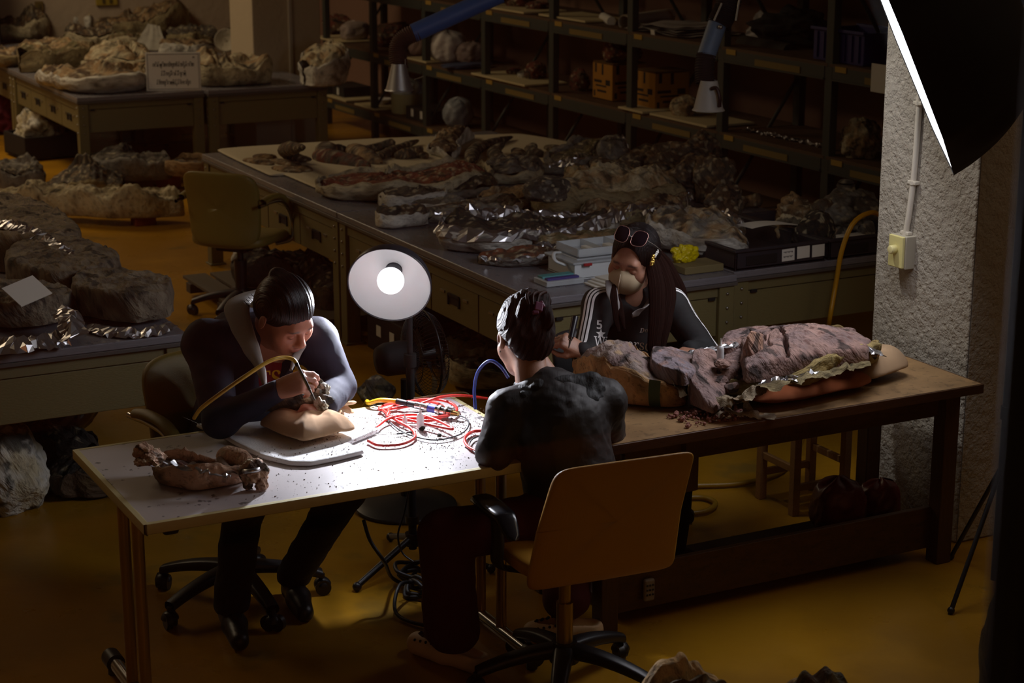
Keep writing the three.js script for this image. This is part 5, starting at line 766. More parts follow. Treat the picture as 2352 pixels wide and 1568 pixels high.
// ---------- the big bone on the wooden table ----------
{
  const t = thing('fossil_jacket', 'big red-brown bone broken open in its torn plaster jacket on the wooden table', 'fossil', [0.85, 0.752, 0.45]);
  const O = t.position, plain = (c) => Object.assign(c.slice(), { fleck: 0 }), bone = [plain(lin('#a6857a')), C.purple, lin('#6f4c43')], sh = { into: t };
  const shift = (p) => p.map((q) => [q[0], 0, q[1]]);
  const add = (o) => { const g = new THREE.Group(); g.name = o.gname; const u = jacket({ ...o, into: g, y: 0 }); const c = curve(o.path.map((p) => [p[0], 0, p[1]])).getPointAt(0.5); for (const m of [...g.children]) { m.position.add(V(c.x - O.x, 0, c.z - O.z)); m.name = o.names?.[m.name] ?? m.name; t.add(m); } };
  add({ path: [[0.40, 0.06], [0.43, 0.24], [0.50, 0.40], [0.60, 0.52]], w: [0.10, 0.14, 0.15, 0.12], h: [0.13, 0.14, 0.13, 0.10], fill: 0.95, dome: 0.12, rim: 0.88, rock: [plain(lin('#94837a')), C.purple, C.tan], seed: 501, plaster: lin('#c79a68'), q: 8, cell: 0.007, rough: 0.014 });
  add({ path: [[0.66, 0.46], [0.85, 0.52], [1.10, 0.53], [1.40, 0.48]], w: [0.12, 0.2, 0.2, 0.16], h: [0.08, 0.1, 0.085, 0.10], lift: [0.02, 0.05, 0.075, 0.075], fill: 0.8, dome: 0.3, rim: 0.84, rock: bone, seed: 502, plaster: lin('#b09a62'), cell: 0.007, rough: 0.02, wave: 0.3 });
  const block = (name, out, y, h, seed, o = {}) => { const q = out.map((p) => [p[0] - O.x, p[1] - O.z]); const m = part(name, slabGeo(q, h, { rock: bone, seed, rough: 0.008, sideRough: 0.04, n: 110, rings: 24, dome: 0.12, tension: 0.2, ...o }), M.rock, t); m.position.y = y - O.y; return m; };
  const crack = (l, w, d) => [l[0][0] - O.x, l[0][1] - O.z, l[1][0] - O.x, l[1][1] - O.z, w, d];
  block('bone_block', [[0.682, 0.74], [0.89, 0.718], [1.062, 0.727], [1.212, 0.751], [1.315, 0.65], [1.327, 0.497], [1.264, 0.389], [1.154, 0.331], [1.025, 0.339], [0.877, 0.422]], 0.868, 0.058, 510, { dome: 0.85, rings: 60, n: 200, rough: 0.01, cracks: [crack([[1.053, 0.424], [0.819, 0.822]], 0.005, 0.06), crack([[0.95, 0.444], [0.859, 0.643]], 0.004, 0.03), crack([[1.005, 0.436], [0.901, 0.561]], 0.004, 0.025)] });
  block('bone_block', [[0.784, 0.416], [0.856, 0.454], [1.064, 0.433], [1.138, 0.353], [1.071, 0.257], [0.918, 0.268]], 0.86, 0.06, 512, { dome: 0.3, rings: 40, n: 140, cracks: [crack([[0.981, 0.328], [0.884, 0.51]], 0.004, 0.03)] });
  block('bone_block', [[0.457, 0.464], [0.47, 0.55], [0.51, 0.609], [0.577, 0.58], [0.673, 0.415], [0.632, 0.338], [0.552, 0.323]], 0.85, 0.055, 513, { tilt: [-0.12, -0.12], rock: [plain(lin('#8f8288')), C.purple, C.pink] });
  block('bone_block', [[0.59, 0.572], [0.645, 0.626], [0.754, 0.605], [0.865, 0.46], [0.861, 0.303], [0.731, 0.362]], 0.82, 0.06, 514, { rings: 40, cracks: [crack([[0.728, 0.471], [0.619, 0.692]], 0.005, 0.03)] });
  block('bone_block', [[0.537, 0.605], [0.545, 0.751], [0.66, 0.657], [0.723, 0.482], [0.639, 0.465]], 0.78, 0.09, 515, { tilt: [0, -0.5] });
  const chunk = part('standing_chunk', rockGeo(0.05, 0.068, 0.038, 520, { rock: [plain(C.pink), lin('#b58a72'), C.purple], cuts: 12, rough: 0.03, lump: 0.1 }), M.rock, t); chunk.position.copy(A([0.78, 0.92, 0.635])).sub(O); chunk.rotation.set(0.1, 0.7, -0.25);
  reseed(77);
  [[0.742, 0.84, 0.624], [0.676, 0.82, 0.665], [0.646, 0.84, 0.626], [0.619, 0.8, 0.571], [0.624, 0.77, 0.635], [0.676, 0.9, 0.606], [0.652, 0.8, 0.446]].forEach((p, i) => { const m = part('bone_fragment', rockGeo(0.02 + 0.018 * rnd(), 0.014 + 0.012 * rnd(), 0.02 + 0.015 * rnd(), 530 + i, { rock: bone, cuts: 10, detail: 8 }), M.rock, t); m.position.copy(A(p)).sub(O); m.rotation.y = rnd(0, 6); });
  // plaster bandage torn loose along the front
  const flap = (pts, w, seed, hex) => part('bandage_flap', (() => { const c = curve(pts); return grid(70, 14, (u, v) => { const p = c.getPointAt(u), d = c.getTangentAt(u), l = Math.hypot(d.x, d.z) || 1, a = (v - 0.5) * w * (0.6 + 0.6 * Math.abs(nz(u * 4, seed, 1))); const q = [p.x - d.z / l * a, p.y - Math.abs(a) * 0.4, p.z + d.x / l * a]; for (const [f, k] of [[18, 0.022], [46, 0.009]]) { const x = q[0] * f + seed, y = q[1] * f, z = q[2] * f; q[0] += k * nz(x, y, z); q[1] += k * nz(x + 4, y, z + 6); q[2] += k * nz(x, y + 5, z - 8); } return [q[0] - O.x, Math.max(0.004, q[1] - O.y), q[2] - O.z]; }, { col: plasterCol(lin(hex), seed) }); })(), M.plaster, t);
  flap([[0.589, 0.82, 0.651], [0.592, 0.79, 0.681], [0.595, 0.77, 0.711], [0.606, 0.765, 0.74]], 0.08, 61, '#c9b296');
  flap([[0.56, 0.83, 0.755], [0.614, 0.84, 0.784], [0.653, 0.86, 0.807], [0.71, 0.88, 0.79]], 0.1, 62, '#cdb898');
  flap([[0.579, 0.8, 0.761], [0.642, 0.78, 0.773], [0.7, 0.77, 0.784], [0.772, 0.76, 0.809]], 0.085, 63, '#dccbb0');
  flap([[0.596, 0.86, 0.809], [0.662, 0.81, 0.775], [0.692, 0.77, 0.761]], 0.09, 64, '#cbb090');
  flap([[0.69, 0.88, 0.805], [0.778, 0.88, 0.813], [0.904, 0.885, 0.796], [1.005, 0.89, 0.79], [1.205, 0.89, 0.761]], 0.075, 65, '#c4b080');
  flap([[0.479, 0.87, 0.58], [0.502, 0.84, 0.589], [0.515, 0.82, 0.613]], 0.05, 66, '#c4a078');
  foilStrip([[0.503, 0.9, 0.408], [0.624, 0.9, 0.396], [0.716, 0.915, 0.401], [0.784, 0.93, 0.443], [0.83, 0.945, 0.46]], 0.03, 71, t, [O.x, O.y, O.z]);
  foilStrip([[1.226, 0.93, 0.731], [1.293, 0.915, 0.703], [1.296, 0.9, 0.726]], 0.03, 72, t, [O.x, O.y, O.z]);
  foilStrip([[0.726, 0.885, 0.768], [0.815, 0.885, 0.788], [0.977, 0.89, 0.776]], 0.02, 73, t, [O.x, O.y, O.z]);
  part('strap', grid(20, 4, (u, v) => { const a = [0.421, 0.87, 0.523], b = [0.443, 0.757, 0.491], c = [0.445, 0.87, 0.562], d = [0.474, 0.757, 0.52]; const q = [0, 1, 2].map((k) => mix(mix(a[k], b[k], u), mix(c[k], d[k], u), v)); return [q[0] - O.x - 0.012 - 0.012 * Math.sin(u * 3.14), q[1] - O.y, q[2] - O.z + 0.012 + 0.012 * Math.sin(u * 3.14)]; }), std(0x3f4a2a, 0.8, { side: THREE.DoubleSide }), t);
}
// crumbs of rock fallen on the table
{ reseed(91); const list = []; for (let i = 0; i < 160; i++) { const p = [mix(0.42, 0.72, rnd()), 0.753, mix(0.62, 0.78, rnd())], r = 0.003 + 0.011 * rnd() * rnd(); const g = new THREE.IcosahedronGeometry(r, 0); g.rotateX(rnd(0, 6)).rotateY(rnd(0, 6)); list.push(g.translate(p[0] - 0.58, r * 0.6 + 0.02 * Math.max(0, 1 - Math.hypot((p[0] - 0.53) * 9, (p[2] - 0.68) * 14)) * rnd(), p[2] - 0.7)); }
  const m = part('rubble', join(list), std(0x8a5a50, 0.9), scene); m.position.set(0.58, 0.753, 0.7); tag(m, 'red-brown rubble spilled at the edge of the wooden table', 'rubble', null, 'stuff'); }
// sandbags under the right end
function sack(label, pos, w, d, h, turn, mat, o = {}) {
  const t = thing('sandbag', label, 'sandbag', pos, turn);
  part('cloth_bag', grid(90, 50, (u, v) => {
    const a = u * 6.283, b = (v - 0.5) * Math.PI, r = Math.pow(Math.max(0, Math.cos(b)), 0.7), ex = o.ex ?? 0.42; let x = w / 2 * spow(Math.cos(a), ex) * r, z = d / 2 * spow(Math.sin(a), ex) * r, y = h / 2 * spow(Math.sin(b), 0.75);
    const edge = Math.pow(Math.max(Math.abs(x) / (w / 2), Math.abs(z) / (d / 2)), 4); y *= 1 - 0.72 * edge; if (y < 0) y *= 0.5;
    const k = o.knot ? Math.hypot(x - o.knot[0], z - o.knot[1]) : 9, fold = Math.sin(Math.atan2(z - (o.knot?.[1] ?? 0), x - (o.knot?.[0] ?? 0)) * 13 + 3 * nz(x * 9, z * 9, 3)) * 0.013 * Math.max(0, 1 - k / 0.36) + (0.012 * fbm(x * 8 + pos[0], 3, z * 8, 3) + 0.006 * ridge(x * 14 + pos[0] + z * 9, 2, z * 5, 2)) * (1 - 0.6 * edge);
    y += fold; return [x, y + h * 0.25 + 0.004, z];
  }, { su: 0.8, sv: 0.4, seamU: true }), mat, t);
  if (o.knot) { const [kx, kz] = o.knot, dx = Math.sign(kx), L = Math.hypot(kx, kz), ux = kx / L, uz = kz / L, ky = o.ky ?? h * 0.35;
    part('tied_neck', grid(60, 16, (u, v) => { const a = u * 6.283, r = [0.05, 0.024, 0.018, 0.02, 0.034, 0.05, 0.052][Math.min(6, Math.floor(v * 6.99))] * (1 + 0.35 * Math.sin(a * 8)) , s = -0.07 + v * 0.14; return [kx + ux * s - uz * Math.cos(a) * r, ky + Math.sin(a) * r * 0.8 + 0.012 * Math.sin(v * 3), kz + uz * s + ux * Math.cos(a) * r]; }, { seamU: true }), mat, t);
    part('tie', new THREE.TorusGeometry(0.024, 0.005, 8, 20).applyQuaternion(new THREE.Quaternion().setFromUnitVectors(V(0, 0, 1), V(ux, 0, uz))).translate(kx + ux * 0.01, ky, kz + uz * 0.01), std(0x3a3026, 0.9), t); }
  return t;
}
sack('rust-brown sandbag under the right half of the big bone', [1.02, 0.752, 0.60], 0.56, 0.3, 0.13, 0.1, std(0x8f4a22, 0.92, { bumpMap: rep(T.weave, 18), bumpScale: 0.0006 }));
sack('pale sandbag with a tied neck behind the right end of the big bone', [1.40, 0.752, 0.52], 0.26, 0.26, 0.15, 0.3, M.cloth, { knot: [0.08, -0.16] });
// glue bottles
function glueBottle(label, pos, h, r, tilt = 0) {
  const t = thing('glue_bottle', label, 'bottle', pos); t.rotation.z = tilt;
  part('body', lathe([[0.0005, 0], [r, 0], [r * 1.02, 0.004], [r * 1.02, h * 0.5], [r * 0.8, h * 0.62], [r * 0.35, h * 0.68], [0.0005, h * 0.68]], 22), new THREE.MeshPhysicalMaterial({ color: 0xe9e9ea, roughness: 0.4, transmission: 0.3, thickness: 0 }), t);
  part('nozzle', lathe([[r * 0.4, h * 0.66], [r * 0.38, h * 0.74], [r * 0.2, h * 0.78], [r * 0.1, h], [0.0004, h]], 16), M.white, t);
  return t;
}
glueBottle('white glue bottle standing on the big red-brown bone', [0.704, 0.905, 0.547], 0.085, 0.013);
// stool, red bags and hose under the wooden table
{ const t = thing('stool', 'slatted wooden stool behind the right legs of the wooden table', 'stool', [1.60, 0, -0.12]); for (const sx of [-1, 1]) for (const sz of [-1, 1]) part('leg', box(0.035, 0.36, 0.035, sx * 0.13, 0.18, sz * 0.12, 0.003), M.wood, t); for (const s of [-1, 1]) { part('rail', box(0.26, 0.03, 0.02, 0, 0.12, s * 0.12, 0.003), M.wood, t); part('rail', box(0.02, 0.03, 0.24, s * 0.13, 0.2, 0, 0.003), M.wood, t); } for (let i = 0; i < 4; i++) part('seat_slat', box(0.3, 0.016, 0.062, 0, 0.37, -0.105 + i * 0.07, 0.003), M.wood, t); }
[['dark red plastic bag on the lower shelf of the wooden table', [1.36, 0.076, 0.44], 0.11, 0.12, 601], ['second dark red plastic bag at the right end of the lower shelf', [1.56, 0.076, 0.44], 0.09, 0.1, 602]].forEach((b) => { const m = part('plastic_bag', bagGeo(b[2], b[3], b[2] * 0.9, b[4]), std(0x5c1410, 0.4, { side: THREE.DoubleSide }), scene); m.position.set(...b[1]); tag(m, b[0], 'bag'); });
{ const m = part('air_hose', tube([[3.02, 0.86, -1.35], [2.727, 0.988, -1.16], [2.592, 0.955, -1.12], [2.533, 0.835, -1.12], [2.499, 0.643, -1.12], [2.458, 0.488, -1.1], [3.21, 0.014, -2.102], [3.008, 0.014, -1.896]], 0.012, 90, 10), std(0xc8920c, 0.4), scene); tag(m, 'yellow air hose hanging from the far bench beside the right column', 'hose'); }
{ const m = part('air_hose', tube([[1.976, 0.1, -0.627], [1.95, 0.016, -0.639], [1.714, 0.016, -0.446], [1.474, 0.016, -0.403], [1.252, 0.016, -0.48], [1.165, 0.016, -0.486], [1.136, 0.016, -0.387], [1.235, 0.016, -0.316], [1.236, 0.016, -0.241], [1.141, 0.016, -0.174], [1.032, 0.016, -0.207], [1.019, 0.016, -0.323]], 0.012, 150, 10), std(0x8d6a10, 0.45), scene); tag(m, 'yellow air hose looping on the floor under the wooden table', 'hose'); }
{ const t = thing('remote_control', 'grey remote control hanging on the stretcher of the wooden table', 'remote', [0.33, 0.13, 0.675]); part('body', box(0.045, 0.085, 0.02, 0, 0, 0.01, 0.009), std(0x8a8078, 0.5), t); for (let i = 0; i < 9; i++) part('button', box(0.008, 0.008, 0.004, -0.012 + (i % 3) * 0.012, 0.02 - Math.floor(i / 3) * 0.018, 0.021, 0.002), M.black, t); }


// ---------- on the front table ----------
{
  const foamMat = std(0xf1f1f2, 0.85, { bumpMap: rep(T.fine, 6), bumpScale: 0.0012 });
  const sheet = (label, out, y, h, o = {}) => { let cx = 0, cz = 0; for (const p of out) { cx += p[0] / out.length; cz += p[1] / out.length; } const t = thing('foam_sheet', label, 'sheet', [cx, y, cz]); part('foam', slabGeo(out.map((p) => [p[0] - cx, p[1] - cz]), h, { dome: 0, rough: 0, sideRough: 0, n: 160, rings: 8, tension: 0.12, col: () => [1, 1, 1], ...o }), foamMat, t); return t; };
  sheet('white foam sheet with a notched corner under the sandbag on the work table', [[-1.10, -0.03], [-1.07, 0.06], [-1.05, 0.25], [-1.02, 0.41], [-0.96, 0.52], [-0.90, 0.555], [-0.80, 0.545], [-0.70, 0.52], [-0.71, 0.41], [-0.57, 0.33], [-0.54, 0.29], [-0.62, 0.10], [-0.70, 0.04], [-0.9, 0.035]], 0.749, 0.018);
  const lift = part('foam_corner', grid(20, 8, (u, v) => { const p = mix(0, 0.10, u); return [-1.10 + 0.02 * v - 0.04 * u * u, 0.768 + 0.018 * u * u, -0.01 + 0.09 * v - 0.06 * u]; }), foamMat, scene); tag(lift, 'curled thin end of white foam under the navy sleeve', 'sheet');
}
sack('beige sandbag with a tied neck on the white foam sheet', [-0.80, 0.767, 0.265], 0.245, 0.285, 0.105, 0.25, std(0xc09a74, 0.92, { bumpMap: rep(T.weave, 20), bumpScale: 0.0006 }), { knot: [0.175, -0.10], ky: 0.03, ex: 0.36 });
{ // fossil held on the sandbag
  const t = thing('fossil', 'dark bone with lumpy white plaster lying on the beige sandbag', 'fossil', [-0.80, 0.85, 0.22]), O = t.position, put = (n, g, p, m = M.rock) => { const q = part(n, g, m, t); q.position.copy(A(p)).sub(O); return q; };
  put('bone', rockGeo(0.12, 0.05, 0.055, 701, { rock: [C.dark, C.brown, C.slate], cuts: 6, lump: 0.4, rough: 0.12 }), [-0.81, 0.835, 0.19]).rotation.y = -0.35;
  put('bone_tail', rockGeo(0.07, 0.035, 0.045, 706, { rock: [C.brown, C.dark, C.tan], cuts: 6, lump: 0.5 }), [-0.90, 0.83, 0.13]);
  const wh = [C.cream, C.white, C.stain];
  [[-0.725, 0.87, 0.215, 0.026], [-0.715, 0.84, 0.235, 0.024], [-0.735, 0.90, 0.21, 0.018], [-0.75, 0.835, 0.265, 0.026], [-0.748, 0.815, 0.28, 0.014], [-0.70, 0.83, 0.22, 0.02]].forEach((q, i) => put('plaster_lump', rockGeo(q[3], q[3] * 1.1, q[3] * 0.9, 710 + i, { rock: wh, cuts: 4, lump: 0.8, rough: 0.25, detail: 10 }), [q[0], q[1], q[2]]));
}
{ // jacket fragment at the near left
  const t = thing('plaster_jacket', 'boat-shaped pinkish plaster jacket with knobbed ends at the near left of the work table', 'fossil', [-1.27, 0.75, 0.60]), O = t.position;
  const add = (o) => { const g = new THREE.Group(); jacket({ ...o, into: g, y: 0 }); const c = curve(o.path.map((p) => [p[0], 0, p[1]])).getPointAt(0.5); for (const m of [...g.children]) { m.position.add(V(c.x - O.x, 0, c.z - O.z)); t.add(m); } };
  add({ path: [[-1.406, 0.402], [-1.347, 0.491], [-1.263, 0.545], [-1.172, 0.554], [-1.082, 0.532]], w: [0.035, 0.075, 0.08, 0.06, 0.03], h: [0.09, 0.095, 0.09, 0.07, 0.06], fill: 0.45, dome: 0.1, rim: 0.86, rock: [lin('#5a332b'), C.brown, lin('#7a4a3c')], seed: 801, plaster: lin('#e0b89c'), cell: 0.004, q: 6, rough: 0.012, wave: 0.3 });
  const put = (n, r, p, seed, rk, ry = 0) => { const m = part(n, rockGeo(r[0], r[1], r[2], seed, { rock: rk, cuts: 5, lump: 0.6, rough: 0.2, detail: 12, cf: 22 }), M.rock, t); m.position.copy(A(p)).sub(O); m.rotation.y = ry; };
  const pk = [lin('#dcb79c'), lin('#c79f84'), lin('#a87a60')];
  put('knob', [0.034, 0.03, 0.03], [-1.414, 0.812, 0.401], 802, pk); put('knob', [0.05, 0.022, 0.03], [-1.392, 0.8, 0.422], 803, pk, 0.5); put('knob', [0.026, 0.014, 0.02], [-1.432, 0.8, 0.43], 806, pk);
  put('knob', [0.045, 0.038, 0.036], [-1.136, 0.77, 0.661], 804, pk, 0.3); put('knob', [0.02, 0.02, 0.02], [-1.126, 0.752, 0.693], 807, pk); put('knob', [0.014, 0.024, 0.014], [-1.163, 0.752, 0.673], 809, pk);
  part('bone_arch', boneGeo([[-1.205, 0.8, 0.509], [-1.179, 0.82, 0.521], [-1.154, 0.82, 0.554], [-1.141, 0.81, 0.587], [-1.146, 0.79, 0.615]].map((p) => [p[0] - O.x, p[1] - O.y, p[2] - O.z]), [0.02, 0.03, 0.03, 0.028, 0.02], 805, { rock: pk, flat: 1.1 }), M.rock, t);
  part('pale_flake', grid(16, 8, (u, v) => { const a = [-1.21, 0.815, 0.508], b = [-1.241, 0.8, 0.647], c = [-1.198, 0.82, 0.541], d = [-1.19, 0.8, 0.664]; return [0, 1, 2].map((k) => mix(mix(a[k], b[k], u), mix(c[k], d[k], u), v) - [O.x, O.y, O.z][k] + (k === 1 ? 0.008 * Math.sin(v * 3.1) : 0)); }, { col: (p) => lin('#c3a392') }), M.plaster, t);
  foilStrip([[-1.435, 0.835, 0.566], [-1.373, 0.84, 0.586], [-1.331, 0.838, 0.631], [-1.267, 0.83, 0.694], [-1.216, 0.815, 0.709]], 0.007, 808, t, [O.x, O.y, O.z]);
  part('foil_knot', new THREE.TorusGeometry(0.024, 0.008, 6, 12).rotateX(1.3).translate(...A([-1.153, 0.815, 0.685]).sub(O).toArray()), M.foil, t);
}
// air hoses and couplings
const red = std(0xd8342c, 0.35), yellow = std(0xd09a10, 0.38), blackCable = std(0x131214, 0.5), blue = std(0x2c3f86, 0.4);
function hose(label, pts, r, mat, cat = 'hose', name = 'air_hose') { const m = part(name, tube(pts, r, Math.max(60, pts.length * 16), 10), mat, scene); return tag(m, label, cat); }
{ const loop = (cx, cz, rx, rz, y, a0, a1, n, ph = 0) => { const o = []; for (let i = 0; i <= n; i++) { const a = mix(a0, a1, i / n); o.push([cx + rx * Math.cos(a + ph), y + 0.004 * Math.sin(a * 2.3), cz + rz * Math.sin(a + ph)]); } return o; };
  hose('red coiled air hose lying in loops by the brass couplings', [...[[-0.057, 0.765, 0.167], [-0.146, 0.78, 0.133], [-0.241, 0.79, 0.147], [-0.32, 0.77, 0.13], [-0.415, 0.762, 0.111]], ...loop(-0.36, 0.17, 0.115, 0.13, 0.762, 3.6, 9.2, 16), ...loop(-0.33, 0.19, 0.125, 0.115, 0.768, 9.4, 15.4, 16, 0.2), ...[[-0.346, 0.775, 0.472], [-0.381, 0.775, 0.262], [-0.469, 0.77, 0.233], [-0.564, 0.765, 0.305]]], 0.0052, red);
  hose('red air hose loop at the edge of the foam sheet', [...[[-0.637, 0.758, 0.41], [-0.624, 0.758, 0.471], [-0.555, 0.758, 0.496], [-0.482, 0.758, 0.452], [-0.453, 0.76, 0.362], [-0.46, 0.762, 0.268], [-0.458, 0.764, 0.169], [-0.451, 0.764, 0.082]]], 0.0052, red);
  hose('red air hose curving to the arm of the grey-jacketed person', [[-0.223, 0.765, 0.529], [-0.269, 0.76, 0.487], [-0.328, 0.758, 0.532], [-0.362, 0.758, 0.624], [-0.36, 0.76, 0.701]], 0.0052, red);
}
hose('thin black cable looping under the red hose', [[-0.456, 0.757, -0.009], [-0.441, 0.757, 0.092], [-0.481, 0.757, 0.239], [-0.482, 0.757, 0.409], [-0.428, 0.757, 0.505], [-0.34, 0.757, 0.495], [-0.262, 0.757, 0.422], [-0.224, 0.757, 0.313], [-0.285, 0.757, 0.203], [-0.375, 0.757, 0.175]], 0.0026, blackCable, 'cable', 'cable');
hose('short black cable curving at the right of the red hoses', [[-0.243, 0.757, 0.535], [-0.298, 0.757, 0.545], [-0.35, 0.757, 0.61], [-0.37, 0.757, 0.696]], 0.0026, blackCable, 'cable', 'cable');
hose('yellow air hose running over the back edge of the work table to the couplings', [[-0.56, 0.42, -0.14], ...[[-0.43, 0.72, -0.103]], ...[[-0.465, 0.768, 0.028], [-0.439, 0.782, 0.057], [-0.388, 0.782, 0.096]]], 0.0085, yellow);
hose('thin brown cable hanging over the back edge behind the couplings', [[-0.094, 0.757, 0.117], [-0.102, 0.77, 0.079], [-0.174, 0.765, 0.042], [-0.286, 0.757, 0.017]], 0.003, std(0x5a3f1c, 0.5), 'cable', 'cable');
hose('dark blue air hose arching beside the grey-jacketed person', [...[[-0.182, 0.782, 0.319], [-0.176, 0.857, 0.3], [-0.163, 0.922, 0.31], [-0.133, 0.96, 0.338], [-0.111, 0.945, 0.377], [-0.095, 0.909, 0.408]]], 0.006, blue);
{ const t = thing('hose_coupling', 'black and brass hose coupling with a blue grip on the work table', 'coupling', [-0.329, 0.775, 0.205]), o = t.position, a = A([-0.388, 0.782, 0.096]).sub(o), b = A([-0.24, 0.772, 0.325]).sub(o), at = (k) => a.clone().lerp(b, k).toArray();
  const brass = new THREE.MeshStandardMaterial({ color: 0xb9975a, roughness: 0.3, metalness: 1 });
  part('clamp', rod(at(0), at(0.16), 0.011, 0.01), M.black, t); part('clamp', rod(at(0.18), at(0.3), 0.012, 0.012), M.black, t); part('socket', rod(at(0.3), at(0.46), 0.014, 0.014, 18), M.chrome, t); part('collar', rod(at(0.46), at(0.5), 0.017, 0.017, 18), M.steel, t); part('grip', rod(at(0.5), at(0.62), 0.015, 0.015, 18), std(0x3a3c9a, 0.45), t); part('valve', rod(at(0.62), at(0.86), 0.017, 0.014, 18), M.chrome, t); part('knurl', join([rod(at(0.66), at(0.69), 0.02, 0.02, 12), rod(at(0.76), at(0.79), 0.019, 0.019, 12)]), M.steel, t); part('nut', rod(at(0.86), at(0.95), 0.011, 0.009, 6), brass, t); }
glueBottle('taller white glue bottle standing inside the red hose loops', [-0.412, 0.752, 0.349], 0.085, 0.013);
glueBottle('small white glue nozzle cap standing left of the taller bottle', [-0.439, 0.752, 0.277], 0.042, 0.009);
rock('rock_chip', 'brown rock chip at the foot of the taller glue bottle', [-0.415, 0.752, 0.37], [0.012, 0.009, 0.01], 820, { rock: [C.brown, C.tan, C.dark], detail: 5 });
rock('rock_chip', 'dark rock chip lying between the hoses and the near edge', [-0.393, 0.752, 0.466], [0.009, 0.008, 0.009], 821, { rock: [C.brown, C.dark, C.dark], detail: 5 });
{ const t = thing('probe', 'thin metal probe lying at the right of the foam sheet', 'tool', [-0.529, 0.757, 0.385]), o = t.position; part('shaft', rod(A([-0.586, 0.757, 0.355]).sub(o).toArray(), A([-0.516, 0.757, 0.381]).sub(o).toArray(), 0.0014), M.steel, t); part('grip', rod(A([-0.516, 0.757, 0.381]).sub(o).toArray(), A([-0.446, 0.757, 0.384]).sub(o).toArray(), 0.003), M.black, t); }
// crumbs of matrix scattered over the work table
{ reseed(55); const g = new THREE.IcosahedronGeometry(1, 0), inst = new THREE.InstancedMesh(g, std(0x5a4638, 0.9), 4200), q = new THREE.Object3D(); let n = 0;
  while (n < 4200) { const k = rnd(); let x, z, r = 0.0006 + 0.0019 * Math.pow(rnd(), 4);
    if (k < 0.55) { const a = rnd(0, 6.283), d = Math.pow(rnd(), 0.7); x = -0.32 + 0.30 * d * Math.cos(a); z = 0.36 + 0.26 * d * Math.sin(a); } else if (k < 0.8) { x = rnd(-1.2, -0.15); z = rnd(0.35, 0.8); if (rnd() < (z - 0.3) * 0.6) continue; } else { x = -0.62 + 0.4 * (rnd() - 0.5); z = 0.3 + 0.4 * (rnd() - 0.5); }
    if (x > -0.06 || z > 0.8 || z < 0.06) continue;
    const onFoam = x < -0.56 && x > -1.05 && z < 0.53 - Math.max(0, x + 0.7) * 1.2; q.position.set(x, (onFoam ? 0.768 : 0.7485) + r * 0.4, z); q.scale.set(r * rnd(0.7, 1.8), r * 0.7, r); q.rotation.y = rnd(0, 6); q.updateMatrix(); inst.setMatrixAt(n++, q.matrix); }
  inst.name = 'rock_crumbs'; inst.castShadow = true; scene.add(inst); tag(inst, 'dark rock crumbs scattered over the white work table', 'crumbs', null, 'stuff'); }

// ---------- the standing fan ----------
{
  const t = thing('standing_fan', 'black pedestal fan on a round base behind the work table', 'fan', [0.06, 0, -0.84]);
  part('base', lathe([[0.001, 0.06], [0.05, 0.055], [0.16, 0.035], [0.215, 0.02], [0.22, 0.008], [0.215, 0], [0.001, 0]], 48), std(0x2c2b2a, 0.4), t);
  part('pole', join([cyl(0.022, 0.022, 0.4, 0, 0.24, 0, 18), cyl(0.03, 0.03, 0.06, 0, 0.42, 0, 18), cyl(0.015, 0.015, 0.14, 0, 0.5, 0, 14)]), M.blackMatt, t);
  const h = new THREE.Group(); h.name = 'fan_head'; h.position.set(0.02, 0.665, 0); h.quaternion.setFromUnitVectors(V(0, 0, 1), V(0.9, 0.02, 0.05).normalize()); t.add(h);
  part('motor_housing', lathe([[0.001, -0.145], [0.055, -0.135], [0.07, -0.1], [0.072, -0.02], [0.06, 0.03], [0.001, 0.03]], 30).rotateX(Math.PI / 2), M.blackMatt, h);
  for (let i = 0; i < 3; i++) { const g = grid(16, 8, (u, v) => { const r = mix(0.03, 0.165, u), a = i * 2.094 + (v - 0.5) * 1.1 * (0.5 + 0.5 * u); return [Math.cos(a) * r, Math.sin(a) * r, 0.085 + 0.03 * (v - 0.5)]; }); part('blade', g, std(0x232325, 0.4, { side: THREE.DoubleSide }), h); }
  part('hub', new THREE.CylinderGeometry(0.032, 0.035, 0.06, 20).rotateX(Math.PI / 2).translate(0, 0, 0.085), M.black, h);
  const wires = [new THREE.TorusGeometry(0.19, 0.005, 8, 56).translate(0, 0, 0.075)]; for (const r of [0.06, 0.12]) wires.push(new THREE.TorusGeometry(r, 0.002, 6, 40).translate(0, 0, 0.135), new THREE.TorusGeometry(r, 0.002, 6, 40).translate(0, 0, 0.02));
  for (let i = 0; i < 60; i++) { const a = i * Math.PI / 30, c = Math.cos(a), s = Math.sin(a); for (const k of [1, -1]) wires.push(tube([[c * 0.03, s * 0.03, 0.075 + k * 0.06], [c * 0.1, s * 0.1, 0.075 + k * 0.062], [c * 0.16, s * 0.16, 0.075 + k * 0.045], [c * 0.19, s * 0.19, 0.075]], 0.0014, 8, 4)); }
  part('cage', join(wires), M.black, h);
  part('badge', new THREE.CylinderGeometry(0.035, 0.035, 0.008, 24).rotateX(Math.PI / 2).translate(0, 0, 0.14), M.blackShiny, h);
}
hose('black power cable falling from the lamp to the tangle on the floor', [...[[-0.534, 0.354, 0.11], [-0.511, 0.274, 0.111], [-0.47, 0.198, 0.132]], [-0.33, 0.02, -0.05], [-0.22, 0.012, 0.12], [-0.12, 0.012, 0.10], [-0.16, 0.014, -0.02]], 0.007, blackCable, 'cable', 'cable');
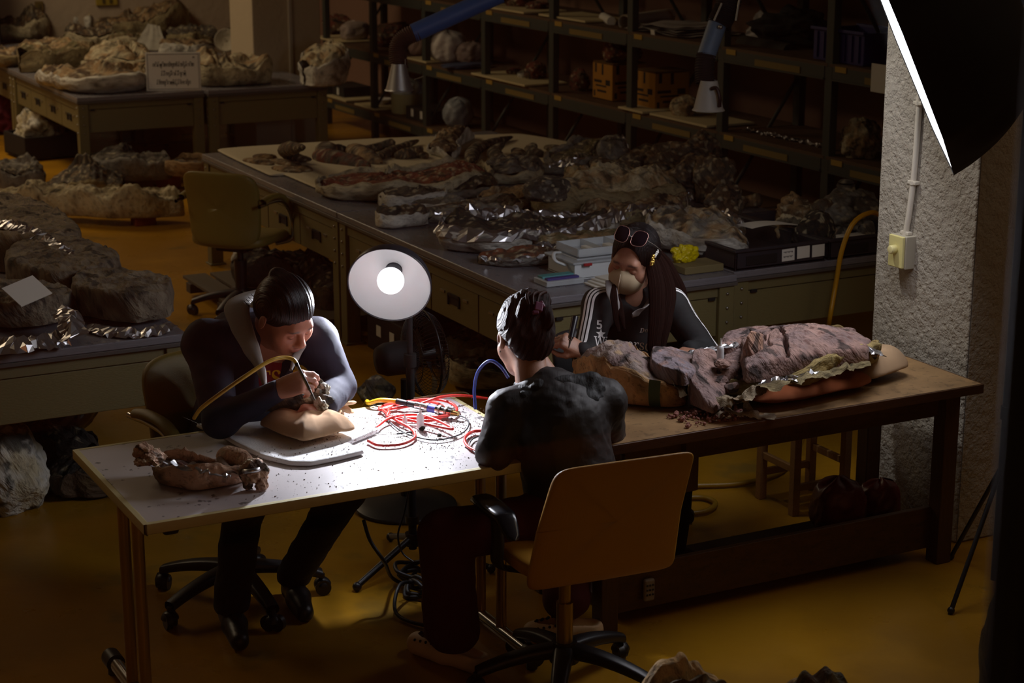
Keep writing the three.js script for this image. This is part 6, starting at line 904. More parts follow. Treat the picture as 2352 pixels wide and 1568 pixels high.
hose('thin black flex hanging beside the lamp pole', [[-0.334, 0.435, 0.074], [-0.351, 0.332, 0.06], [-0.373, 0.247, 0.051], [-0.357, 0.177, 0.057], [-0.333, 0.153, 0.1]], 0.0035, blackCable, 'cable', 'cable');
{ const o = []; for (let i = 0; i < 60; i++) { const a = i * 0.55; o.push([-0.24 + (0.10 + 0.03 * Math.sin(i * 1.7)) * Math.cos(a), 0.012 + 0.0012 * i + 0.01 * Math.sin(i * 2.3), 0.02 + (0.10 + 0.04 * Math.cos(i * 1.3)) * Math.sin(a)]); } hose('tangled coil of black hose on the floor by the lamp tripod', o, 0.008, blackCable); }
hose('black cable loop reaching from the coil towards the viewer', [[-0.30, 0.05, 0.05], [-0.40, 0.08, 0.12], [-0.46, 0.02, 0.22], [-0.40, 0.012, 0.36], [-0.28, 0.012, 0.40], [-0.18, 0.012, 0.34]], 0.007, blackCable, 'cable', 'cable');
{ // softbox stand, mostly behind the window frame
  const t = thing('softbox_stand', 'thin black tripod stand carrying the softbox at the right', 'stand', [1.66, 0, 1.02]); part('pole', join([cyl(0.016, 0.016, 2.24, 0, 1.16, 0, 14), cyl(0.022, 0.022, 0.05, 0, 0.7, 0, 14)]), M.black, t); for (let i = 0; i < 3; i++) { const a = 2.8 + i * 2.094; part('tripod_leg', join([rod([0, 0.5, 0], [0.32 * Math.cos(a), 0.012, 0.32 * Math.sin(a)], 0.009, 0.009, 10), sph(0.014, 0.32 * Math.cos(a), 0.014, 0.32 * Math.sin(a), 10, 8)]), M.black, t); } part('yoke', rod([0, 2.26, 0], [-0.06, 2.3, -0.05], 0.014), M.black, t); }

// ---------- right column: conduit and dimmer box ----------
{ const t = thing('conduit', 'white painted conduit running down the right column', 'pipe', [1.838, 0, 0.2]); part('pipe', tube([[0, 1.82, 0.02], [0, 1.7, 0.02], [0, 1.45, 0.012], [-0.002, 1.28, -0.004], [-0.002, 1.2, -0.018]], 0.0125, 40, 12), std(0xd0c8ba, 0.6), t); for (const [y, z] of [[1.74, 0.02], [1.42, 0.012], [1.21, -0.016]]) part('clip', join([box(0.026, 0.014, 0.05, 0.0, y, z, 0.003), cyl(0.016, 0.016, 0.016, 0, y, z, 14)]), std(0xcdc5b7, 0.6), t); part('pipe', cyl(0.0125, 0.0125, 3, 0, 3.3, 0.02, 12), std(0xd0c8ba, 0.6), t); }
{ const t = thing('dimmer_switch', 'cream dimmer switch box with a round knob on the right column', 'switch', [1.85, 1.135, 0.18]); part('back_box', box(0.05, 0.135, 0.10, -0.022, 0, 0, 0.004), std(0xaaa392, 0.6), t); part('face_plate', box(0.014, 0.13, 0.088, -0.054, 0.002, 0, 0.004), std(0xd9cf8e, 0.5), t); part('knob', lathe([[0.0005, 0.03], [0.014, 0.03], [0.017, 0.026], [0.018, 0], [0.0005, 0]], 24).rotateZ(Math.PI / 2).translate(-0.06, 0.012, 0), std(0xe0d69c, 0.4), t); }

// ---------- jackets in the foreground, below the window ----------
{ const t = thing('low_trolley', 'low dark trolley carrying the foreground jackets', 'trolley', [0.05, 0, 2.45]); part('deck', box(1.7, 0.03, 0.9, 0, 0.2, 0, 0.004), M.rackBoard, t); for (const sx of [-1, 1]) for (const sz of [-1, 1]) part('caster', join([cyl(0.012, 0.012, 0.1, sx * 0.75, 0.14, sz * 0.35), new THREE.CylinderGeometry(0.05, 0.05, 0.03, 18).rotateX(Math.PI / 2).translate(sx * 0.75, 0.05, sz * 0.35)]), M.black, t); }
jacket({ label: 'ragged-rimmed tan jacket in the foreground, lower right of the mustard chair', path: [[-0.66, 2.16], [-0.52, 2.14], [-0.36, 2.16], [-0.24, 2.2]], y: 0.215, w: [0.08, 0.14, 0.15, 0.08], h: [0.28, 0.31, 0.28, 0.22], fill: 0.62, rim: 0.7, rock: [C.brown, C.olive, C.dark], plaster: lin('#d9b27a'), seed: 901, cell: 0.005, wave: 0.5, rough: 0.03 });
jacket({ label: 'low ragged tan jacket at the bottom edge, right of the first', path: [[-0.18, 2.2], [-0.08, 2.2], [0.04, 2.22]], y: 0.215, w: [0.08, 0.12, 0.08], h: [0.23, 0.27, 0.24], fill: 0.8, rim: 0.7, rock: [C.brown, C.olive, C.dark], plaster: lin('#d9b27a'), seed: 902, cell: 0.006, wave: 0.4 });
jacket({ label: 'dark rounded jacket at the bottom right corner behind the window frame', path: [[0.47, 2.3], [0.62, 2.28], [0.78, 2.3]], y: 0.215, w: [0.1, 0.14, 0.1], h: 0.36, fill: 0.6, rim: 0.75, rock: [C.dark, C.olive, C.brown], plaster: C.olive, seed: 903, cell: 0.007, wave: 0.4 });


// ---------- people: signed-distance bodies meshed with surface nets ----------
const smin = (a, b, k) => { const h = Math.max(k - Math.abs(a - b), 0) / k; return Math.min(a, b) - h * h * k * 0.25; };
const pc = (a, b, ra, rb = ra) => { const [ax, ay, az] = a, dx = b[0] - ax, dy = b[1] - ay, dz = b[2] - az, q = 1 / Math.max(1e-9, dx * dx + dy * dy + dz * dz); return (x, y, z) => { const px = x - ax, py = y - ay, pz = z - az, h = clamp((px * dx + py * dy + pz * dz) * q); return Math.hypot(px - dx * h, py - dy * h, pz - dz * h) - (ra + (rb - ra) * h); }; };
const pe = (c, r, rot) => { const m = rot ? new THREE.Matrix4().makeRotationFromEuler(new THREE.Euler(...rot)).transpose().elements : null; return (x, y, z) => { let px = x - c[0], py = y - c[1], pz = z - c[2]; if (m) { const a = m[0] * px + m[4] * py + m[8] * pz, b = m[1] * px + m[5] * py + m[9] * pz, d = m[2] * px + m[6] * py + m[10] * pz; px = a; py = b; pz = d; } const k0 = Math.hypot(px / r[0], py / r[1], pz / r[2]), k1 = Math.hypot(px / (r[0] * r[0]), py / (r[1] * r[1]), pz / (r[2] * r[2])); return k1 < 1e-9 ? -Math.min(...r) : k0 * (k0 - 1) / k1; }; };
const un = (l, k) => (x, y, z) => { let d = l[0](x, y, z); for (let i = 1; i < l.length; i++) d = smin(d, l[i](x, y, z), k); return d; };
const cut = (a, b, k = 0.004) => (x, y, z) => -smin(-a(x, y, z), b(x, y, z), k);
function surf(f, lo, hi, cell, o = {}) {
  const n = [0, 1, 2].map((i) => Math.ceil((hi[i] - lo[i]) / cell) + 1), [nx, ny, nz2] = n, S = new Float32Array(nx * ny * nz2), id = new Int32Array(nx * ny * nz2).fill(-1), at = (i, j, k) => (k * ny + j) * nx + i;
  for (let k = 0; k < nz2; k++) for (let j = 0; j < ny; j++) for (let i = 0; i < nx; i++) S[at(i, j, k)] = f(lo[0] + i * cell, lo[1] + j * cell, lo[2] + k * cell);
  const pos = [], idx = [], E = [[0, 1], [2, 3], [4, 5], [6, 7], [0, 2], [1, 3], [4, 6], [5, 7], [0, 4], [1, 5], [2, 6], [3, 7]];
  for (let k = 0; k < nz2 - 1; k++) for (let j = 0; j < ny - 1; j++) for (let i = 0; i < nx - 1; i++) {
    const c = []; let m = 0; for (let q = 0; q < 8; q++) { const v = S[at(i + (q & 1), j + ((q >> 1) & 1), k + (q >> 2))]; c.push(v); if (v < 0) m |= 1 << q; }
    if (m === 0 || m === 255) continue;
    let x = 0, y = 0, z = 0, w = 0; for (const [a, b] of E) { if ((c[a] < 0) === (c[b] < 0)) continue; const t = c[a] / (c[a] - c[b]); x += mix(a & 1, b & 1, t); y += mix((a >> 1) & 1, (b >> 1) & 1, t); z += mix(a >> 2, b >> 2, t); w++; }
    id[at(i, j, k)] = pos.length / 3; pos.push(lo[0] + (i + x / w) * cell, lo[1] + (j + y / w) * cell, lo[2] + (k + z / w) * cell);
  }
  const quad = (a, b, c, d, flip) => { if (a < 0 || b < 0 || c < 0 || d < 0) return; if (flip) idx.push(a, c, b, a, d, c); else idx.push(a, b, c, a, c, d); };
  for (let k = 1; k < nz2 - 1; k++) for (let j = 1; j < ny - 1; j++) for (let i = 1; i < nx - 1; i++) {
    const s = S[at(i, j, k)] < 0;
    if (s !== S[at(i + 1, j, k)] < 0) quad(id[at(i, j - 1, k - 1)], id[at(i, j, k - 1)], id[at(i, j, k)], id[at(i, j - 1, k)], !s);
    if (s !== S[at(i, j + 1, k)] < 0) quad(id[at(i - 1, j, k - 1)], id[at(i - 1, j, k)], id[at(i, j, k)], id[at(i, j, k - 1)], !s);
    if (s !== S[at(i, j, k + 1)] < 0) quad(id[at(i - 1, j - 1, k)], id[at(i, j - 1, k)], id[at(i, j, k)], id[at(i - 1, j, k)], !s);
  }
  const g = new THREE.BufferGeometry(); g.setIndex(idx); g.setAttribute('position', new THREE.Float32BufferAttribute(pos, 3));
  const uv = [], col = []; for (let i = 0; i < pos.length; i += 3) { const p = [pos[i], pos[i + 1], pos[i + 2]]; uv.push(...(o.uv ? o.uv(p) : [p[0] + p[2] * 0.6, p[1] + p[2] * 0.3])); if (o.col) col.push(...o.col(p)); }
  g.setAttribute('uv', new THREE.Float32BufferAttribute(uv, 2)); if (o.col) g.setAttribute('color', new THREE.Float32BufferAttribute(col, 3));
  g.computeVertexNormals(); return g;
}
const box3 = (pts, m) => [[0, 1, 2].map((i) => Math.min(...pts.map((p) => p[i])) - m), [0, 1, 2].map((i) => Math.max(...pts.map((p) => p[i])) + m)];
const basisAt = (o, z, up, s = 1) => { const Z = A(z).normalize(), X = new THREE.Vector3().crossVectors(A(up), Z).normalize(), Y = new THREE.Vector3().crossVectors(Z, X); return new THREE.Matrix4().makeBasis(X, Y, Z).scale(V(s, s, s)).setPosition(A(o)); };
// a patch of cloth print or stripe laid on a surface: marches from outside along -normal
function onSurface(f, p, n, start = 0.09, off = 0.0018) { let x = p[0] + n[0] * start, y = p[1] + n[1] * start, z = p[2] + n[2] * start; for (let i = 0; i < 90; i++) { const d = f(x, y, z); if (d < off) break; if (d > 0.13) return [p[0], p[1], p[2]]; const s = Math.max(0.0008, (d - off) * 0.7); x -= n[0] * s; y -= n[1] * s; z -= n[2] * s; } return [x, y, z]; }
function decal(f, c, n, up, w, h, nu = 40, nv = 30) { const N = A(n).normalize(), Rr = new THREE.Vector3().crossVectors(A(up), N).normalize(), U = new THREE.Vector3().crossVectors(N, Rr), nn = N.toArray(); return grid(nu, nv, (u, v) => onSurface(f, A(c).addScaledVector(Rr, (u - 0.5) * w).addScaledVector(U, (v - 0.5) * h).toArray(), nn)); }

// the head, in its own frame: y up, z out of the face, metres
const lips = lin('#8a4a42');
function headSDF(o = {}) {
  const base = un([pe([0, 0.035, -0.012], [0.076, 0.09, 0.095]), pe([0, -0.03, 0.028], [0.062, 0.085, 0.066]), pe([0, -0.082, 0.045], [0.046, 0.034, 0.044]), pe([0.04, -0.03, 0.058], [0.03, 0.03, 0.028]), pe([-0.04, -0.03, 0.058], [0.03, 0.03, 0.028]), pc([0, -0.06, -0.025], [0, -0.17, -0.045], 0.055 * (o.neck ?? 1), 0.06 * (o.neck ?? 1)), pc([-0.03, 0.017, 0.082], [0.03, 0.017, 0.082], 0.011)], 0.03);
  const sock = un([pe([0.031, -0.004, 0.096], [0.02, 0.011, 0.013]), pe([-0.031, -0.004, 0.096], [0.02, 0.011, 0.013])], 0.004);
  const a = cut(base, sock, 0.016);
  const feat = [pc([0, 0.004, 0.09], [0, -0.03, 0.106], 0.0075, 0.0125), pe([0, -0.034, 0.106], [0.013, 0.011, 0.012]), pe([0.0125, -0.037, 0.098], [0.008, 0.008, 0.01]), pe([-0.0125, -0.037, 0.098], [0.008, 0.008, 0.01]), pe([0, -0.060, 0.094], [0.023, 0.0055, 0.009]), pe([0, -0.071, 0.091], [0.019, 0.0065, 0.009])];
  const lid = [pe([0.031, -0.006, 0.079], [0.0155, 0.0125, 0.0135]), pe([-0.031, -0.006, 0.079], [0.0155, 0.0125, 0.0135])];
  const ear = [pe([0.079, -0.012, -0.008], [0.007, 0.031, 0.019], [0.2, 0.35, 0]), pe([-0.079, -0.012, -0.008], [0.007, 0.031, 0.019], [0.2, -0.35, 0])], conch = un([pe([0.087, -0.01, -0.003], [0.006, 0.016, 0.009]), pe([-0.087, -0.01, -0.003], [0.006, 0.016, 0.009])], 0.002);
  const u = un([a, ...feat], 0.009), e = cut(un(ear, 0.002), conch, 0.006), l = un(lid, 0.001), mouth = pe([0, -0.0655, 0.102], [0.022, 0.0012, 0.012]);
  return cut((x, y, z) => smin(smin(u(x, y, z), e(x, y, z), 0.006), l(x, y, z), 0.003), mouth, 0.002);
}
function headCol(skin, o = {}) {
  const red = mixc(skin, lips, 0.4), dk = lin(o.brow ?? '#1a1210');
  return (p) => {
    const [x, y, z] = p, ax = Math.abs(x); let c = mixc(skin, red, 0.5 * Math.exp(-(((ax - 0.045) / 0.022) ** 2 + ((y + 0.03) / 0.022) ** 2)) * (z > 0.03 ? 1 : 0) * (o.blush ?? 0.6));
    if (z > 0.06) {
      c = mixc(c, lips, 0.75 * Math.exp(-((x / 0.02) ** 4 + ((y + 0.0655) / 0.0105) ** 4)));
      const by = 0.0215 - 0.25 * Math.abs(ax - 0.028) * (ax > 0.028 ? 1 : 0.4); c = mixc(c, dk, 0.9 * Math.exp(-(((ax - 0.032) / 0.017) ** 6 + ((y - by) / 0.0042) ** 2)));
      const ly = -0.0115 + 26 * (ax - 0.031) ** 2; c = mixc(c, [0.012, 0.008, 0.007], 0.95 * Math.exp(-(((ax - 0.031) / 0.0145) ** 6 + ((y - ly) / 0.0021) ** 2)));
      if (o.stubble) c = mixc(c, [0.03, 0.024, 0.022], o.stubble * Math.exp(-((x / 0.022) ** 4 + ((y + 0.05) / 0.006) ** 2)) + 0.8 * o.stubble * Math.exp(-((x / 0.016) ** 4 + ((y + 0.088) / 0.016) ** 2)));
    }
    return c;
  };
}
// a hand, in its own frame: wrist at the origin, z along the hand, y out of its back, x to the thumb; curls in degrees
function handSDF(curls, thumb) {
  const K = [[0.028, 0.004, 0.088], [0.009, 0.007, 0.092], [-0.011, 0.005, 0.087], [-0.028, 0.0, 0.079]], len = [[0.042, 0.025, 0.021], [0.046, 0.028, 0.022], [0.042, 0.026, 0.021], [0.034, 0.02, 0.019]], palm = [], fingers = [];
  K.forEach((k, i) => { palm.push(pc([[0.018, 0.006, -0.006, -0.017][i], 0, 0.0], k, 0.0165, 0.0115)); let p = k.slice(), a = 0; const sx = [0.10, 0.02, -0.05, -0.13][i]; const seg = []; len[i].forEach((L, j) => { a += curls[i][j] * D2R; const q = [p[0] + sx * L * Math.cos(a), p[1] - L * Math.sin(a), p[2] + L * Math.cos(a)], r = [0.0098, 0.0088, 0.0078, 0.0066]; seg.push(pc(p, q, r[j] * (i === 3 ? 0.86 : 1), r[j + 1] * (i === 3 ? 0.86 : 1))); p = q; }); fingers.push(un(seg, 0.004)); });
  palm.push(pe([0.024, -0.009, 0.036], [0.016, 0.013, 0.03], [0, 0.3, 0]), pc([0, 0, -0.05], [0, 0, 0.005], 0.025, 0.024), pe([-0.022, -0.008, 0.04], [0.011, 0.011, 0.032]));
  const th = []; for (let i = 0; i < thumb.length - 1; i++) th.push(pc(thumb[i], thumb[i + 1], [0.013, 0.0108, 0.0095][i], [0.0108, 0.0095, 0.0075][i]));
  const p = un(palm, 0.012), t = un(th, 0.004);
  return (x, y, z) => { let d = p(x, y, z); for (const f of fingers) d = smin(d, f(x, y, z), 0.005); return smin(d, t(x, y, z), 0.009); };
}
const GRIP = [[[52, 42, 25], [58, 48, 25], [64, 52, 25], [66, 52, 28]], [[0.022, -0.004, 0.022], [0.044, -0.018, 0.048], [0.044, -0.034, 0.076], [0.034, -0.046, 0.098]]];
function handGeo(m, pose, skin, mirror) { const f = handSDF(...pose), g = surf(f, [-0.06, -0.11, -0.07], [0.075, 0.04, 0.19], 0.0032, { col: (p) => mixc(skin, [skin[0] * 1.1, skin[1] * 0.8, skin[2] * 0.75], 0.5 * sstep(0.1, 0.16, p[2])) }); if (mirror) { g.scale(-1, 1, 1); const ix = g.index.array; for (let i = 0; i < ix.length; i += 3) { const t = ix[i]; ix[i] = ix[i + 1]; ix[i + 1] = t; } g.computeVertexNormals(); } return g.applyMatrix4(m); }
function bodyMesh(t, head, m, skinCol, skin, limbs, hands, mat) {   // one continuous skin: head and hands on fine grids, trunk and limbs on a coarse one
  const hg = surf(head, [-0.105, -0.175, -0.12], [0.105, 0.14, 0.135], 0.0034, { col: skinCol }).applyMatrix4(m);
  const pts = limbs.flatMap((l) => [l[0], l[1]]), [lo, hi] = box3(pts, 0.16), bg = surf(un(limbs.map((l) => pc(...l)), 0.04), lo, hi, 0.014, { col: () => skin });
  const o = t.position, g = mergeGeometries([hg, bg, ...hands], false).translate(-o.x, -o.y, -o.z); return part('body', g, mat, t);
}
const skinMat = new THREE.MeshPhysicalMaterial({ color: 0xffffff, vertexColors: true, roughness: 0.52, bumpMap: rep(T.fine, 10), bumpScale: 0.0004, sheen: 0.15, sheenRoughness: 0.5 });
const strandTex = dataTex(512, (i, x, y) => { let s = 0; for (let k = 1; k <= 5; k++) s += nA[((y >> 4) % 512) * 512 + ((x * (3 * k)) % 512)] / k; return clamp(s / 2.28); });
const strandTexR = rep(strandTex, 1, 6); strandTexR.rotation = Math.PI / 2; strandTexR.repeat.set(6, 1);
const hairMat = (hex, r = 0.36, along) => new THREE.MeshPhysicalMaterial({ color: hex, roughness: r, bumpMap: along ? strandTexR : rep(strandTex, 6, 1), bumpScale: 0.012, specularIntensity: along ? 0.15 : 0.7, anisotropy: along ? 0 : 0.5, side: THREE.DoubleSide });
const dress = (name, t, f, pts, m, cell, mat, o = {}) => { const [lo, hi] = box3(pts, m), g = surf(f, lo, hi, cell, o); g.translate(-t.position.x, -t.position.y, -t.position.z); return part(name, g, mat, t); };
const folds = (f, amp, fr, s, amp2 = 0) => (x, y, z) => f(x, y, z) + amp * ridge(x * fr + s, y * fr * 0.7, z * fr, 2) + (amp2 ? amp2 * nz(x * fr * 3, y * fr * 3, z * fr * 3 + s) : 0);
function ribbon(pts, w, th, side, o = {}) { const c = curve(pts); return grid(o.n ?? 40, 12, (u, v) => { const p = c.getPoint(u), d = c.getTangent(u), s = A(side).addScaledVector(d, -A(side).dot(d)).normalize(), n = d.clone().cross(s), a = v * 6.283, ww = w * (o.taper ? sample(o.taper, u) : 1); return p.addScaledVector(s, Math.cos(a) * ww / 2).addScaledVector(n, Math.sin(a) * th / 2).toArray(); }, { seamV: true, su: 0.5, sv: 0.2 }); }
const rel = (g, t) => g.translate(-t.position.x, -t.position.y, -t.position.z);


// ---------- the person in the navy hoodie ----------
{
  const t = thing('person', 'person with tied black hair in a navy hoodie bent over the beige sandbag', 'person', [-0.92, 0, -0.2]), skin = lin('#a8715a');
  const hc = [-0.798, 1.147, 0.075], hm = basisAt(hc, [0.27, -0.56, 0.78], [-0.06, 1, 0.1], 1.1);
  const shR = [-1.03, 1.03, -0.09], elR = [-1.075, 0.825, 0.16], wrR = [-0.899, 0.941, 0.27], shL = [-0.66, 1.02, 0.0], elL = [-0.595, 0.855, 0.05], wrL = [-0.72, 0.845, 0.225], pel = [-0.93, 0.56, -0.25], chest = [-0.86, 0.92, -0.13], neck = [-0.83, 1.06, -0.06];
  const hipR = [-1.0, 0.55, -0.22], hipL = [-0.84, 0.55, -0.2], knR = [-1.0, 0.51, 0.15], anR = [-1.03, 0.1, 0.06], knL = [-0.64, 0.51, 0.19], anL = [-0.74, 0.11, -0.08];
  const zR = A([-0.825, 0.982, 0.343]).sub(A(wrR)).normalize(), yR = V(-0.43, 0.62, 0.66);
  const hR = new THREE.Matrix4(), X = new THREE.Vector3().crossVectors(yR, zR).normalize(), Y = new THREE.Vector3().crossVectors(zR, X); hR.makeBasis(X, Y, zR).scale(V(1.06, 1.06, 1.06)).setPosition(A(wrR));
  const hL = basisAt(wrL, [-0.7, -0.02, 0.5], [0.3, 1, 0.4], 1.05);
  bodyMesh(t, headSDF({ neck: 1.12 }), hm, headCol(skin, { stubble: 0.55, blush: 0.4 }), skin, [[hc, neck, 0.05, 0.058], [neck, chest, 0.06, 0.13], [chest, pel, 0.13, 0.12], [shR, shL, 0.06], [shR, elR, 0.05, 0.042], [elR, wrR, 0.042, 0.026], [shL, elL, 0.05, 0.042], [elL, wrL, 0.042, 0.028], [hipR, knR, 0.07, 0.055], [knR, anR, 0.055, 0.035], [hipL, knL, 0.07, 0.055], [knL, anL, 0.055, 0.035]], [handGeo(hR, [[[62, 30, 16], [70, 38, 20], [76, 44, 20], [80, 48, 22]], [[0.022, -0.006, 0.02], [0.040, -0.026, 0.046], [0.036, -0.05, 0.072], [0.028, -0.068, 0.092]]], skin), handGeo(hL, GRIP, skin, true)], skinMat);
  // hair drawn back into a small bun
  const hs = un([pe([0, 0.037, -0.016], [0.084, 0.098, 0.102]), pe([0, 0.0, -0.06], [0.07, 0.08, 0.055])], 0.03), face = un([pe([0, -0.045, 0.105], [0.072, 0.098, 0.09]), pe([0.09, -0.075, 0.03], [0.05, 0.075, 0.06]), pe([-0.09, -0.075, 0.03], [0.05, 0.075, 0.06])], 0.02);
  const hf = cut((x, y, z) => hs(x, y, z) + 0.0012 * Math.sin((x + 0.3 * nz(x * 20, y * 10, z * 10) * 0.05) * 420) * sstep(-0.05, 0.05, z + y), face, 0.006);
  const hair = part('hair', surf((x, y, z) => smin(hf(x, y, z), pe([0, 0.098, -0.085], [0.028, 0.016, 0.03])(x, y, z) + 0.003 * nz(x * 60, y * 60, z * 60), 0.015), [-0.1, -0.11, -0.14], [0.1, 0.15, 0.11], 0.0036, { uv: (p) => [p[0] * 3, Math.atan2(p[1], p[2]) * 0.1] }).applyMatrix4(hm).translate(-t.position.x, -t.position.y, -t.position.z), hairMat(0x0b090a, 0.4), t, 'black hair tied back');
  // hoodie, shirt, hood
  const torso = un([pc(pel, chest, 0.15, 0.152), pc(shR, shL, 0.088, 0.08), pc(chest, neck, 0.15, 0.075), pc([-0.92, 0.60, -0.16], [-0.89, 0.74, -0.11], 0.165)], 0.06);
  const sl = un([pc(shR, elR, 0.082, 0.064), pc(elR, wrR, 0.062, 0.038), pc(shL, elL, 0.08, 0.066), pc(elL, wrL, 0.064, 0.05)], 0.02);
  const whole = folds((x, y, z) => smin(torso(x, y, z), sl(x, y, z), 0.035), 0.006, 9, 3, 0.0015);
  const open = un([pc([-0.798, 1.04, 0.037], [-0.842, 0.855, 0.069], 0.075, 0.07)], 0.01), headHole = pe(hc, [0.085, 0.1, 0.1]);
  const cuff = (x, y, z) => (x - wrR[0]) * zR.x + (y - wrR[1]) * zR.y + (z - wrR[2]) * zR.z - 0.004;
  const hood = (x, y, z) => Math.max(cut(cut(whole, open, 0.01), headHole, 0.01)(x, y, z), Math.hypot(x - wrR[0], y - wrR[1], z - wrR[2]) < 0.09 ? cuff(x, y, z) : -1);
  const navy = std(0x17182c, 0.85, { bumpMap: rep(T.weave, 14), bumpScale: 0.0004, side: THREE.DoubleSide });
  dress('hoodie', t, hood, [pel, shR, elR, wrR, shL, elL, wrL, neck], 0.17, 0.0085, navy);
  const shirtF = un([pc([-0.9, 0.7, -0.2], chest, 0.128, 0.136), pc(chest, neck, 0.136, 0.06)], 0.05);
  dress('shirt', t, cut(shirtF, headHole, 0.01), [pel, chest, neck], 0.15, 0.01, std(0x7d0f24, 0.8));
  const prt = canvasTex(512, 256, (g, w, h) => { g.fillStyle = '#000'; g.fillRect(0, 0, w, h); g.fillStyle = '#fff'; g.font = 'bold 190px serif'; g.textAlign = 'center'; g.save(); g.scale(0.92, 1.25); g.fillText('ITSM', 275, 180); g.restore(); }); prt.colorSpace = THREE.NoColorSpace;
  part('shirt_print', rel(decal(shirtF, [-0.812, 0.904, 0], [-0.36, 0.25, 0.9], [0, 1, 0], 0.19, 0.085), t), std(0xe0a80c, 0.7, { alphaMap: prt, transparent: true, side: THREE.DoubleSide }), t);
  const grey = std(0x8f8a86, 0.9, { bumpMap: rep(T.weave, 14), bumpScale: 0.0005, side: THREE.DoubleSide });
  part('hood', rel(ribbon([[-0.79, 1.17, -0.184], [-0.858, 1.169, -0.149], [-0.923, 1.162, -0.064], [-0.948, 1.121, 0.04], [-0.947, 1.063, 0.127], [-0.935, 0.999, 0.187], [-0.929, 0.926, 0.224]], 0.085, 0.028, [0.8, 0.1, 0.5], { taper: [0.9, 1.1, 1.1, 0.9, 0.7, 0.4, 0.12], n: 60 }), t), grey, t, 'grey hood lining');
  part('hood', rel(ribbon([[-0.69, 1.037, -0.022], [-0.74, 1.023, 0.072], [-0.781, 1.007, 0.126], [-0.817, 0.971, 0.165]], 0.035, 0.014, [0.8, 0.2, -0.4], { taper: [0.8, 1, 0.8, 0.3] }), t), grey, t, 'grey hood lining');
  dress('hood', t, folds(un([pe([-0.885, 1.085, -0.14], [0.10, 0.05, 0.075]), pc([-0.97, 1.07, -0.08], [-0.78, 1.07, -0.12], 0.045)], 0.03), 0.006, 12, 4), [[-1, 1, -0.25], [-0.75, 1.12, -0.05]], 0.06, 0.008, navy);
  const drawTx = strandTex; part('hood_stitching', join([0, 1, 2, 3, 4].map((i) => { const c = curve([[-0.806, 1.176, -0.148], [-0.871, 1.173, -0.076], [-0.913, 1.166, -0.014]]); const p = c.getPoint(0.15 + i * 0.17); return box(0.002, 0.03, 0.004, p.x - t.position.x - 0.004, p.y - t.position.y + 0.008, p.z - t.position.z + 0.016, 0, 0.3, 0, 0.7); })), std(0x15161e, 0.8), t);
  // trousers and shoes
  const tr = folds(un([pc(hipR, knR, 0.092, 0.078), pc(knR, anR, 0.076, 0.066), pc(hipL, knL, 0.092, 0.078), pc(knL, anL, 0.076, 0.066), pc(hipR, hipL, 0.12)], 0.03), 0.008, 11, 7, 0.002);
  dress('trousers', t, (x, y, z) => Math.max(tr(x, y, z), 0.085 - y), [hipR, hipL, knR, knL, anR, anL], 0.13, 0.009, std(0x0b0c11, 0.85));
  const shoe = (heel, toe, name, mat) => { const m = heel.map((v, i) => mix(v, toe[i], 0.45)); return dress(name, t, (x, y, z) => Math.max(un([pc([heel[0], 0.05, heel[2]], [m[0], 0.05, m[2]], 0.042), pc([m[0], 0.045, m[2]], [toe[0], 0.032, toe[2]], 0.045, 0.034), pc([heel[0], 0.05, heel[2]], [heel[0], 0.11, heel[2]], 0.04, 0.044)], 0.02)(x, y, z), 0.003 - y), [heel, toe, [heel[0], 0.12, heel[2]]], 0.06, 0.006, mat); };
  shoe([-1.02, 0, 0.02], [-1.06, 0, 0.22], 'shoe', M.black); shoe([-0.735, 0, -0.1], [-0.765, 0, 0.09], 'shoe', M.black);
  part('sock', rel(rod([anL[0] + 0.005, 0.10, anL[2]], [anL[0] + 0.002, 0.155, anL[2] + 0.02], 0.045, 0.047, 18), t), std(0x6a625e, 0.9), t);
}
{ // the air pen and its hose
  const a = [-0.862, 1.044, 0.341], b = [-0.834, 0.934, 0.435], m = a.map((v, i) => mix(v, b[i], 0.5)), t = thing('air_pen', 'slim metal air pen held by the person in the navy hoodie', 'tool', m), at = (k) => [0, 1, 2].map((i) => mix(a[i], b[i], k) - m[i]);
  part('body', rod(at(0.06), at(0.7), 0.0055, 0.0055), M.chrome, t); part('collar', rod(at(0), at(0.08), 0.007, 0.006), M.black, t); part('tip', rod(at(0.7), at(1), 0.0045, 0.0012), M.steel, t);
  const h = part('air_hose', tube([a, ...[[-0.869, 1.056, 0.333], [-0.896, 1.065, 0.328], [-0.954, 1.066, 0.345], [-1.059, 1.029, 0.371], [-1.142, 0.971, 0.345], [-1.178, 0.912, 0.273], [-1.179, 0.858, 0.196]]], 0.0068, 90, 10), std(0xb98f22, 0.4), scene); tag(h, 'yellow air hose curving from the air pen past the navy sleeve', 'hose');
}

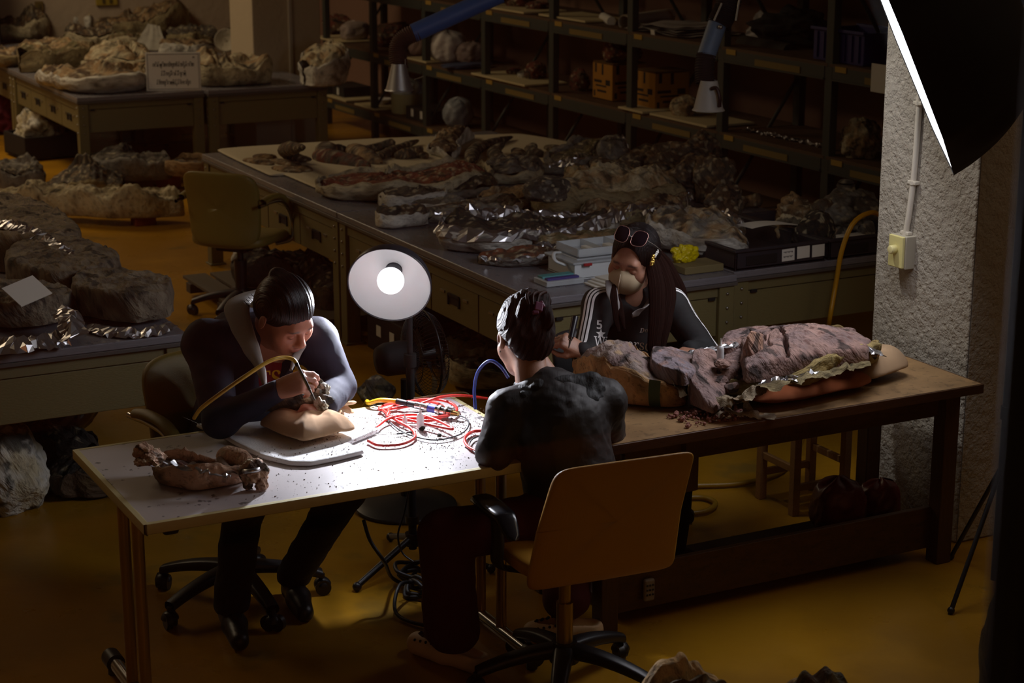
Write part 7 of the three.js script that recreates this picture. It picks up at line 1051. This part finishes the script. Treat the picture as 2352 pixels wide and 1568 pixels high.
// ---------- the long-haired person in the black jersey ----------
{
  const t = thing('person', 'long-haired person in a black striped jersey and beige face mask behind the big bone', 'person', [0.72, 0, -0.22]), skin = lin('#9c6e56');
  const hc = [0.678, 1.175, -0.026], hm = basisAt(hc, [-0.80, -0.20, 0.56], [0.30, 1, 0.0], 1.06);
  const shR = [0.545, 1.0, -0.06], shL = [0.825, 0.985, 0.01], neck = [0.69, 1.05, -0.05], chest = [0.70, 0.88, -0.10], pel = [0.73, 0.56, -0.27], elR = [0.42, 0.835, 0.06], wrR = [0.372, 0.879, 0.112], elL = [0.93, 0.79, 0.12], wrL = [0.80, 0.85, 0.20];
  const hip1 = [0.65, 0.54, -0.24], hip2 = [0.82, 0.54, -0.2], kn1 = [0.62, 0.51, 0.12], kn2 = [0.74, 0.51, 0.24], an1 = [0.60, 0.1, 0.10], an2 = [0.70, 0.1, 0.26];
  const zR = V(-0.78, 0.50, -0.30).normalize(), yR = V(-0.1, 0.75, 0.65), X = new THREE.Vector3().crossVectors(yR, zR).normalize(), Y = new THREE.Vector3().crossVectors(zR, X), hR = new THREE.Matrix4().makeBasis(X, Y, zR).setPosition(A(wrR));
  const head = headSDF({ neck: 0.85 });
  bodyMesh(t, head, hm, headCol(skin, { blush: 1.1, brow: '#20140f' }), skin, [[hc, neck, 0.045, 0.05], [neck, chest, 0.055, 0.11], [chest, pel, 0.11, 0.11], [shR, shL, 0.045], [shR, elR, 0.042, 0.036], [elR, wrR, 0.036, 0.023], [shL, elL, 0.042, 0.036], [elL, wrL, 0.036, 0.024], [hip1, kn1, 0.065, 0.05], [kn1, an1, 0.05, 0.033], [hip2, kn2, 0.065, 0.05], [kn2, an2, 0.05, 0.033]], [handGeo(hR, GRIP, skin), handGeo(basisAt(wrL, [-0.6, 0, 0.5], [0, 1, 0]), GRIP, skin, true)], skinMat);
  const T0 = t.position, put = (n, g, mat, lab) => part(n, g.applyMatrix4(hm).translate(-T0.x, -T0.y, -T0.z), mat, t, lab);
  // face mask
  const mk = (x, y, z) => { const d = pe([0, -0.052, 0.056], [0.066, 0.058, 0.064])(x, y, z), r = pe([0, -0.045, 0.086], [0.014, 0.045, 0.034])(x, y, z); return Math.max(smin(d, r, 0.02), y - 0.004 - 0.12 * (0.1 - z), -(z - 0.005 - 0.25 * Math.abs(y + 0.05))); };
  put('face_mask', surf(mk, [-0.085, -0.125, -0.02], [0.085, 0.03, 0.14], 0.0034), std(0xa89678, 0.85), 'beige folded face mask');
  put('mask_fold', tube([[0, -0.008, 0.119], [0, -0.035, 0.1235], [0, -0.065, 0.1225], [0, -0.092, 0.114]], 0.0018, 20, 6), std(0xd8cbb0, 0.8));
  for (const s of [-1, 1]) put('mask_strap', tube([[s * 0.058, -0.03, 0.05], [s * 0.078, -0.012, 0.015], [s * 0.086, -0.005, -0.012]], 0.0016, 16, 6), std(0x9a8a70, 0.8));
  // hair: smooth cap with a parting, long falls in front and behind
  const cap = un([pe([0, 0.038, -0.014], [0.085, 0.098, 0.103]), pe([0, -0.02, -0.06], [0.075, 0.09, 0.05])], 0.03), face = un([pe([0, -0.02, 0.105], [0.066, 0.105, 0.088]), pe([0.05, -0.08, 0.06], [0.045, 0.07, 0.07]), pe([-0.05, -0.08, 0.06], [0.045, 0.07, 0.07])], 0.02);
  const capF = cut((x, y, z) => cap(x, y, z) + 0.0012 * Math.sin(Math.atan2(x, z + 0.02) * 60), face, 0.006);
  put('hair', surf(capF, [-0.1, -0.13, -0.14], [0.1, 0.15, 0.11], 0.0036, { uv: (p) => [Math.atan2(p[0], p[2]) * 0.3, p[1]] }), hairMat(0x0c0707, 0.42), 'dark parted hair');
  const strand = (pts, w, th, side, tp) => { const m = part('hair_fall', rel(ribbon(pts, w, th, side, { taper: tp, n: 60 }), t), hairMat(0x190a06, 0.85, true), t, 'long reddish-brown hair'); return m; };
  strand([[0.567, 1.092, 0.011], [0.542, 1.061, 0.054], [0.531, 1.025, 0.082], [0.526, 0.984, 0.103], [0.524, 0.939, 0.127]], 0.028, 0.012, [0.9, 0, 0.4], [0.7, 1, 0.9, 0.9, 0.5]);
  strand([[0.572, 1.054, 0.037], [0.559, 1.029, 0.072], [0.545, 0.996, 0.11], [0.543, 0.949, 0.134]], 0.022, 0.012, [0.9, 0, 0.4], [0.5, 1, 1, 0.5]);
  strand([[0.726, 1.224, -0.015], [0.709, 1.157, 0.066], [0.691, 1.093, 0.122], [0.664, 1.004, 0.169], [0.631, 0.897, 0.207], [0.621, 0.841, 0.219]], 0.065, 0.022, [0.9, 0, 0.4], [0.3, 0.9, 1, 0.95, 0.8, 0.5]);
  strand([[0.76, 1.225, -0.045], [0.767, 1.149, 0.029], [0.748, 1.068, 0.113], [0.701, 0.983, 0.172], [0.66, 0.878, 0.216]], 0.065, 0.024, [0.9, 0, 0.4], [0.3, 0.9, 1, 0.9, 0.5]);
  strand([[0.786, 1.224, -0.077], [0.835, 1.127, -0.046], [0.867, 1.04, -0.004], [0.891, 0.975, -0.007], [0.908, 0.862, -0.023]], 0.065, 0.03, [0.9, 0, 0.4], [0.3, 1, 1, 0.8, 0.4]);
  strand([[0.775, 1.18, -0.094], [0.816, 1.101, -0.119], [0.846, 0.992, -0.117], [0.848, 0.852, -0.098]], 0.12, 0.04, [0.9, 0, 0.4], [0.6, 1, 1, 0.8]);
  // sunglasses pushed up on the hair, flower clip
  const gl = new THREE.Group(); gl.name = 'sunglasses'; t.add(gl);
  for (const s of [-1, 1]) { const o = []; for (let i = 0; i < 28; i++) { const a = i / 28 * 6.283; o.push([s * 0.034 + 0.027 * spow(Math.cos(a), 0.7), 0.118 + 0.02 * spow(Math.sin(a), 0.7) * (1 + 0.1 * Math.sin(a)), 0.066 - 0.024 * spow(Math.sin(a), 0.7) - 0.012 * Math.abs(Math.cos(a) * 0.5 + s * 0.5)]); } const lab = part('rim', new THREE.TubeGeometry(new THREE.CatmullRomCurve3(o.map(A), true), 80, 0.0013, 8, true).applyMatrix4(hm).translate(-T0.x, -T0.y, -T0.z), new THREE.MeshStandardMaterial({ color: 0xb98a80, roughness: 0.3, metalness: 0.7 }), gl); part('lens', grid(16, 8, (u, v) => { const q = o[Math.round(u * 28) % 28]; return [mix(s * 0.034, q[0], v), mix(0.118, q[1], v) + 0.001, mix(0.068, q[2], v) + 0.004 * (1 - v * v)]; }).applyMatrix4(hm).translate(-T0.x, -T0.y, -T0.z), std(0x120d12, 0.08, { side: THREE.DoubleSide }), gl); part('temple', tube([[s * 0.061, 0.118, 0.054], [s * 0.082, 0.09, 0.02], [s * 0.09, 0.05, -0.03]], 0.0016, 20, 6).applyMatrix4(hm).translate(-T0.x, -T0.y, -T0.z), M.steel, gl); }
  part('bridge', tube([[-0.008, 0.12, 0.066], [0, 0.124, 0.066], [0.008, 0.12, 0.066]], 0.0014, 10, 6).applyMatrix4(hm).translate(-T0.x, -T0.y, -T0.z), M.steel, gl);
  { const gold = new THREE.MeshStandardMaterial({ color: 0xd8b45a, roughness: 0.25, metalness: 0.8 }), b = [0.085, 0.035, 0.045], q = []; for (let i = 0; i < 5; i++) { const a = i * 1.257; q.push(sph(0.0065, b[0] + 0.003, b[1] + 0.0095 * Math.cos(a), b[2] + 0.0095 * Math.sin(a), 10, 8)); } q.push(sph(0.006, b[0] + 0.006, b[1], b[2], 10, 8)); for (let i = 0; i < 5; i++) { const a = i * 1.257 + 0.4; q.push(sph(0.005, b[0] + 0.002, b[1] + 0.018 + 0.007 * Math.cos(a), b[2] - 0.004 + 0.007 * Math.sin(a), 10, 8)); } put('flower_clip', join(q), gold, 'gold flower hair clip'); put('hair_clip', join([0, 1, 2, 3].map((i) => box(0.004, 0.018, 0.005, 0.088, 0.05 + 0.003 * i, 0.022 - i * 0.008, 0.001, 0.5))), M.white, 'white hair clip'); }
  // jersey
  const tors = un([pc(pel, chest, 0.13, 0.13), pc(shR, shL, 0.066, 0.066), pc(chest, neck, 0.125, 0.06)], 0.06), slv = un([pc(shR, elR, 0.066, 0.056), pc(elR, wrR, 0.05, 0.036), pc(shL, elL, 0.066, 0.058), pc(elL, wrL, 0.056, 0.04)], 0.02);
  const jf = folds((x, y, z) => smin(tors(x, y, z), slv(x, y, z), 0.03), 0.004, 10, 21, 0.001), vneck = pc([0.655, 1.04, 0.03], [0.665, 0.97, 0.06], 0.045, 0.006), hole = pe(hc, [0.07, 0.13, 0.08]), jersey = cut(cut(jf, vneck, 0.004), hole, 0.01);
  dress('jersey', t, jersey, [pel, shR, elR, wrR, shL, elL, wrL, neck], 0.15, 0.0085, std(0x060607, 0.8, { bumpMap: rep(T.weave, 16), bumpScale: 0.0003, side: THREE.DoubleSide }));
  const nrm = [-0.36, 0.25, 0.92], cc = [0.559, 0.924, 0.127];
  const pt = canvasTex(1024, 640, (g, w, h) => { g.fillStyle = '#000'; g.fillRect(0, 0, w, h); g.fillStyle = '#fff'; g.save(); g.translate(40, 470); g.rotate(0.10); g.font = '190px serif'; g.scale(0.92, 1); g.fillText('Winnersquare', 0, 0); g.restore(); g.save(); g.translate(60, 190); g.rotate(0.08); g.font = 'bold 170px sans-serif'; g.fillText('5', 40, 40); g.beginPath(); for (let i = 0; i < 10; i++) { const a = -1.57 + i * 0.628, r = i % 2 ? 32 : 78; g.lineTo(110 + r * Math.cos(a), 110 + r * Math.sin(a)); } g.fill(); g.restore(); g.font = 'italic bold 84px serif'; g.fillText('Dove', 690, 292); g.font = '40px sans-serif'; g.fillStyle = '#777'; g.save(); g.translate(250, 560); g.rotate(0.1); g.fillText('Management', 0, 0); g.restore(); }); pt.colorSpace = THREE.NoColorSpace;
  part('jersey_print', rel(decal(jf, cc, nrm, [0.02, 1, 0], 0.28, 0.175, 60, 40), t), std(0xcfcac8, 0.75, { alphaMap: pt, transparent: true, side: THREE.DoubleSide }), t);
  const stripe = (pts, n, off) => part('sleeve_stripe', rel(grid(60, 3, (u, v) => { const c = curve(pts), p = c.getPoint(u), d = c.getTangent(u), N = A(n), s = d.clone().cross(N).normalize(), q = p.addScaledVector(s, off + (v - 0.5) * 0.0105); return onSurface(jf, q.toArray(), N.toArray(), 0.11, 0.0016); }), t), std(0xe6e4e4, 0.75, { side: THREE.DoubleSide }), t);
  const nL = V(0.28, 0.85, 0.45).normalize().toArray(), nR = V(-0.45, 0.85, 0.25).normalize().toArray();
  for (const k of [-1, 0, 1]) { stripe([[0.745, 1.06, -0.02], [0.785, 1.05, 0.0], [0.845, 1.01, 0.015], [0.89, 0.94, 0.05], [0.93, 0.87, 0.085], [0.945, 0.80, 0.12]], V(0.62, 0.6, 0.5).normalize().toArray(), k * 0.0175); stripe([[0.62, 1.06, -0.04], [0.59, 1.05, -0.05], [0.535, 1.01, -0.06], [0.48, 0.93, -0.01], [0.43, 0.86, 0.04]], V(-0.62, 0.7, 0.36).normalize().toArray(), k * 0.0165); }
  const colr = std(0x77716f, 0.85, { side: THREE.DoubleSide });
  part('collar', rel(ribbon([[0.57, 1.104, -0.014], [0.547, 1.076, 0.029], [0.538, 1.041, 0.069], [0.54, 1.009, 0.091]], 0.045, 0.008, [0.9, 0, 0.4], { taper: [1, 1, 0.8, 0.4] }), t), colr, t, 'grey collar');
  part('collar', rel(ribbon([[0.711, 1.06, 0.072], [0.663, 1.036, 0.112], [0.62, 1.014, 0.132], [0.581, 0.997, 0.128]], 0.05, 0.008, [0.6, 0.6, 0.3], { taper: [0.8, 1, 1, 0.6] }), t), colr, t, 'grey collar');
  const tr = folds(un([pc(hip1, kn1, 0.085, 0.07), pc(kn1, an1, 0.07, 0.06), pc(hip2, kn2, 0.085, 0.072), pc(kn2, an2, 0.072, 0.06), pc(hip1, hip2, 0.11)], 0.03), 0.007, 10, 31);
  dress('trousers', t, (x, y, z) => Math.max(tr(x, y, z), 0.07 - y), [hip1, hip2, kn1, kn2, an1, an2], 0.12, 0.01, std(0x08080b, 0.85));
  for (const [h, q] of [[[0.60, 0, 0.07], [0.56, 0, 0.24]], [[0.70, 0, 0.22], [0.66, 0, 0.40]]]) dress('shoe', t, (x, y, z) => Math.max(un([pc([h[0], 0.045, h[2]], [q[0], 0.034, q[2]], 0.042, 0.034), pc([h[0], 0.05, h[2]], [h[0], 0.1, h[2]], 0.038)], 0.02)(x, y, z), 0.003 - y), [h, q], 0.12, 0.009, M.black);
}
makeChair('black-backed chair under the long-haired person, hidden behind the wooden table', [0.76, 0, -0.28], -12 * D2R, 0x2a2a2c, { w: 0.46, h: 0.3, e2: 0.3, arms: 'pad', y0: 0.48 });
{ const a = [0.344, 1.013, 0.105], b = [0.287, 0.918, 0.161], m = a.map((v, i) => mix(v, b[i], 0.5)), t = thing('air_pen', 'dark air tool held by the person in the black jersey', 'tool', m), at = (k) => [0, 1, 2].map((i) => mix(a[i], b[i], k) - m[i]); part('body', rod(at(0), at(0.7), 0.013, 0.0105), std(0x15161c, 0.3), t); part('collar', rod(at(0.7), at(0.78), 0.0085, 0.0075), M.chrome, t); part('tip', rod(at(0.78), at(1.05), 0.005, 0.0018), M.chrome, t); }

// ---------- the person seen from behind ----------
{
  const t = thing('person', 'person seen from behind with pinned-up hair, grey jacket and maroon trousers', 'person', [-0.09, 0, 0.95]), skin = lin('#b08066');
  const hc = [-0.15, 1.119, 0.632], hm = basisAt(hc, [0.14, -0.42, -0.9], [0.05, 1, 0], 1.1);
  const shL = [-0.280, 0.91, 0.775], shR = [0.040, 0.92, 0.840], neck = [-0.135, 0.985, 0.725], chest = [-0.120, 0.86, 0.815], pel = [-0.095, 0.57, 0.905], elL = [-0.346, 0.787, 0.791], wrL = [-0.20, 0.80, 0.58], elR = [0.140, 0.73, 0.705], wrR = [0.095, 0.84, 0.485];
  const hipL = [-0.175, 0.56, 0.905], hipR = [-0.005, 0.56, 0.885], knL = [-0.525, 0.52, 0.78], anL = [-0.45, 0.12, 0.70], knR = [0.13, 0.53, 0.42], anR = [0.01, 0.12, 0.66];
  bodyMesh(t, headSDF({ neck: 0.9 }), hm, headCol(skin), skin, [[hc, neck, 0.045, 0.05], [neck, chest, 0.055, 0.11], [chest, pel, 0.11, 0.11], [shL, shR, 0.05], [shL, elL, 0.044, 0.036], [elL, wrL, 0.036, 0.024], [shR, elR, 0.044, 0.036], [elR, wrR, 0.036, 0.024], [hipL, knL, 0.07, 0.055], [knL, anL, 0.055, 0.034], [hipR, knR, 0.07, 0.055], [knR, anR, 0.055, 0.034]], [handGeo(basisAt(wrL, [0.2, -0.1, -0.8], [0, 1, 0]), GRIP, skin, true), handGeo(basisAt(wrR, [-0.3, 0.1, -0.8], [0, 1, 0]), GRIP, skin)], skinMat);
  const put = (n, g, mat, lab) => part(n, g.applyMatrix4(hm).translate(-t.position.x, -t.position.y, -t.position.z), mat, t, lab);
  const hs = un([pe([0, 0.037, -0.02], [0.086, 0.098, 0.104]), pe([0, -0.02, -0.065], [0.07, 0.075, 0.05])], 0.03), face = un([pe([0, -0.04, 0.11], [0.08, 0.1, 0.09]), pe([0.095, -0.08, 0.02], [0.05, 0.07, 0.05]), pe([-0.095, -0.08, 0.02], [0.05, 0.07, 0.05])], 0.02);
  const roll = un([pc([-0.03, 0.09, -0.1], [0.02, 0.0, -0.115], 0.03, 0.026), pe([0.025, 0.06, -0.115], [0.03, 0.05, 0.028], [0, 0, 0.4]), pe([-0.03, 0.05, -0.115], [0.026, 0.05, 0.026], [0, 0, -0.3]), pe([0, 0.11, -0.07], [0.04, 0.025, 0.04])], 0.01);
  put('hair', surf((x, y, z) => smin(cut(hs, face, 0.006)(x, y, z), roll(x, y, z), 0.012) + 0.0016 * Math.sin((x * 0.8 + y * 0.35) * 380 + 4 * nz(x * 30, y * 30, z * 30)), [-0.105, -0.12, -0.165], [0.105, 0.155, 0.11], 0.0036, { uv: (p) => [p[0] * 3 + p[1], p[1]] }), new THREE.MeshPhysicalMaterial({ color: 0x1c0f0a, roughness: 0.62, specularIntensity: 0.3, bumpMap: rep(strandTex, 6, 1), bumpScale: 0.01 }), 'dark brown pinned-up hair');
  for (const [k, a] of [[0, 0.5], [1, 1.2], [2, 2.0]]) put('hair_loop', tube([[-0.03 + k * 0.02, 0.095, -0.1], [-0.04 + k * 0.026, 0.112, -0.12], [-0.012 + k * 0.02, 0.1, -0.138], [0.0 + k * 0.012, 0.07, -0.142]], 0.005, 24, 8), hairMat(0x3a1d10, 0.4));
  put('hair_claw', join([box(0.026, 0.03, 0.014, -0.004, 0.062, -0.144, 0.004, 0.2, 0, 0.3), box(0.02, 0.012, 0.016, 0.008, 0.045, -0.145, 0.004), box(0.012, 0.022, 0.012, -0.016, 0.07, -0.142, 0.003, 0, 0, -0.4)]), std(0x6a3350, 0.4), 'mauve hair claw');
  put('earring', sph(0.0035, 0.083, -0.045, 0.0, 10, 8), M.chrome);
  // padded jacket with a folded hood
  const tors = un([pc(pel, chest, 0.165, 0.16), pc(shL, shR, 0.08, 0.08), pc(chest, [-0.135, 0.95, 0.765], 0.15, 0.09)], 0.06), slv = un([pc(shL, elL, 0.078, 0.066), pc(elL, wrL, 0.064, 0.05), pc(shR, elR, 0.074, 0.064), pc(elR, wrR, 0.06, 0.046)], 0.02);
  const jf = folds((x, y, z) => smin(tors(x, y, z), slv(x, y, z), 0.03), 0.008, 13, 41, 0.003), hole = pe(hc, [0.075, 0.13, 0.09]);
  const shell = std(0x211917, 0.62, { bumpMap: rep(T.rough, 5), bumpScale: 0.0015, side: THREE.DoubleSide });
  dress('jacket', t, (x, y, z) => Math.max(cut(jf, hole, 0.012)(x, y, z), 0.50 - y), [pel, shL, shR, elL, elR, wrL, wrR], 0.17, 0.0085, shell);
  dress('jacket_hood', t, folds(un([pc([-0.235, 0.95, 0.805], [-0.015, 0.95, 0.855], 0.046), pc([-0.185, 0.985, 0.815], [-0.015, 0.99, 0.855], 0.045), pe([-0.105, 0.935, 0.895], [0.11, 0.055, 0.05]), pc([-0.005, 0.955, 0.865], [-0.005, 0.965, 0.785], 0.034), pc([-0.245, 0.955, 0.805], [-0.205, 0.975, 0.725], 0.036)], 0.03), 0.011, 16, 43, 0.003), [[-0.315, 0.9, 0.685], [0.095, 1.03, 0.955]], 0.05, 0.007, std(0x1b1b1d, 0.7, { bumpMap: rep(T.rough, 8), bumpScale: 0.003 }));
  const tr = folds(un([pc(hipL, knL, 0.1, 0.088), pc(knL, [-0.465, 0.15, 0.70], 0.09, 0.1), pc(hipR, knR, 0.1, 0.09), pc(knR, [0.01, 0.15, 0.65], 0.09, 0.09), pc(hipL, hipR, 0.13)], 0.03), 0.01, 9, 47, 0.002);
  dress('trousers', t, (x, y, z) => Math.max(tr(x, y, z), 0.075 - y), [hipL, hipR, knL, knR, anL, anR], 0.14, 0.01, std(0x4a0d10, 0.88));
  const clogMat = std(0xdcbc92, 0.6), clog = (heel, toe) => {
    const m = heel.map((v, i) => mix(v, toe[i], 0.55)), d = A(toe).sub(A(heel)).normalize(), s = V(-d.z, 0, d.x), f = un([pc([heel[0], 0.04, heel[2]], [m[0], 0.045, m[2]], 0.044, 0.046), pc([m[0], 0.046, m[2]], [toe[0], 0.036, toe[2]], 0.052, 0.042)], 0.02), cav = pc([heel[0], 0.085, heel[2]], [mix(heel[0], toe[0], 0.42), 0.085, mix(heel[2], toe[2], 0.42)], 0.035);
    const g = dress('clog', t, (x, y, z) => Math.max(cut(f, cav, 0.006)(x, y, z), 0.002 - y), [heel, toe], 0.075, 0.0055, clogMat);
    const holes = []; for (let i = 0; i < 5; i++) for (let j = -1; j <= 1; j++) { const k = 0.55 + 0.1 * i; const p = onSurface(f, [mix(heel[0], toe[0], k) + s.x * j * 0.026, 0.05, mix(heel[2], toe[2], k) + s.z * j * 0.026], V(s.x * j * 0.6, 1, s.z * j * 0.6).normalize().toArray(), 0.09, 0.0006); holes.push(sph(0.0055, p[0] - t.position.x, p[1], p[2] - t.position.z, 8, 6)); }
    part('vent_holes', join(holes), M.blackMatt, g); };
  clog([-0.405, 0, 0.775], [-0.515, 0, 0.535]); clog([0.075, 0, 0.715], [-0.115, 0, 0.64]);
}

renderer.render(scene, camera);
